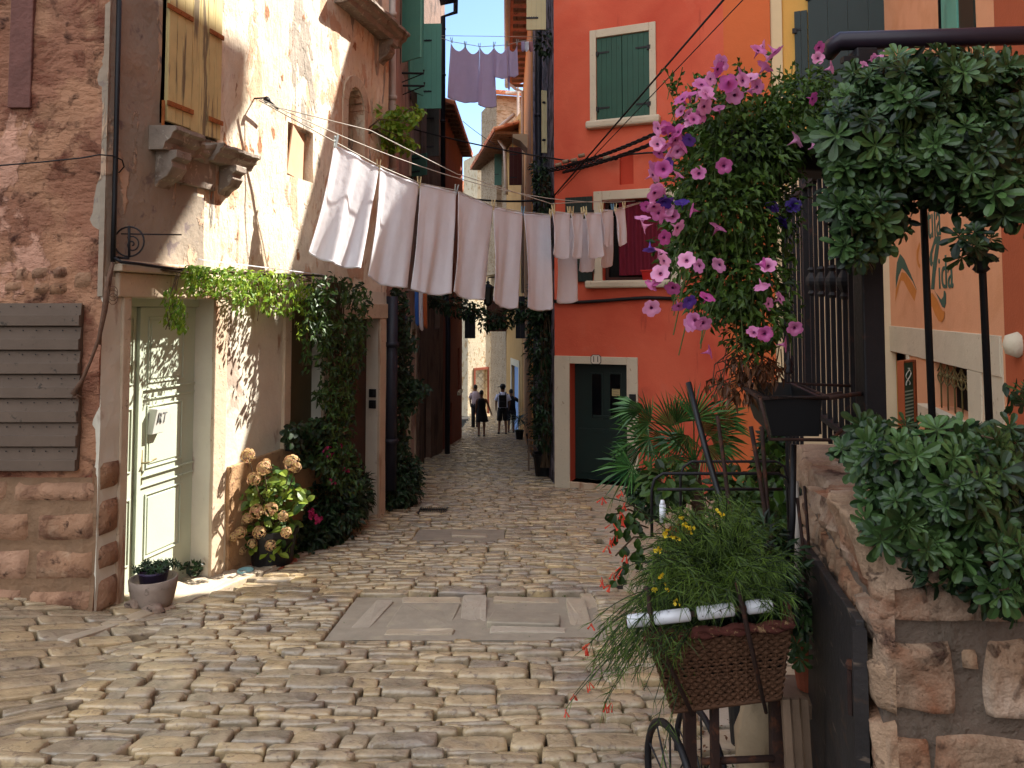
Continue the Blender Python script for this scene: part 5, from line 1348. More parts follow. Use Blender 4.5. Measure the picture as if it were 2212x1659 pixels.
for k in range(4): st.tube([dp(385+rnd(-4,4),590,.12), dp(378+rnd(-8,8),630,.18), dp(374+rnd(-14,14),670,.2), dp(370+rnd(-20,20),712,.2)], .003, 4)
for k in range(4): st.tube([dp(520+38*k,610,.14), dp(524+38*k,650,.2), dp(516+40*k,700+rnd(-20,10),.2)], .003, 4)
plant('climbing_vine', 'sunlit bright green vine trained along the moulding above the green door', 'vine', dp(520,600,.1), [('foliage',fl,L_sun),('stem',st,M_stem)])
# -- dark climber between window and brown door
fl, st = MB(), MB()
for (u,v,ru,rv,d,n) in ((720,625,60,34,.22,240),(770,640,36,30,.22,110),(700,700,34,50,.2,260),(740,710,42,40,.25,230),(715,780,28,60,.2,170),(745,840,26,70,.22,300),(735,905,30,60,.22,300),(760,760,26,50,.2,200),(720,990,34,60,.25,260),(750,1010,34,60,.3,260),(690,650,26,26,.2,100),(700,850,22,30,.2,100),(780,700,22,40,.2,120)):
    for _ in range(n):
        a = rnd(0,2*pi); q = sqrt(R.random())*rnd(.8,1.15); p = dp(u+ru*q*cos(a), v+rv*q*sin(a), d+rnd(-.2,.22)); l = rnd(.05,.095)
        fl.leaf(p, (V((rnd(-.5,.8), rnd(-.8,.3), rnd(-1.2,.2)))).normalized(), (F1.N()+V((0,-.3,.5))+rdir()*.6).normalized(), l, l*.45, rnd(.1,.3))
for k in range(16):
    u0 = 722+rnd(-14,26); st.tube([dp(u0+rnd(-8,8), v, .1+rnd(0,.08)) for v in range(1090,600,-60)], rnd(.005,.012), 5)
for k in range(5): st.tube([dp(665+rnd(-8,4),660,.2), dp(668+rnd(-8,8),720,.24), dp(660+rnd(-8,8),790,.24)], .004, 4)
for _ in range(40):
    p = dp(rnd(650,672), rnd(690,800), .24); fl.leaf(p, V((rnd(-.6,.6),-.3,-1)), V((.3,-1,.3)), .06, .03, .2)
plant('climbing_plant', 'dark green climber covering the wall between the olive shutter and the brown door', 'climbing plant', dp(735,1080,.1), [('foliage',fl,L_vine),('stem',st,M_stem)])
# -- plants on the window sill trough
fl = MB()
for (u,v,ru,rv,n) in ((650,940,34,26,200),(690,935,36,28,220),(672,985,26,20,80),(700,990,30,30,120),(720,945,26,24,120)):
    for _ in range(n):
        a = rnd(0,2*pi); q = sqrt(R.random()); p = dp(u+ru*q*cos(a), v+rv*q*sin(a), .16+rnd(-.1,.16)); l = rnd(.05,.085)
        fl.leaf6(p, (V((rnd(-.6,.6), rnd(-.8,.2), rnd(-.9,.5)))).normalized(), (F1.N()+V((0,0,.8))+rdir()*.5).normalized(), l, l*.8, .2)
tr = MB(); a0, z0 = F1.uv(626,975,.1); a1 = F1.uv(700,975,.1)[0]; F1.box(tr, a0, a1, z0, z0+.14, .055, .2)
fws = []
for (u,v) in ((705,968),(712,985),(722,1040),(748,1012),(735,960),(680,1115),(690,1122),(672,1110)):
    fw = MB(); fws.append(('flower', fw, M_fus))
    for _ in range(14): fw.leaf6(dp(u+rnd(-6,6), v+rnd(-5,5), .32+rnd(-.04,.04)), rdir(V((0,-1,0))), rdir(V((0,-1,0))), .035, .03, .2)
plant('window_trough', 'leafy plants in a dark trough on the sill of the olive shuttered window', 'planter', dp(660,975,.1), [('trough',tr,M_black),('foliage',fl,L_dark)] + fws)
# -- big dark bushes at the foot of the wall
def bush(name, label, base, blobs, L=.075, W=.5, mt=None, stem=None, wide=False):
    fl = MB()
    for b in blobs: pblob(fl, *b[:6], L, W, dep=b[6] if len(b) > 6 else None, wide=wide)
    st = MB()
    c = V(base)
    for k in range(10):
        q = at(*[(b[0]+rnd(-b[2],b[2])*.6, b[1]+rnd(-b[3],b[3])*.6, b[4]) for b in [R.choice(blobs)]][0]); st.tube([c+V((rnd(-.06,.06),rnd(-.06,.06),0)), c.lerp(q,.5)+V((0,0,.1)), q], [.012,.008,.004], 5)
    return plant(name, label, 'bush', base, [('foliage',fl,mt or L_dark),('stem',st,M_stem)])
b0 = onground(720,1165)
bush('shrub', 'large dark shrub spreading over the cobbles beside the hydrangea', b0, [(720,1095,62,62,8.0,1500,.35),(690,1140,50,50,7.8,900,.3),(765,1070,40,48,8.6,800,.3),(665,1170,36,34,7.5,450,.25),(740,1040,40,40,8.6,600,.3),(705,1060,30,30,8.2,300)])
b1 = onground(862,1090)
bush('shrub', 'dense dark round shrub beyond the drainpipe at the alley mouth', b1, [(862,1048,48,52,10.3,1600,.4),(840,1070,38,30,10.1,500,.3),(880,1020,32,36,10.6,500,.3),(838,1005,26,40,10.5,400,.25)])
fl, st = MB(), MB()
for (u,v,ru,rv,n) in ((872,700,16,50,160),(868,790,22,50,220),(880,850,26,40,260),(905,838,20,18,120),(866,920,16,60,200),(868,985,16,40,150),(862,640,20,20,80),(885,740,16,20,80)):
    for _ in range(n):
        a = rnd(0,2*pi); q = sqrt(R.random())*rnd(.8,1.2); p = at(u+ru*q*cos(a), v+rv*q*sin(a), 10.6+rnd(-.2,.25)); l = rnd(.06,.11)
        fl.leaf(p, V((rnd(-.8,.8), rnd(-.8,.3), rnd(-1,.3))).normalized(), (V((.6,-1,.5))+rdir()*.5).normalized(), l, l*.5, .2)
for k in range(10): st.tube([at(866+rnd(-8,12), v, 10.7+rnd(-.1,.1)) for v in range(1060,620,-50)], .008, 5)
plant('climbing_plant', 'thin dark climber right of the black drainpipe', 'climbing plant', at(866,1060,10.7), [('foliage',fl,L_dark),('stem',st,M_stem)])
# -- fig-like plant growing from the arched niche
fl, st = MB(), MB()
for (u,v,ru,rv,n) in ((790,235,34,20,130),(800,265,46,26,230),(870,255,36,24,160),(830,290,50,26,200),(860,310,40,20,110),(775,240,18,24,60),(905,245,14,14,30)):
    for _ in range(n):
        a = rnd(0,2*pi); q = sqrt(R.random()); p = at(u+ru*q*cos(a), v+rv*q*sin(a), 9.35+(u-760)*.004+rnd(-.2,.25)); l = rnd(.07,.12)
        fl.leaf6(p, V((rnd(-.7,.9), rnd(-.9,.3), rnd(-.9,.4))).normalized(), (V((.6,-.3,1))+rdir()*.4).normalized(), l, l*.55, .25)
for k in range(8):
    q = at(780+rnd(0,120), 240+rnd(0,70), 9.5); b_ = dp(768,300,-.1); st.tube([b_, b_.lerp(q,.5)+V((0,0,.12)), q], [.014,.01,.004], 5)
plant('wall_plant', 'light green leafy plant sprouting from the arched niche high on the wall', 'plant', dp(768,310,-.05), [('foliage',fl,L_sun),('stem',st,M_stem)])
# -- hydrangea in a pot
hb = onground(588,1222); he_ = empty('hydrangea', hb, 'potted hydrangea with faded orange pink flower heads by the cream wall', 'plant')
m = MB(); k = px(hb.y); r = 52*k; m.lathe(hb, [(r*.72,0),(r*.8,.02),(r*.95,.28),(r*1.05,.285),(r*1.05,.33),(r*.95,.33),(r*.9,.3)], 20); obj('pot', m, M_black, he_, smooth=False)
m = MB(); m.lathe(hb, [(r*.9,0),(r*1.0,.025),(r*.9,.03)], 20); obj('saucer', m, M_terra, he_)
m = MB(); m.lathe(hb, [(r*.9,.29),(r*.3,.31)], 16); obj('soil', m, M_joint, he_)
heads = [(535,984,20),(575,1000,12),(570,1012,20),(630,1000,22),(548,1035,18),(555,1105,20),(585,1100,18),(525,1125,14),(535,1120,15),(520,1150,16),(560,1150,18),(612,1115,15),(618,1150,15),(545,1175,14),(640,1010,14),(505,1160,13),(585,1178,16),(523,1190,11)]
fl, st = MB(), MB()
Yh = hb.y
for i, (u, v, rr) in enumerate(heads):
    y_ = Yh - .34 + .2*R.random(); c = at(u, v, y_); rad = .78*rr*px(y_)
    m = MB()
    for _ in range(95):
        d = rdir(V((0,-.3,.35))); p = c + d*rad*rnd(.8,1.0)
        x = d.orthogonal().normalized(); y__ = d.cross(x)
        for q in range(4):
            a = q*pi/2 + rnd(0,.5); dd = (x*cos(a)+y__*sin(a)+d*.25).normalized(); m.leaf(p, dd, d, rad*.26, rad*.2, .1)
    obj('flower_head', m, M_hyd, he_)
    st.tube([hb+V((rnd(-.08,.08),rnd(-.05,.05),.3)), hb.lerp(c,.55)+V((0,0,.12)), c], [.008,.006,.004], 5)
for (u,v,ru,rv,n) in ((580,1060,60,30,90),(575,1130,62,50,210),(640,1075,28,22,34),(545,1070,40,26,40),(600,1190,40,20,40),(600,1030,36,20,26),(530,1170,26,20,20)):
    for _ in range(n):
        a = rnd(0,2*pi); q = sqrt(R.random()); p = at(u+ru*q*cos(a), v+rv*q*sin(a), Yh+rnd(-.22,.25)); l = rnd(.06,.105)
        fl.leaf6(p, V((rnd(-.9,.9), rnd(-.9,.4), rnd(-.5,.5))).normalized(), (V((0,-.6,1))+rdir()*.4).normalized(), l, l*.72, .3)
obj('foliage', fl, L_hyd, he_); obj('stem', st, M_stem, he_)
# -- planter by the green door, with rocks
pb = onground(330,1312); k = px(pb.y); pe = empty('stone_planter', pb, 'round grey stone planter with small succulents in front of the green door', 'planter')
r = 49*k; m = MB(); m.lathe(pb, [(r*.72,0),(r*.86,.06),(r*.97,.15),(r*1.0,.2),(r*.93,.205),(r*.88,.17),(r*.7,.165)], 26); obj('bowl', m, M_pot, pe, smooth=True)
m = MB(); m.lathe(pb+V((.0,.0,.13)), [(r*.5,0),(r*.62,.12),(r*.66,.12),(r*.55,.09)], 20); obj('inner_pot', m, mat('purple_plastic','#3a2f4a',.5,.1), pe, smooth=True)
fl = MB()
for _ in range(46):
    p = pb+V((rnd(-1,1)*r*.8, rnd(-1,1)*r*.5, .24+rnd(0,.05))); ax = rdir(V((0,-.3,1.2)))
    for q in range(8):
        a = q*pi/4+rnd(0,.5); x = ax.orthogonal().normalized(); dd = (x*cos(a)+ax.cross(x)*sin(a)+ax*.5).normalized(); fl.leaf(p, dd, ax, rnd(.03,.055), .012, .2)
obj('foliage', fl, L_dark, pe)
def rock(name, p, r, label, mt, sq=(1,1,.75), group=None, seed=0, amp=.35):
    m = MB(); n1, n2 = 14, 9; vs = []
    for j in range(n2+1):
        for i in range(n1):
            a, b = 2*pi*i/n1, pi*j/n2; d = V((cos(a)*sin(b), sin(a)*sin(b), cos(b))); kk = 1+amp*noise.noise(d*1.6+V((seed,0,0)))+.08*noise.noise(d*5+V((seed,3,0)))
            vs.append(p + V((d.x*r*sq[0], d.y*r*sq[1], d.z*r*sq[2]))*kk + V((0,0,r*sq[2]*.8)))
    m.add(vs, [(j*n1+i, (j+1)*n1+i, (j+1)*n1+(i+1)%n1, j*n1+(i+1)%n1) for j in range(n2) for i in range(n1)])
    return obj(name, m, mt, label=label, cat='rock', group=group, smooth=True)
M_rock = mat('porous_rock', '#8e7a6a', .95, .3, 12, layers=[(30,.56,.64,'#4e4038',7,I3,.006)], bump=((18,.02,8),))
for i, (u, v, rr, l) in enumerate(((288,1318,18,'leftmost porous rock at the foot of the stone planter'),(306,1316,16,'middle porous rock at the foot of the stone planter'),(330,1328,24,'widest flat porous rock in front of the stone planter'))):
    p = onground(u, v); rock('rock', p, rr*px(p.y), l, M_rock, (1,.8,.7 if i < 2 else .5), 'rocks by the planter', i*3)
p = onground(530,1243); m = MB(); r = 18*px(p.y); m.lathe(p, [(r,0),(r*.93,.045),(r*.85,.05),(r*.8,.02),(.0,.015)], 22); obj('pet_bowl', m, mat('pale_blue_glaze','#7fa6a8',.3,.05), label='pale blue pet bowl on the paving near the hydrangea', cat='bowl', smooth=True)
p = onground(418,1255); fl = MB()
for _ in range(50): fl.leaf(p+V((rnd(-.09,.05),rnd(-.03,.05),rnd(.05,.13))), rdir(V((0,0,.6))), V((0,-1,.5)), .05, .025, .2)
obj('doorstep_weed', fl, L_dark, label='small dark weed growing on the doorstep of the green door', cat='plant')
# -- dark growth up the corner of the right row and pots below
fl, st = MB(), MB()
for (u,v,ru,rv,Y,n) in ((1178,95,18,24,13.3,120),(1176,420,24,60,13.3,420),(1178,520,24,60,13.4,380),(1172,640,28,50,13.4,380),(1168,740,32,70,13.5,620),(1174,840,30,70,13.5,560),(1160,690,22,40,13.8,240),(1176,920,22,50,13.4,260),(1165,365,14,26,13.5,100)):
    pblob(fl, u, v, ru, rv, Y, n, .1, .5, dep=.3)
for k in range(12): st.tube([at(1178+rnd(-12,12), v, 13.4+rnd(-.15,.15)) for v in range(1010,320,-70)], .012, 5)
plant('climbing_plant', 'dark ivy growing up the alley corner of the red house', 'climbing plant', at(1178,1010,13.4), [('foliage',fl,L_dark),('stem',st,M_stem)])
fl, st = MB(), MB()                                              # garland crossing the alley
for i in range(26):
    t = i/25; u = 930 + 260*t; v = 640 + 34*sin(t*pi)+ (10 if t > .4 else 0); pblob(fl, u, v+rnd(-5,8), 15, 15+10*R.random(), 16-2.4*t, 42, .11, .5, dep=.25)
for k in range(4): st.tube([at(925+270*t, 640+rnd(-6,6)+34*sin(t*pi), 16-2.4*t) for t in [i/12 for i in range(13)]], .012, 5)
plant('vine_garland', 'dark vine garland stretched across the alley under the towels', 'vine', at(930,640,16), [('foliage',fl,L_dark),('stem',st,M_stem)])
def spiky(mb, c, n, L, w, up=.5, mt=None):
    for _ in range(n):
        a = rnd(0,2*pi); e = rnd(up-.3, 1.3); d = V((cos(a), sin(a), e)).normalized(); p = c; w_ = w
        sd = V((-sin(a), cos(a), 0)); l = L*rnd(.7,1.1); prev = None
        for k in range(7):
            t = k/6; q = c + d*(l*t) - V((0,0,1))*(l*.55*t*t); ww = w_*(1-t)**.6*(.5+.5*min(1,t*4))
            cur_ = [q+sd*ww, q-sd*ww]
            if prev: mb.add(prev+cur_, [(0,1,3,2)])
            prev = cur_
def pot_mb(p, r, h, flare=1.25, n=20):
    m = MB(); m.lathe(p, [(r/flare,0),(r,h*.86),(r*1.08,h*.87),(r*1.08,h),(r*.96,h),(r*.9,h*.9),(0,h*.88)], n); return m
def potted(name, p, r, h, mt, label, cat, fol, lm, group=None):
    e = empty(name, p, label, cat, group); obj('pot', pot_mb(p, r, h), mt, e)
    obj('foliage', fol, lm, e); return e
p = onground(1186,1032); k = px(p.y); p = p+V((-.05,0,0)); fl = MB(); spiky(fl, p+V((0,0,.55)), 46, .5, .016); blob(fl, p+V((0,0,.7)), (.2,.2,.25), 160, .08, .5)
potted('potted_plant', p, 28*k, .44, M_black, 'large black pot with a dark leafy plant beside the cream door frame', 'potted plant', fl, L_dark, 'pots along the right of the alley')
p = onground(1172,1000); fl = MB(); blob(fl, p+V((0,0,.75)), (.28,.28,.4), 260, .09, .5)
potted('potted_plant', p, .17, .34, M_terra, 'terracotta pot with a bushy dark plant behind the large black pot', 'potted plant', fl, L_dark, 'pots along the right of the alley')
p = onground(1150,968); fl = MB(); spiky(fl, p+V((0,0,.7)), 70, .75, .02, .3); spiky(fl, p+V((.05,0,1.0)), 40, .6, .02, .3)
potted('potted_plant', p, .17, .4, M_black, 'tall spiky yucca in a dark pot beside the walking people', 'potted plant', fl, L_dark, 'pots along the right of the alley')
p = onground(1122,952); fl = MB(); spiky(fl, p+V((0,0,.7)), 60, .62, .02, .1)
potted('potted_plant', p, .14, .35, M_black, 'drooping spiky plant in a small dark pot, farthest of the row', 'potted plant', fl, L_dark, 'pots along the right of the alley')
m = MB(); c = at(1172,935,13.2)
for z_ in (0, .12, .24): m.box(onground(1176,1018)+V((-.16,-.2,.42+z_*.9)), (.34,.16,.02))
for dx in (-.15,.15): m.box(onground(1176,1018)+V((-.16+dx,-.2,.32)), (.03,.14,.66))
obj('plant_stand', m, M_wood, label='small wooden slatted plant stand among the pots', cat='plant stand')
# lanterns
def lantern(p, s, label, m_=None):
    e = empty('street_lantern', p, label, 'lantern'); q = V(p)
    m = MB(); m.lathe(q, [(.02*s,.34*s),(.05*s,.30*s),(.03*s,.28*s),(.15*s,.2*s),(.16*s,.17*s),(.13*s,.165*s)], 6); m.lathe(q, [(.03*s,-.26*s),(.07*s,-.22*s),(.09*s,-.2*s),(.085*s,-.18*s)], 6)
    for k in range(6): a = 2*pi*k/6; m.tube([q+V((.13*s*cos(a),.13*s*sin(a),.17*s)), q+V((.085*s*cos(a),.085*s*sin(a),-.2*s))], .008*s, 4)
    obj('frame', m, M_iron, e); m = MB(); m.lathe(q, [(.08*s,-.19*s),(.12*s,.165*s)], 6); obj('lamp_glass', m, mat('smoky_glass','#4a4a44',.2,.1), e)
    return e
lantern(at(1054,638,24.0), 1.3, 'black street lantern hanging over the alley between the towels')
m = MB(); m.tube([at(1054,622,24), at(1054,600,24), at(1096,596,26)], .02, 6); obj('lantern_arm', m, M_iron, label='thin iron arm holding the alley lantern', cat='bracket')
lantern(at(870,718,10.9), .9, 'small dark wall lantern among the climbers near the drainpipe')
# -- petunias cascading from the railing (right foreground)
YP = 2.75
pe_ = empty('petunia_plant', at(1600,420,YP), 'huge cascade of pink petunias hanging from the railing planter', 'flowering plant')
fl, st = MB(), MB()
for (u,v,ru,rv,dy,n) in ((1600,330,140,110,.0,3000),(1560,470,130,120,0,2600),(1680,270,100,70,.05,1500),(1600,600,110,90,.0,1800),(1500,420,80,110,-.05,1000),(1640,690,60,60,0,800),(1560,640,90,60,0,700),(1470,520,50,110,0,450),(1670,460,40,110,.1,600),(1760,300,30,60,.15,250),(1800,205,60,40,.1,350),(1720,200,60,40,.05,500),(1600,740,20,40,0,100),(1540,250,60,60,0,400)):
    pblob(fl, u, v, ru, rv, YP+dy, int(n*.75), .034, .5, dep=.26, hollow=.25)
for _ in range(150):
    a = at(1620+rnd(-80,60), 300+rnd(-60,60), YP); b = at(rnd(1440,1720), rnd(200,770), YP+rnd(-.2,.1)); st.tube([a, a.lerp(b,.5)+V((0,0,.08)), b], .0022, 4)
for _ in range(70):
    a = at(rnd(1440,1720), rnd(180,300), YP); b = a+V((rnd(-.06,.04), rnd(-.1,.05), rnd(.04,.12))); st.tube([a,b], .0016, 4)
    for k in range(6): fl.leaf(a.lerp(b, rnd(.2,1)), rdir(V((0,0,.4))), V((0,-1,0)), .025, .012, .1)
obj('foliage', fl, L_pet, pe_); obj('stem', st, M_rus_ if 0 else mat('green_stem','#4a5a2a',.7,.15), pe_)
def petunia(mb, c, ax, r):
    x = ax.orthogonal().normalized(); y = ax.cross(x); ph = rnd(0,2*pi); n = 20; vs = [c - ax*r*1.25]
    for q, h in ((.13,-.5),(.32,-.16),(.72,.02),(1.0,.0)):
        for k in range(n):
            a = ph+2*pi*k/n; lob = 1 - (.17*abs(sin(2.5*a))**6 if q > .5 else 0)*1 ; lob = 1 - (.2*(abs(cos(2.5*(a-ph))) < .35))*(q > .9)
            vs.append(c + (x*cos(a)+y*sin(a))*r*q*lob*rnd(.96,1.04) + ax*r*(h+rnd(-.03,.03)*q))
    fs = [(0, 1+(k+1)%n, 1+k) for k in range(n)]
    for j in range(3):
        for k in range(n): fs.append((1+j*n+k, 1+j*n+(k+1)%n, 1+(j+1)*n+(k+1)%n, 1+(j+1)*n+k))
    mb.add(vs, fs, R.random())
def throat(mb, c, ax, r):
    x = ax.orthogonal().normalized(); y = ax.cross(x)
    vs = [c - ax*r*.3] + [c + (x*cos(2*pi*k/8)+y*sin(2*pi*k/8))*r*.17 - ax*r*.12 for k in range(8)]
    mb.add(vs, [(0,1+k,1+(k+1)%8) for k in range(8)] + [(0,1+(k+1)%8,1+k) for k in range(8)])
c3z = lambda x, y: ((1536 + x/2.16)*.72, y/2.16*.72)
c7z = lambda x, y: ((1536 + x/2.16)*.72, (768+y/2.16)*.72)
c8z = lambda x, y: ((2304 + x/2.16)*.72, (768+y/2.16)*.72)
c4z = lambda x, y: ((2304 + x/2.16)*.72, y/2.16*.72)
FLW = [c3z(*p) for p in ((1355,410),(1290,510),(1340,450),(1600,320),(1630,300),(1640,430),(1545,500),(1590,560),(1500,520),(1440,620),(1260,600),(1250,690),(1340,700),(1220,750),(1180,770),(1285,620),(1090,720),(1140,740),(1010,840),(1060,910),(1075,985),(1000,950),(950,1000),(945,930),(930,1090),(980,1095),(1080,1130),(1375,1075),(1210,1120),(1335,1470),(1165,1360),(1080,1480),(1040,1400),(950,1380),(930,1255),(900,1310),(870,1340),(845,1410),(850,1470),(990,1540),(1070,850),(920,1130),(1400,540),(1490,480),(1230,540),(1150,790),(1540,580),(1010,1000),(1110,950),(960,1230))]
FLW += [c7z(*p) for p in ((1130,25),(1210,65),(1340,60),(960,110),(1040,210),(900,190),(1265,265),(1630,55),(1620,200),(990,30),(1080,330),(905,340),(1285,620),(1570,490),(1640,505),(1180,420),(1240,440),(920,180),(1150,440))]
FLW += [c8z(*p) for p in ((85,275),(175,470),(115,575),(10,310),(5,510),(0,60))]
FLW += [c4z(*p) for p in ((190,905),(325,375),(415,440),(335,310),(740,370),(690,385),(300,950),(5,380),(50,340),(630,425),(295,640))]
FLW += [(rnd(1405,1470), rnd(270,560)) for _ in range(9)] + [(1480+14*k+rnd(-8,8), 215-9*k+rnd(-14,10)) for k in range(8)]
thm = MB()
for i, (u, v) in enumerate(FLW[:98]):
    edge = (1500-u)/300; y_ = YP - rnd(.22,.34); c = at(u, v, y_); r = rnd(.022,.032)
    if u > 1700 and v < 200: y_ = 2.65; c = at(u, v, y_)
    ax = rdir(V((-.7*edge+rnd(-.5,.5), -.7, .25 if v < 300 else -.1)), 1.0)
    mb = MB(); petunia(mb, c, ax, r); throat(thm, c, ax, r)
    obj('flower', mb, M_pink, pe_, smooth=True)
obj('flower_throats', thm, mat('petunia_throat','#6a1c58',.7,.1), pe_, kind='stuff')
for (x, y) in ((1000,1300),(1100,1310),(985,1320),(1140,910),(1010,1060)):
    fv = MB(); u, v = c3z(x, y); petunia(fv, at(u, v, YP-.28), rdir(V((-.3,-1,-.2))), .026); obj('violet_flower', fv, M_purp, pe_, smooth=True)
for (x, y) in ((895,1620-1659),(1150,300)):
    fv = MB(); u, v = c7z(x, y); petunia(fv, at(u, v, YP-.28), rdir(V((-.3,-1,-.2))), .026); obj('violet_flower', fv, M_purp, pe_, smooth=True)
for (x, y) in ((30,1340),(165,1330),(90,1440)):
    fv = MB(); u, v = c4z(x, y); petunia(fv, at(u, v, YP-.1), rdir(V((-.3,-1,-.2))), .028); obj('violet_flower', fv, M_purp, pe_, smooth=True)
# dead brown leaves hanging below
fl, st = MB(), MB()
for (u,v,ru,rv,n) in ((1625,800,50,30,80),(1560,830,30,24,40),(1660,790,40,30,50),(1590,780,12,30,30),(1600,850,30,20,40)):
    pblob(fl, u, v, ru, rv, 2.8, n, .045, .35, dep=.12, down=1.2, hollow=.2)
for k in range(26): st.tube([at(1600+rnd(-20,90), 740+rnd(-20,20), 2.8), at(1600+rnd(-60,90), 790+rnd(-20,20), 2.8), at(1600+rnd(-70,70), 840+rnd(-20,24), 2.78)], .0022, 4)
obj('twigs', st, M_stem, tag(obj('dead_leaves', fl, L_dead), 'brown withered leaves hanging under the petunias above the black planter', 'dead leaves'))
# -- rosette shrubs: on the handrail and on the stone wall
def rosette(mb, c, ax, s):
    x = ax.orthogonal().normalized(); y = ax.cross(x); ph = rnd(0,6); tt = min(1, max(0, R.gauss(.35,.3)))
    for ring, (n, el, ll) in enumerate(((7,.1,1.0),(6,.55,.72),(4,1.3,.42))):
        for k in range(n):
            a = ph + ring*.5 + 2*pi*k/n + rnd(-.15,.15); d = (x*cos(a)+y*sin(a)+ax*(el+rnd(-.1,.1))).normalized()
            l = s*ll*rnd(.85,1.12); mb.leafr(c + ax*(ring*.006), d, ax, l, l*.36, rnd(.05,.25), min(1, max(0, tt+ring*.16+rnd(-.1,.1))))
def ros_plant(name, label, base, blobs, s, dead=0):
    fl, st, dk = MB(), MB(), MB()
    for (u,v,ru,rv,Y,n) in blobs:
        kk = px(Y)
        for _ in range(int(n*.42)):
            a = rnd(0,2*pi); q = sqrt(R.random()); du, dv = ru*q*cos(a), rv*q*sin(a)
            y_ = Y - .16*(1-q*q) + rnd(-.03,.05); c = at(u+du, v+dv, y_)
            ax = (V((du/ru*.8, -1.0, -dv/rv*.6+.3)) + rdir()*.75).normalized()
            rosette(fl, c, ax, s*rnd(.65,1.3))
            b = at(u+du*.5, v+dv*.5-10, Y+.05); st.tube([b, c-ax*.03, c], .003, 4)
        for _ in range(int(n*3)):
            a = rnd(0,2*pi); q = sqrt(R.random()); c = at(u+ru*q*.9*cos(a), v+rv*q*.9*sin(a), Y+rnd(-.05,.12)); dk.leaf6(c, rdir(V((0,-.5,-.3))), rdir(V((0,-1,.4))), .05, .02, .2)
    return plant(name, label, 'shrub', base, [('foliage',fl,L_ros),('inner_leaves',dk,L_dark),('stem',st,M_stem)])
ros_plant('rosette_shrub', 'dark green shrub of leafy rosettes overhanging the handrail at top right', at(2000,300,2.55),
    [(2000,200,190,90,2.5,150),(2100,320,150,130,2.45,170),(1920,330,140,110,2.5,150),(1860,300,90,120,2.5,90),(1850,520,50,60,2.5,34),(1880,455,90,70,2.5,60),(2180,430,60,60,2.45,40),(2110,530,45,40,2.4,14),(2060,150,170,40,2.5,50),(1830,420,50,80,2.55,40),(2190,300,60,150,2.45,50)], .062)
ros_plant('rosette_shrub', 'dark green shrub of leafy rosettes spilling over the stone wall at right', at(2050,1000,2.2),
    [(2000,990,150,80,2.2,110),(2100,1080,130,130,2.1,170),(1960,1120,90,100,2.15,90),(2180,1200,60,90,2.05,60),(1870,960,60,50,2.3,34),(2130,960,90,50,2.2,50),(2030,1200,90,70,2.1,50),(2150,1280,60,40,2.05,20),(1900,1165,30,20,2.15,6),(2195,860,26,26,2.4,8)], .052)
# ================================================================== right foreground
YN = 2.1
Cn = V(((1885-1106)/F*YN, YN)); Cf = V((1.262, 3.42))
FL = Fac((Cf.x, Cf.y), (Cn.x, Cn.y))                              # left face, walking towards us
FF = Fac((Cn.x, Cn.y), (Cn.x+1.9, Cn.y-.06))                      # front face
M_mort = mat('brown_mortar', '#6c5e52', .95, .2, 6, layers=[(9,.5,.65,'#665a4e',6,I3,.006)], bump=((30,.015,7),))
M_block = mat('rough_pink_stone', '#9c8470', .92, .28, 6, layers=[(4,.5,.66,'#8a5c42',7,I3,.004),(11,.58,.68,'#5c4236',8,I3,.01),(3,.58,.7,'#b7a08c',5,I3,0)], bump=((14,.025,9),(70,.006,6)), tint='#a5866a', grain=.12)
sw = empty('stone_wall', (Cn.x+.4, Cn.y+.4, gz(1.2,2.2)), 'rough retaining wall of big pinkish stones with thick mortar at lower right', 'wall')
ztop = .87
cm = MB(); vs = []
for z in (-.9, ztop-.13):
    for p in (Cn, Cn+V((1.9,-.06)), V((3.4,3.5)), Cf): vs.append(V((p.x, p.y, z)))
cm.hexa([vs[0],vs[1],vs[2],vs[3],vs[4],vs[5],vs[6],vs[7]]); obj('mortar_core', cm, M_mort, sw)
bk_ = []
def zv(v, Y=YN): return at(1885, v, Y).z
def blk(fc, a0, a1, z0, z1, d=.022, amp=.016):
    m = MB(); t = R.random()
    n1, n2 = max(4, int((a1-a0)/.014)), max(4, int((z1-z0)/.014)); sd = rnd(0,50)
    def fn(x, y):
        a = a0+(a1-a0)*x; z = z0+(z1-z0)*y
        ex = 4*x*(1-x); ez = 4*y*(1-y)
        wa = noise.noise(V((a*6, z*6, sd)))*.022; wz = noise.noise(V((a*6, z*6, sd+9)))*.022
        k = min(1, min(min(x,1-x)*(a1-a0), min(y,1-y)*(z1-z0))/.014)**.45
        p = V((a*1, z*1, sd))
        return fc.pt(a+wa, z+wz, -.03 + (d+.03)*k + (noise.fractal(p*7, 1, 2, 5)*amp + noise.noise(p*40)*.004)*k)
    m.grid(fn, n1, n2, t); obj('stone', m, M_block, sw, smooth=True)
S_ = lambda u: FF.uv(u, 1300)[0]
rows = [((1888,2100),(1252,1342)), ((2104,2215),(1250,1350)), ((2218,2360),(1260,1350)), ((1896,2058),(1378,1540)), ((2118,2216),(1362,1545)), ((2070,2110),(1390,1440)), ((2219,2400),(1370,1560)), ((1886,2006),(1578,1700)), ((2012,2215),(1582,1720)), ((2220,2420),(1590,1730))]
for (u0, u1), (v0, v1) in rows: blk(FF, S_(u0), S_(u1), zv(v1), zv(v0))
z = -.25
while z < ztop-.2:
    h = rnd(.1,.17); a = 0
    while a < FL.L:
        l = rnd(.14,.3); e = min(a+l, FL.L+.03)
        if e > .05: blk(FL, a+.006, e-.008, z+.006, z+h-.008, .02, .02)
        a = e if e < FL.L else 9
    z += h
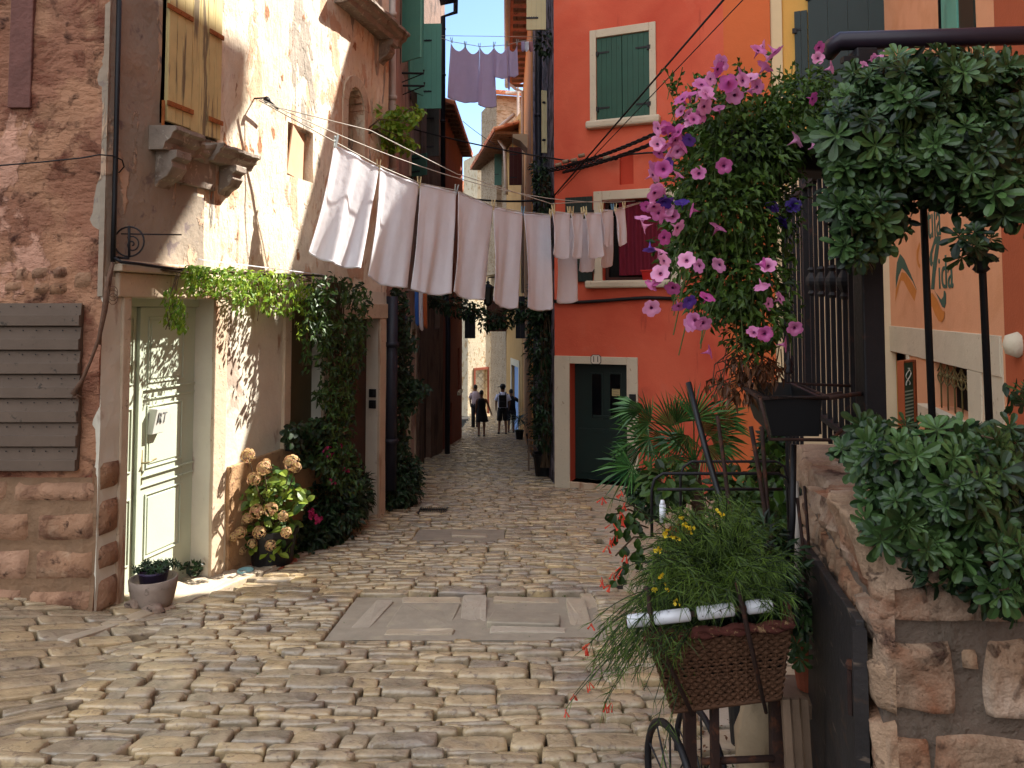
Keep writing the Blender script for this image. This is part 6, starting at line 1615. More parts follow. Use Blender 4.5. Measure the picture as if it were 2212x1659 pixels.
# cap stones (rough, rounded)
cap = [(Cf, Cf.lerp(Cn,.36)), (Cf.lerp(Cn,.365), Cf.lerp(Cn,.7)), (Cf.lerp(Cn,.705), Cn)]
for i, (p, q) in enumerate(cap):
    m = MB(); f = Fac((p.x,p.y),(q.x,q.y)); W_ = .42; sd = i*7.0
    def fn(x, y):
        a = f.L*x; th = y*pi*1.02; ex = min(1, min(x,1-x)*f.L/.03)**.4
        d = -.18 + (.235*ex)*cos(th)*1.0; zz = ztop-.13 + .145*sin(th)**.55*ex if y < .5 else ztop-.13+.145*ex
        if y < .5: d = .05*ex*(1 if y < .3 else cos((y-.3)/.2*pi/2)**.5); zz = ztop-.13+.14*ex*(min(1,y/.35)**.9)
        else: d = 0 - (y-.5)*2*W_
        pp = f.pt(a, zz); return f.pt(a, zz + nz3(pp, 5, .03), d + nz3(pp, 6, .04))
    m.grid(fn, 40, 26, R.random()); obj('cap_stone', m, M_block, sw, smooth=True)
m = MB()
def fn(x, y):
    a = 1.9*x; d = .04 - y*.6; pp = FF.pt(a, ztop); k = min(1, y/.06)**.5
    return FF.pt(a, ztop-.14+.13*k + nz3(pp+V((0,y,0)), 5, .02), d)
m.grid(fn, 60, 16, .4); obj('cap_stone', m, M_block, sw, smooth=True)
# low metal door in the left face
md = empty('meter_door', FL.pt(.9, -.2, .03), 'low weathered dark metal door leaning in the side of the stone wall', 'door')
a0, a1 = FL.uv(1757,1300)[0], FL.L-.04
m = MB(); P = FL.pt; zA_, zB_ = FL.uv(1757,1166)[1], FL.uv(1862,1290)[1]
m.hexa([P(a0,-.4,.055),P(a1,-.4,.055),P(a1,-.4,.03),P(a0,-.4,.03),P(a0,zA_,.055),P(a1,zB_,.055),P(a1,zB_,.03),P(a0,zA_,.03)])
M_dm = mat('scratched_dark_metal', '#332f2e', .6, .3, 6, layers=[(7,.58,.64,'#4a3a30',7,(.4,.4,1.6),0),(22,.63,.68,'#6a5c50',8,(.3,.3,2),0)], bump=((30,.003,6),), metal=.2)
obj('door_leaf', m, M_dm, md, bevel=.004)
m = MB(); m.tube([P(a1-.06,zB_-.16,.06),P(a1-.06,zB_-.28,.06)], .008, 6); m.lathe(P(a1-.05,zB_-.14,.06), [(.012,-.01),(.014,0),(.01,.012)], 8); obj('latch', m, M_rust, md)
m = MB(); FL.box(m, a1+.001, a1+.02, -.4, zB_-.02, .03, .066); obj('edge_strip', m, M_dm, md)
# ---------- railing
rl = empty('iron_railing', (1.3, 2.75, ztop), 'black wrought iron railing standing on the stone wall', 'railing')
YR = 2.75; pc_ = at(1876, 905, YR)
def Xr(u, Y=YR): return (u-1106)/F*Y
zr = at(1820, 100, YR).z
m = MB(); m.box((Xr(1876), YR, (ztop+zr)/2-.0), (.076, .076, zr-ztop-.03)); obj('corner_post', m, M_iron, rl, bevel=.006)
def hrail(x): return YR - .1*(x-Xr(1820))
m = MB(); pts = [V((Xr(1818), YR+.02, zr+.01)), V((Xr(1824), YR, zr+.018)), V((2.6, YR-.1, zr+.03))]
m.tube([V((Xr(1816), YR+.06, zr-.02))] + pts, [.02,.033,.033,.033], 12); obj('handrail', m, mat('violet_black_paint','#2a222c',.4,.1,9), rl, smooth=True)
for z_ in (zr-.06, ztop+.06):
    m = MB(); m.box(((Xr(1822)+2.6)/2, YR-.03, z_), (2.6-Xr(1822), .03, .02)); obj('cross_rail', m, M_iron, rl)
for u, sp in ((2000,0),(2122,1),(2250,0),(2380,1)):
    m = MB(); x = Xr(u, YR-.04); m.tube([V((x-.008, YR-.04, zr-.05)), V((x+.012, YR-.04, ztop+.02))], .0125, 8)
    if sp:
        c = at(u-5, 560, YR-.04)
        m.lathe(V((x-.002, YR-.04, c.z)), [(.012,-.05),(.028,-.035),(.02,-.02),(.034,0),(.02,.02),(.028,.035),(.012,.05)], 10)
    obj('baluster', m, M_iron, rl, smooth=True)
sf = empty('side_fence', (1.5, 3.8, .3), 'tall black iron fence of close vertical bars running back from the corner post', 'fence')
FN = Fac((Xr(1876)+.2186*2.3, YR+2.3), (Xr(1876), YR))
us = [1694,1701,1709,1717,1726,1735,1744,1754,1764,1775,1787,1799,1812,1825,1838,1850]
for i, u in enumerate(us):
    a, z = FN.uv(u, 640); m = MB(); big_ = (i == 6)
    zb_ = .2 if u < 1728 else ztop-.02
    q = .011 if not big_ else .024
    FN.box(m, a-q, a+q, zb_, zr-.25 + (.05 if i % 2 else 0), -q*.8, q*.8)
    if i in (7,9,11,13):
        zz = FN.uv(u, 608)[1]; m.lathe(FN.pt(a, zz), [(.01,-.075),(.022,-.06),(.013,-.045),(.03,-.015),(.033,.0),(.03,.015),(.013,.045),(.022,.06),(.01,.075)], 8)
    obj('bar', m, M_iron, sf)
m = MB()
for zz in (zr-.3, ztop+.08, .35): FN.box(m, 0, FN.L-.04 if zz > .5 else FN.uv(1728,900)[0], zz-.012, zz+.012, -.02, .02)
obj('fence_rail', m, M_iron, sf)
m = MB(); a = FN.uv(1716,800)[0]; p = FN.pt(a, at(1716,790,4.6).z, .03); m.lathe(p, [(.02,-.05),(.03,-.04),(.012,-.02),(.026,.01),(.01,.04),(.006,.08)], 10); obj('finial', m, M_iron, sf, smooth=True)
# petunia planter hidden in the foliage + brackets
pt_ = empty('hanging_planter', at(1640,300,2.9), 'long dark planter hooked on the fence and almost hidden by petunias', 'planter')
m = MB(); c = at(1680, 330, 2.85); m.box(c, (.5,.16,.15), .3); obj('trough', m, M_black, pt_, bevel=.01)
m = MB(); m.tube([c+V((.2,.05,.06)), FN.pt(FN.uv(1775,300)[0], c.z+.05, .02)], .006, 6); obj('hook', m, M_iron, pt_)
m = MB(); c = at(2080, 210, 2.62); m.box(c, (.66,.16,.14), 0); obj('rail_trough', m, M_black, label='long dark trough hooked on the handrail under the rosette shrub', cat='planter', bevel=.01)
m = MB(); m.box(V((1.55, 2.35, ztop+.07)), (.8,.16,.15), -.03); obj('wall_trough', m, mat('green_plastic','#1f5a35',.5,.1), label='green plastic trough on the stone wall under the lower rosette shrub', cat='planter', bevel=.01)
# ---------- black planter box with its iron holder
pb_ = empty('planter_box', at(1700,945,2.6), 'empty black plastic planter box held out on an iron frame', 'planter')
x0, y0, zt_ = Xr(1643,2.5), 2.5, at(1700,856,2.5).z; zb_ = at(1700,945,2.5).z
def ring4(x0, x1, y0, y1, z): return [V((x0,y0,z)),V((x1,y0,z)),V((x1+.07,y1,z)),V((x0+.07,y1,z))]
w_ = .192; dp_ = .46
outer_b = ring4(x0+.035, x0+w_-.005, y0+.02, y0+dp_-.03, zb_); outer_t = ring4(x0, x0+w_, y0, y0+dp_, zt_); inner_t = ring4(x0+.012, x0+w_-.012, y0+.012, y0+dp_-.012, zt_); inner_b = ring4(x0+.04, x0+w_-.015, y0+.03, y0+dp_-.04, zb_+.05)
m = MB(); vs = outer_b+outer_t+inner_t+inner_b; fs_ = [(3,2,1,0)]
for o in (0,4,8): fs_ += [(o+k, o+(k+1)%4, o+4+(k+1)%4, o+4+k) for k in range(4)]
fs_.append((12,13,14,15)); m.add(vs, fs_); obj('box', m, M_black, pb_, bevel=.003)
m = MB(); L_ = ring4(x0-.012, x0+w_+.012, y0-.012, y0+dp_+.012, zt_-.004); m.tube(L_, .008, 6, closed=True); m.tube([L_[1], V((Xr(1830,2.6), 2.62, zt_-.01)), FN.pt(FN.L-.05, zt_-.02, .0)], .008, 6); m.tube([L_[2], FN.pt(FN.L-.3, zt_-.02, .0)], .006, 6)
m.tube([L_[0]+V((.0,0,0)), V((x0+.02,y0-.005,zb_-.005)), V((x0+w_+.02,y0,zb_-.008)), V((Xr(1830,2.6),2.62,zb_+.02))], .006, 6)
m.tube([V((x0+w_+.0,y0,zt_)), V((Xr(1812,2.6),2.6,zt_-.0))], .006, 6)
obj('holder', m, M_rust, pb_, smooth=True)
# ---------- wicker basket on the cart
YB = 2.55
ct = empty('basket_cart', at(1560,1660,YB+.2), 'old iron cart with spoked wheels and a plank frame under the wicker basket', 'cart')
bs = empty('wicker_basket', at(1560,1520,YB+.15), 'dark tapered wicker basket full of trailing greenery', 'basket')
TL, TR, BR, BL = at(1394,1366,YB), at(1708,1340,YB-.03), at(1684,1506,YB+.04), at(1453,1535,YB+.05)
bd = V((.09,.36,0))
def bwall(s, t):                                                   # s along perimeter 0..4, t bottom->top
    c = [(BL,TL),(BR,TR),(BR+bd*.8,TR+bd),(BL+bd*.8,TL+bd)]
    k = int(s) % 4; f = s-int(s); a = c[k][0].lerp(c[k][1], t); b = c[(k+1)%4][0].lerp(c[(k+1)%4][1], t)
    return a.lerp(b, f)
m = MB(); m.grid(lambda x, y: bwall(x*3.9999, y*.98)+V((0,.012,0)), 40, 4, .3); m.grid(lambda x, y: bwall(x*3.9999, .9)*.0 + BL.lerp(BR, x).lerp((BL+bd*.8).lerp(BR+bd*.8, x), y), 2, 2, .3); obj('lining', m, M_dark, bs)
m = MB(); per = [s/26 for s in range(26*4)]
for r_ in range(19):
    t = .03 + r_*.045; loose = 7 < r_ < 13
    pts = []
    for i, s in enumerate(per):
        p = bwall(s, t); k = int(s) % 4; nrm = (V((0,-1,0)),V((1,0,0)),V((0,1,0)),V((-1,0,0)))[k]
        pts.append(p + nrm*(.0065*(1 if (i+r_) % 2 else -1)) + V((0,0,rnd(-.001,.001))))
    m.tube(pts, .0068 if not loose else .0048, 4, closed=True)
obj('weave', m, M_wicker, bs)
m = MB()
for s in per[::2]: m.tube([bwall(s, 0), bwall(s, .5), bwall(s, .97)], .004, 4)
obj('stakes', m, M_wicker, bs)
m = MB()
for k in range(3):
    m.tube([bwall(s, .93+.02*k)+V((0,-.008,0))+V((.006*sin(i*1.3+k*2), .004*cos(i*1.3+k*2), .008*sin(i*1.3+k*2.1))) for i, s in enumerate([j/20 for j in range(80)])], .012, 5, closed=True)
obj('rim_braid', m, mat('reddish_braid','#5c3028',.85,.3,30,layers=[(60,.58,.64,'#9a7a58',4,I3,0)],bump=(80,.004,4)), bs, smooth=True)
m = MB(); m.tube([bwall(s, .0) for s in [j/8 for j in range(32)]], .01, 6, closed=True); obj('base_rim', m, M_wicker, bs, smooth=True)
# rod with white porcelain sleeves
rd_ = empty('porcelain_rod', at(1510,1325,YB-.06), 'rusty rod threaded with four white porcelain sleeves along the basket rim', 'rod')
q0, q1 = at(1352,1343,YB-.06), at(1672,1306,YB-.08); m = MB(); m.tube([q0+(q0-q1).normalized()*.005, q1], .009, 7); obj('rod', m, M_rust, rd_, smooth=True)
M_porc = mat('white_porcelain', '#d4d4d8', .18, .03, 9, layers=[(26,.66,.69,'#4a3a34',3,I3,0)], spec=.6)
for u0, u1 in ((1354,1404),(1412,1492),(1505,1586),(1612,1668)):
    t0, t1 = (u0-1352)/320, (u1-1352)/320; a, b = q0.lerp(q1, t0), q0.lerp(q1, t1); m = MB(); d = (b-a).normalized()
    m.tube([a, a+d*.002, a+d*.006, b-d*.006, b-d*.002, b], [.013,.018,.0205,.0205,.018,.013], 16); obj('sleeve', m, M_porc, rd_, smooth=True)
# straps and uprights of the cart
m = MB()
m.tube([at(1400,1282,YB-.05), at(1396,1272,YB), at(1412,1275,YB+.1), at(1420,1330,YB+.12)], .008, 6)
m.tube([at(1400,1282,YB-.05), at(1406,1345,YB-.07), at(1408,1362,YB-.07)], .008, 6)
m.tube([at(1424,1350,YB-.06), at(1430,1400,YB-.05), at(1496,1545,YB-.02)], .007, 6)
m.tube([at(1592,1258,YB-.12), at(1619,1380,YB-.09), at(1655,1540,YB-.03)], [.008,.008,.006], 6)
obj('strap', m, M_rust, ct, smooth=True)
m = MB()
def post(u0, u1, v0, v1, Y, mb, tw=.03):
    a, b = at((u0+u1)/2, v0, Y), at((u0+u1)/2, v1, Y); mb.box((a+b)/2, ((u1-u0)*px(Y), tw, (a-b).length), .1)
for q in ((1478,1503,1528,1760,2.7),(1536,1552,1500,1760,2.65),(1664,1690,1490,1760,2.7)):
    m = MB(); post(*q, m); obj('leg', m, M_rust, ct, bevel=.003)
m = MB(); m.tube([at(1515,1645,2.68), at(1672,1638,2.68)], .011, 6); obj('cross_bar', m, M_rust, ct, smooth=True)
m = MB(); m.tube([at(1552,1650,2.66), at(1576,1700,2.66)], .01, 6); obj('brace', m, M_rust, ct)
def wheel(c, r, ax, label=None):
    ax = ax.normalized(); x = V((0,0,1)); y = ax.cross(x).normalized(); w = empty('wheel', c - worg(ct), None, None); w.parent = ct
    m = MB(); m.tube([c+(x*cos(a)+y*sin(a))*r for a in [2*pi*k/36 for k in range(36)]], .013, 6, closed=True); obj('rim', m, M_iron, w, smooth=True)
    m = MB()
    for k in range(10): a = 2*pi*k/10; m.tube([c, c+(x*cos(a)+y*sin(a))*r], .0035, 4)
    m.tube([c-ax*.03, c+ax*.03], .02, 8); obj('spokes', m, M_iron, w)
cw = at(1447,1574,2.6); wheel(V((cw.x, cw.y, cw.z-.19)), .19, V((1,.22,0)))
cw = at(1514,1540,3.0); wheel(V((cw.x, cw.y, cw.z-.24)), .24, V((1,.18,0)))
# things behind / beside the cart
p = onground(1610, 1612); k = px(p.y); m = MB(); m.lathe(p, [(28*k,0),(30*k,.02),(38*k,.30),(40*k,.31),(40*k,.335),(36*k,.335),(34*k,.3)], 20); obj('black_pot', m, M_black, label='tall black plant pot standing behind the cart', cat='pot', smooth=False)
p = onground(1640,1700); rock('pale_rock', V((p.x,p.y,p.z)), .12, 'tall pale yellowish boulder behind the right cart leg', mat('pale_boulder','#a58f72',.9,.2,6,bump=((12,.02,8),)), (.7,.7,1.7), None, 4, .3)
p = V((Xr(1745,3.0), 3.05, at(1745,1500,3.0).z)); e = empty('terracotta_planter', p, 'terracotta pot of small succulents squeezed between basket and metal door', 'potted plant')
m = MB(); m.lathe(p, [(.05,0),(.075,.17),(.082,.175),(.082,.2),(.072,.2),(.068,.17)], 16); obj('pot', m, M_terra, e)
fl = MB()
for (u,v) in ((1722,1392),(1735,1350),(1728,1420),(1748,1375),(1742,1330),(1716,1290),(1730,1310)): rosette(fl, at(u,v,2.9), rdir(V((-.3,-1,.6))), .06)
obj('foliage', fl, L_ros, e)
m = MB()
m.box(V((p.x, p.y, p.z-.03)), (.24,.24,.05)); 
for dx, dy in ((-.1,-.1),(.1,-.1),(-.1,.1),(.1,.1)): m.box(V((p.x+dx, p.y+dy, (p.z-.055+gz(p.x,p.y))/2)), (.03,.03,p.z-.055-gz(p.x,p.y)))
obj('wooden_stool', m, M_wood, label='small dark wooden stool carrying the terracotta pot', cat='stool')
for i, (u, w_) in enumerate(((1700,16),(1720,15),(1740,16))):
    m = MB(); a, b = at(u-2, 1512, 2.6+.05*i), at(u+14, 1760, 2.6+.05*i); m.hexa([b+V((-.012,0,0)),b+V((.012,0,0)),b+V((.012,.02,0)),b+V((-.012,.02,0)),a+V((-.012,0,0)),a+V((.012,0,0)),a+V((.012,.02,0)),a+V((-.012,.02,0))])
    obj('wood_slat', m, M_wood, label='dark weathered slat leaning beside the metal door, %s of three' % ('leftmost','middle','rightmost')[i], cat='slat', group='weathered slats by the metal door')
# rods and sticks
def rod(name, pts, r, mt, label, cat='stick', group=None):
    m = MB(); m.tube(pts, r, 7); return obj(name, m, mt, label=label, cat=cat, group=group, smooth=True)
rod('black_stake', [at(1487,826,3.2), at(1530,990,3.1), at(1583,1166,3.0), at(1596,1260,2.95)], [.012,.013,.013,.013], M_black, 'thick black stake leaning in front of the palm', 'stake')
rod('rusty_stake', [at(1550,898,3.4), at(1562,985,3.35), at(1580,1128,3.2), at(1590,1260,3.1)], .009, M_rust, 'rusty stake right of the black one')
rod('rusty_stake', [at(1622,921,3.4), at(1640,1020,3.35), at(1657,1133,3.3), at(1675,1290,3.2)], .01, M_rust, 'rusty stake rising left of the planter box')
rod('rusty_stake', [at(1646,921,3.4), at(1652,1020,3.35), at(1662,1133,3.3), at(1680,1290,3.2)], .009, M_rust, 'rusty stake just below the planter box')
hp = empty('hoop_frame', at(1530,1150,3.5), 'low dark iron hoop frame with rounded corners behind the feathery plant', 'frame')
for i, (v, u0, u1, Y) in enumerate(((1023,1408,1706,3.4),(997,1470,1700,3.9),(1057,1420,1690,3.6))):
    m = MB(); m.tube([at(u0,1160,Y), at(u0,v+34,Y), at(u0+6,v+12,Y), at(u0+24,v,Y), at(u1-24,v,Y), at(u1-6,v+10,Y), at(u1,v+34,Y), at(u1+4,1160,Y)] if i < 2 else [at(u0,v,Y), at(u1,v,Y)], .007, 6); obj('hoop', m, M_iron, hp, smooth=True)
m = MB(); m.tube([at(1431,1090,3.1), at(1432,1128,3.1)], .013, 10); m.tube([at(1431,1080,3.1), at(1431,1091,3.1)], [.007,.012], 8)
obj('cane_cap', m, M_porc, label='short white tube on a cane tip poking out of the feathery plant', cat='tube', smooth=True)
rod('garden_cane', [at(1432,1128,3.1), at(1445,1300,3.0)], .006, M_wood, 'thin cane carrying the white tube', 'cane')
for i, pts in enumerate(([at(1714,960,2.9), at(1712,1120,2.9), at(1700,1300,2.9)], [at(1722,1075,2.9), at(1736,1190,2.85), at(1742,1300,2.8)], [at(1738,1050,3.0), at(1746,1160,3.0), at(1748,1280,2.95)])):
    rod('iron_rod', pts, (.012,.006,.006)[i], M_iron if i == 0 else M_rust, ('thick black iron rod standing at the end of the stone wall','thin bent rusty rod left of the metal door','second thin rusty rod touching the metal door')[i], 'rod')
rod('pale_pipe', [at(1719,1040,3.1), at(1724,1160,3.1), at(1722,1300,3.05)], .012, M_wpipe, 'peeling pale pipe beside the end of the stone wall', 'pipe')
# ---------- feathery arching plant in the basket
ru = empty('feathery_plant', at(1560,1320,YB+.2), 'big feathery green plant with arching stems spilling over the basket', 'plant')
fl, st = MB(), MB()
root = at(1565,1330,YB+.22)
def arch(tip, r=.0022, side=40, w=.0021, L=(.03,.07), h=.16):
    mid = root.lerp(tip, .5) + V((0,0,h)); P_ = []
    for i in range(13):
        t = i/12; P_.append(root.lerp(mid, t).lerp(mid.lerp(tip, t), t))
    st.tube(P_, [r*1.5*(1-.6*i/12) for i in range(13)], 4)
    for _ in range(side):
        t = rnd(.25,1); j = min(11, int(t*12)); p = P_[j].lerp(P_[j+1], t*12-j if t < 1 else 1); d = (P_[min(12,j+1)]-P_[j]).normalized()
        dd = (d*.7 + rdir()*.8 + V((0,0,-.25))).normalized(); l = rnd(*L); sd = dd.cross(V((0,-1,.3))).normalized()*w*.5
        fl.add([p-sd, p+sd, p+dd*l*.6+sd*.7-V((0,0,l*.06)), p+dd*l-V((0,0,l*.2)), p+dd*l*.6-sd*.7-V((0,0,l*.06))], [(0,1,2,4),(4,2,3)])
for _ in range(230):
    a = rnd(-.2, pi+.1); q = rnd(.5,1.05); tip = at(1545 - 190*q*cos(a)*.95, 1290 - 215*q*sin(a)**.8 if sin(a) > 0 else 1300, YB+rnd(-.12,.55)); arch(tip, side=46)
for _ in range(70): arch(at(rnd(1400,1720), rnd(1200,1335), YB+rnd(-.25,-.05)), side=34, h=.12)
for _ in range(26): arch(at(rnd(1275,1400), rnd(1340,1500), YB+rnd(-.2,.1)), side=46, h=.22)
for (u, v) in ((1300,1400),(1290,1480),(1305,1520),(1420,1560),(1430,1640),(1330,1460),(1412,1520),(1280,1430)): arch(at(u,v,YB-.05), side=60, h=.26)
for _ in range(14): arch(at(rnd(1390,1460), rnd(1380,1450), YB-.12), side=22, h=.1)
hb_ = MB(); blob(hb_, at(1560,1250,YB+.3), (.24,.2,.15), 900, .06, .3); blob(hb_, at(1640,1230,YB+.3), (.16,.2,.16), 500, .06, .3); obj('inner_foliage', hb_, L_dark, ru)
for (u, v) in ((1300,1075),(1270,1392),(1264,1400),(1276,1345),(1270,1476),(1240,1500),(1306,1520),(1222,1530),(1326,1240)): arch(at(u,v,YB), side=16, h=.2)
rf = MB()
for (u, v) in ((1343,1062),(1350,1085),(1340,1108),(1345,1120),(1300,1075),(1322,1130),(1330,1155),(1312,1182),(1316,1165),(1326,1240),(1300,1250),(1270,1392),(1264,1400),(1276,1345),(1270,1476),(1240,1500),(1306,1520),(1320,1518),(1222,1530),(1318,1262),(1350,1200),(1344,1225)):
    for _ in range(3):
        p = at(u+rnd(-4,4), v+rnd(-4,4), YB+rnd(-.1,.1)); d = rdir(V((-.3,-.2,-1.2))); rf.tube([p, p+d*.018, p+d*.024], [.0012,.0022,.0034], 5)
obj('red_flowers', rf, M_rf, ru, kind='stuff')
obj('foliage', fl, L_fern, ru); obj('stem', st, mat('dark_green_stem','#26331a',.8,.1), ru)
yf = MB()
for (u, v) in ((1488,1140),(1480,1136),(1495,1145),(1440,1150),(1450,1160),(1436,1158),(1462,1162),(1470,1120),(1425,1190),(1418,1188),(1560,1112),(1548,1104),(1432,1244),(1440,1268),(1416,1275),(1460,1300)):
    for _ in range(5): yf.leaf6(at(u+rnd(-5,5), v+rnd(-4,4), YB-.08+rnd(-.03,.03)), rdir(V((0,-1,.3))), rdir(V((0,-1,0))), .011, .011, .2)
obj('yellow_flowers', yf, M_yf, ru, kind='stuff')
fl, st = MB(), MB()
for (u0,v0,u1,v1) in ((1400,1120,1312,1118),(1400,1140,1318,1150),(1405,1160,1330,1200),(1410,1180,1325,1250),(1400,1120,1330,1100)):
    a, b = at(u0,v0,YB+.25), at(u1,v1,YB+.05); st.tube([a, a.lerp(b,.5)+V((0,0,.03)), b], .003, 5)
    for k in range(9):
        p = a.lerp(b, .25+.085*k)+rdir()*.02; fl.leaf6(p, (rdir()*.5+V((-.2,-.3,-1))).normalized(), V((.1,-1,.2)), rnd(.025,.04), .028, .2)
obj('broad_leaves', fl, L_vine, ru); obj('branch', st, M_stem, ru)
# fallen leaves
fl = MB()
for _ in range(60):
    p = onground(rnd(1500,1700), rnd(1500,1655)); fl.leaf(V((p.x,p.y,p.z+.03)), rdir(V((0,0,.1))), V((0,0,1)), .02, .012, .1)
obj('fallen_leaves', fl, L_dead, kind='stuff')
# ---------- fan palm
pp = V((onground(1500,1120).x, 6.5, 0)); pp = V((Xr(1500,6.4), 6.4, gz(1.5,6.4)))
pm_ = empty('fan_palm', pp, 'small fan palm with spiky green leaves in front of the red wall', 'palm')
m = MB(); m.lathe(pp, [(.16,0),(.22,.32),(.235,.325),(.235,.37),(.21,.37),(.2,.33)], 20); obj('pot', m, M_terra, pm_)
m = MB(); crown = at(1500,1000,6.45); m.tube([pp+V((0,0,.3)), pp.lerp(crown,.5)+V((.02,0,.1)), crown], [.06,.055,.04], 8); obj('trunk', m, mat('fibrous_trunk','#3d2c20',.95,.3,20,bump=(30,.02,6)), pm_)
cp = lambda x, y: ((1780+x/2.553)*.72, (1150+y/2.553)*.72)
fans = [((380,205),180,60,.8),((430,420),185,150,1.15),((440,300),150,110,.9),((600,330),95,110,1.0),((640,300),70,80,.9),((770,270),60,110,1.05),((730,400),-120,110,.7),((300,640),215,150,1.0),((600,560),-85,120,.75),((900,420),-15,80,1.05),((940,300),25,70,.95),((860,480),-50,90,.85),((560,440),200,110,.9),((680,450),160,120,.8),((820,360),20,80,.9),((350,520),190,80,.8)]
for i, ((x, y), ang, spr, sc) in enumerate(fans):
    u, v = cp(x, y); Yf = 6.3 + rnd(-.3,.3); c = at(u, v, Yf); fl = MB()
    fwd = V((cos(radians(ang)), rnd(-.5,.2), sin(radians(ang)))).normalized(); up = V((0,-1,.35)); sd = fwd.cross(up).normalized(); up = sd.cross(fwd)
    n = 20; Lf = .34*sc; inner = .13*sc
    for k in range(n):
        a = radians(spr*1.15)*(k/(n-1)-.5)*1.15; d = (fwd*cos(a)+sd*sin(a)).normalized(); a2 = a+radians(spr)/n*.5; dn = (fwd*cos(a+radians(spr)*.62/n)+sd*sin(a+radians(spr)*.62/n)).normalized(); dm = (fwd*cos(a-radians(spr)*.62/n)+sd*sin(a-radians(spr)*.62/n)).normalized()
        l = Lf*rnd(.85,1.05)*(1-.15*abs(k/(n-1)-.5)); z_ = up*.01*(1 if k % 2 else -1)
        fl.add([c, c+dm*inner*.9, c+d*inner+z_*1.3, c+dn*inner*.9, c+d*l*.62+dm*.0-sd*.006, c+d*l*.62+sd*.006, c+d*l - V((0,0,.04*rnd(.3,1.6)))], [(0,1,2),(0,2,3),(1,4,2),(2,5,3),(2,4,6),(2,6,5)])
    lf_ = obj('leaf', fl, L_palm, pm_)
    m = MB(); m.tube([crown, crown.lerp(c,.5)+V((0,0,.04)), c], .006, 5); obj('stalk', m, L_palm, lf_)
# greenery between palm and fence
bush('leafy_bush', 'mixed leafy bush between the palm and the iron fence', V((2.0,5.6,gz(2,5.6))), [(1680,1040,40,60,5.4,300,.3),(1640,1100,70,40,5.0,360,.3),(1690,1180,40,80,4.4,400,.3),(1590,1060,50,30,5.6,220,.3),(1440,1040,46,34,5.4,200,.3)], .09, .6, L_vine, wide=True)
bush('dark_ivy', 'dark ivy climbing the red wall behind the rusty stakes', V((2.6,6.2,gz(2.6,6.2))), [(1672,960,22,40,6.5,260,.15),(1690,900,20,50,6.5,200,.15),(1665,1010,26,30,6.5,160,.15),(1400,1075,30,30,6.2,260,.25),(1380,1050,20,20,6.4,120,.2)], .09, .5)
# ================================================================== people walking away down the alley
def skin_obj(name, verts, edges, mt, parent, sub=2, root=0):
    me = bpy.data.meshes.new(name); me.from_pydata([tuple(v[0]) for v in verts], edges, []); me.update()
    if mt: me.materials.append(mt)
    o = bpy.data.objects.new(name, me); COL.objects.link(o); o.parent = parent
    sk = o.modifiers.new('skin', 'SKIN'); sk.use_smooth_shade = True
    for i, v in enumerate(verts):
        d = me.skin_vertices[0].data[i]; r = v[1]; d.radius = r if isinstance(r, tuple) else (r, r); d.use_root = (i == root)
    ss = o.modifiers.new('sub', 'SUBSURF'); ss.levels = sub; ss.render_levels = sub
    return o
M_skin = mat('tanned_skin', '#6a4634', .6, .05)
M_hair = mat('dark_hair', '#1c1410', .7, .2, 30)
def person(u, v, H, label, arms, legs, tone=M_skin, face=0):
    p = onground(u, v); g = gz(p.x, p.y); e = empty('person', V((p.x, p.y, g)), label, 'person', None); e.rotation_euler = (0,0,face)
    h = H/1.75; Vv = []; E = []
    def add(x, y, z, r, par=None):
        Vv.append((V((x*h, y*h, z*h)), r*h if not isinstance(r, tuple) else (r[0]*h, r[1]*h)))
        if par is not None: E.append((par, len(Vv)-1))
        return len(Vv)-1
    pel = add(0,0,.95,(.145,.1)); wa = add(0,0,1.1,(.125,.085),pel); ch = add(0,0,1.3,(.16,.1),wa); nb = add(0,0,1.44,(.08,.07),ch)
    nk = add(0,0,1.5,.052,nb); hd = add(0,.01,1.6,(.07,.08),nk); ht = add(0,.01,1.69,(.068,.08),hd); tp = add(0,0,1.745,.045,ht)
    add(0,.095,1.605,.014,hd)
    for s in (-1, 1): add(s*.075,0,1.61,.012,hd)
    for s, A in ((-1, arms[0]), (1, arms[1])):
        sh = add(s*.17,0,1.41,.055,ch); el = add(*A[0],.04,sh); wr = add(*A[1],.027,el)
        d = (V(A[1])-V(A[0])).normalized(); c = V(A[1]); ph = add(*(c+d*.05),(.032,.018),wr)
        side = V((d.z,0,-d.x)).normalized() if abs(d.y) < .9 else V((1,0,0)); side = V((0,1,0))
        for k, (o_, l) in enumerate(((-.028,.05),(-.01,.062),(.01,.058),(.026,.045))):
            f1 = add(*(c+d*.085+side*o_),.0085,ph); add(*(c+d*(.085+l)+side*o_*1.1+V((-s*.012,0,0))),.0065,f1)
        t1 = add(*(c+d*.04+side*.045),.009,ph); add(*(c+d*.075+side*.06),.007,t1)
    for s, L_ in ((-1, legs[0]), (1, legs[1])):
        hp_ = add(s*.09,0,.9,.085,pel); kn = add(*L_[0],.058,hp_); an = add(*L_[1],.036,kn); f = V(L_[1]); add(f.x,f.y+.13,max(.03,f.z-.05),(.035,.022),an); add(f.x,f.y-.03,max(.035,f.z-.045),.032,an)
    skin_obj('body', Vv, E, tone, e)
    return e, h
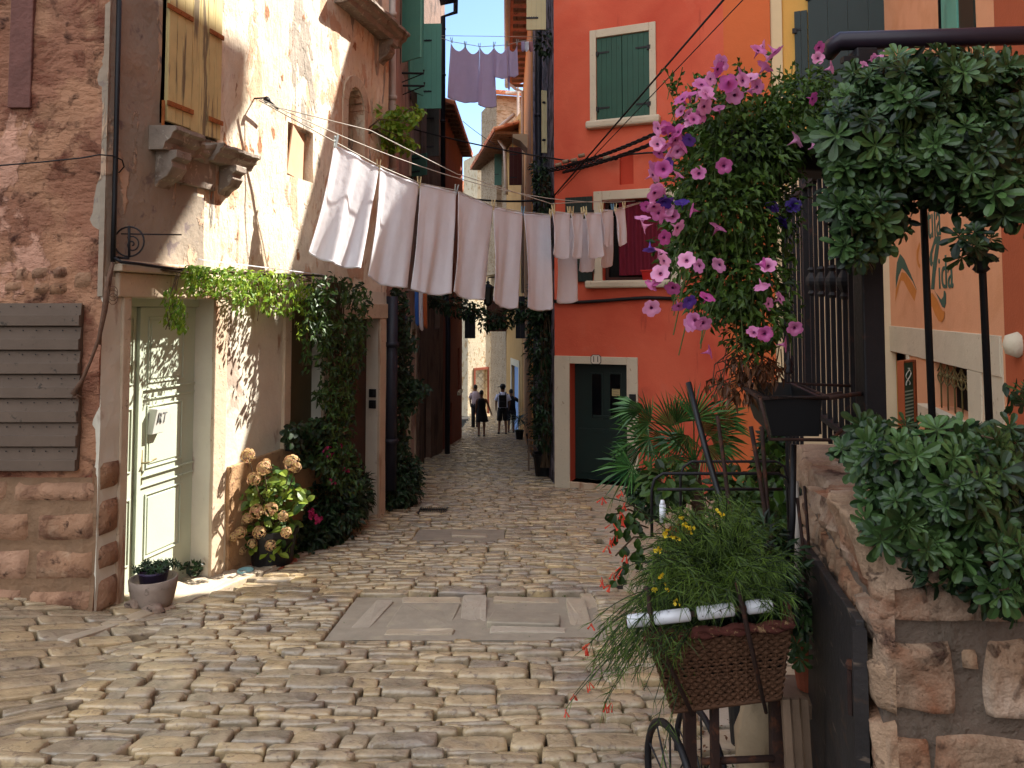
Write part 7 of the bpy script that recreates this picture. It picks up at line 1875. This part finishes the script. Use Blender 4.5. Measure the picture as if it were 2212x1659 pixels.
def lat(mb, h, prof, n=20, cx=0, cy=0):
    vs = []
    for (rx, ry, z, dx) in prof:
        for k in range(n): a = 2*pi*k/n; f = 1+.05*sin(a*5+z*9); vs.append(V(((cx+dx+rx*cos(a)*f)*h, (cy+ry*sin(a)*f)*h, z*h)))
    m_ = len(prof); mb.add(vs, [(j*n+k, j*n+(k+1)%n, (j+1)*n+(k+1)%n, (j+1)*n+k) for j in range(m_-1) for k in range(n)] + [tuple(range(n-1,-1,-1)), tuple((m_-1)*n+k for k in range(n))])
def sleeve(mb, h, p, q, r0, r1): mb.tube([V(p)*h, V(q)*h], [r0*h, r1*h], 12)
C_dark = mat('black_dress', '#0e0e12', .85, .1, 20, bump=(20,.01,4)); C_white = mat('pale_blue_white_shirt', '#c6c9e0', .85, .05, 12, bump=(16,.01,4)); C_grey = mat('pale_pink_shirt', '#a8969a', .85, .05, 12, bump=(16,.01,4)); C_trs = mat('dark_trousers', '#15151a', .85, .1)
C_shoe = mat('dark_shoe', '#0c0a0a', .6, .1)
def hair(e, h, r=.098, dz=0, long=0):
    m = MB(); n = 18; vs = []; rows_ = 10
    for j in range(rows_+1):
        b = pi*.66*j/rows_
        for k in range(n):
            a = 2*pi*k/n; k2 = 1 + .05*noise.noise(V((a*3, b*4, 1)))
            front = .55 if (sin(a) > .2 and b > 1.1) else 1
            vs.append(V((r*.86*sin(b)*cos(a)*k2, (r*1.02*sin(b)*sin(a)*front*k2), r*1.1*cos(b)*k2))*h + V((0, .0, (1.655+dz)*h)))
    m.add(vs, [(j*n+k, (j+1)*n+k, (j+1)*n+(k+1)%n, j*n+(k+1)%n) for j in range(rows_) for k in range(n)]); obj('hair', m, M_hair, e, smooth=True, local=True)
def shoes(e, h, legs):
    for L_ in legs:
        x, y, z = L_[1]; m = MB(); z = max(0, z-.09); m.hexa([V(q)*h for q in ((x-.045,y-.07,z),(x+.045,y-.07,z),(x+.04,y+.19,z),(x-.04,y+.19,z),(x-.04,y-.06,z+.09),(x+.04,y-.06,z+.09),(x+.03,y+.16,z+.05),(x-.03,y+.16,z+.05))]); obj('shoe', m, C_shoe, e, bevel=.015, local=True)
# woman in the dark dress
lg_ = (((-.1,.03,.5),(-.1,-.02,.09)), ((.1,-.02,.5),(.1,.0,.09)))
e, h = person(1040, 944, 1.66, 'woman in a short black dress walking away, right arm held out', (((-.2,.0,1.16),(-.21,.06,.94)), ((.27,.0,1.16),(.36,.05,.9))), lg_)
m = MB(); lat(m, h, [(.24,.17,.58,.03),(.22,.16,.7,.02),(.19,.14,.88,0),(.15,.11,1.08,0),(.175,.12,1.28,0),(.17,.11,1.38,0),(.1,.08,1.45,0)]); obj('dress', m, C_dark, e, smooth=True, local=True); hair(e, h); shoes(e, h, lg_)
# man with cap and backpack
lg_ = (((-.11,.05,.5),(-.14,.0,.1)), ((.1,-.04,.5),(.12,-.1,.1)))
e, h = person(1086, 939, 1.82, 'man in a cap with a dark backpack over a pale shirt walking away', (((-.24,.0,1.14),(-.24,.08,.9)), ((.24,.02,1.15),(.22,.1,.92))), lg_)
m = MB(); lat(m, h, [(.175,.13,.9,0),(.17,.125,1.1,0),(.195,.135,1.28,0),(.19,.12,1.4,0),(.08,.08,1.5,0)]); sleeve(m, h, (-.15,0,1.4), (-.235,0,1.2), .075, .075); sleeve(m, h, (.15,0,1.4), (.235,0,1.2), .075, .075); obj('shirt', m, C_white, e, smooth=True, local=True)
m = MB(); lat(m, h, [(.18,.13,.96,0),(.19,.14,.8,0)]); lat(m, h, [(.1,.11,.85,-.1),(.1,.105,.5,-.11)]); lat(m, h, [(.1,.11,.85,.1),(.1,.105,.5,.1)]); obj('shorts', m, C_trs, e, smooth=True, local=True)
m = MB(); m.box(V((0,-.2,1.2))*h, (.27*h,.16*h,.42*h)); m.box(V((0,-.3,1.1))*h, (.2*h,.05*h,.2*h)); m.box(V((0,-.29,1.3))*h,(.08*h,.03*h,.02*h)); bp = obj('backpack', m, C_trs, e, bevel=.04, local=True)
m = MB()
for s in (-1,1): m.tube([V((s*.09,-.14,1.4))*h, V((s*.11,0,1.49))*h, V((s*.12,.13,1.3))*h], .02, 6)
obj('shoulder_strap', m, C_trs, e, local=True)
hair(e, h); m = MB(); lat(m, h, [(.1,.11,1.66,0),(.1,.11,1.72,0),(.06,.07,1.79,0)]); m.box(V((-.12,.06,1.68))*h, (.12*h,.12*h,.012*h)); obj('cap', m, C_shoe, e, smooth=True, local=True); shoes(e, h, lg_)
# man at left in pale shirt and long trousers
lg_ = (((-.09,.0,.5),(-.09,.0,.09)), ((.09,.03,.5),(.1,.06,.09)))
e, h = person(1027, 925, 1.72, 'man in a pale shirt and long dark trousers at the left of the group', (((-.22,.0,1.15),(-.2,.08,.92)), ((.22,.02,1.15),(.2,.1,.92))), lg_)
m = MB(); lat(m, h, [(.17,.12,.92,0),(.165,.12,1.1,0),(.185,.125,1.28,0),(.18,.12,1.4,0),(.08,.08,1.49,0)]); sleeve(m, h, (-.15,0,1.4), (-.22,0,1.2), .07, .07); sleeve(m, h, (.15,0,1.4), (.22,0,1.2), .07, .07); obj('shirt', m, C_grey, e, smooth=True, local=True)
m = MB(); lat(m, h, [(.17,.12,1.0,0),(.18,.13,.84,0)])
for s, L_ in ((-1,lg_[0]),(1,lg_[1])): m.tube([V((s*.09,0,.88))*h, V(L_[0])*h, (V(L_[1])+V((0,0,-.03)))*h], [.095*h,.08*h,.075*h], 12)
obj('trousers', m, C_trs, e, smooth=True, local=True); hair(e, h); shoes(e, h, lg_)
# person pointing to the right
lg_ = (((-.09,.0,.5),(-.1,.0,.09)), ((.09,.02,.5),(.1,.04,.09)))
e, h = person(1104, 936, 1.64, 'person in dark clothes half hidden behind the backpack, arm pointing right', (((-.2,.0,1.15),(-.2,.08,.92)), ((.36,.04,1.24),(.56,.06,1.42))), lg_)
m = MB(); lat(m, h, [(.19,.13,.86,0),(.17,.125,1.1,0),(.18,.13,1.28,0),(.17,.12,1.4,0),(.08,.08,1.48,0)]); sleeve(m, h, (-.15,0,1.4), (-.215,0,1.2), .07, .07); sleeve(m, h, (.15,0,1.38), (.3,.02,1.28), .07, .07); obj('shirt', m, C_dark, e, smooth=True, local=True)
m = MB(); lat(m, h, [(.18,.13,.92,0),(.19,.14,.8,0)]); lat(m, h, [(.1,.11,.85,-.1),(.1,.1,.52,-.11)]); lat(m, h, [(.1,.11,.85,.1),(.1,.1,.52,.1)]); obj('shorts', m, C_trs, e, smooth=True, local=True); hair(e, h); shoes(e, h, lg_)
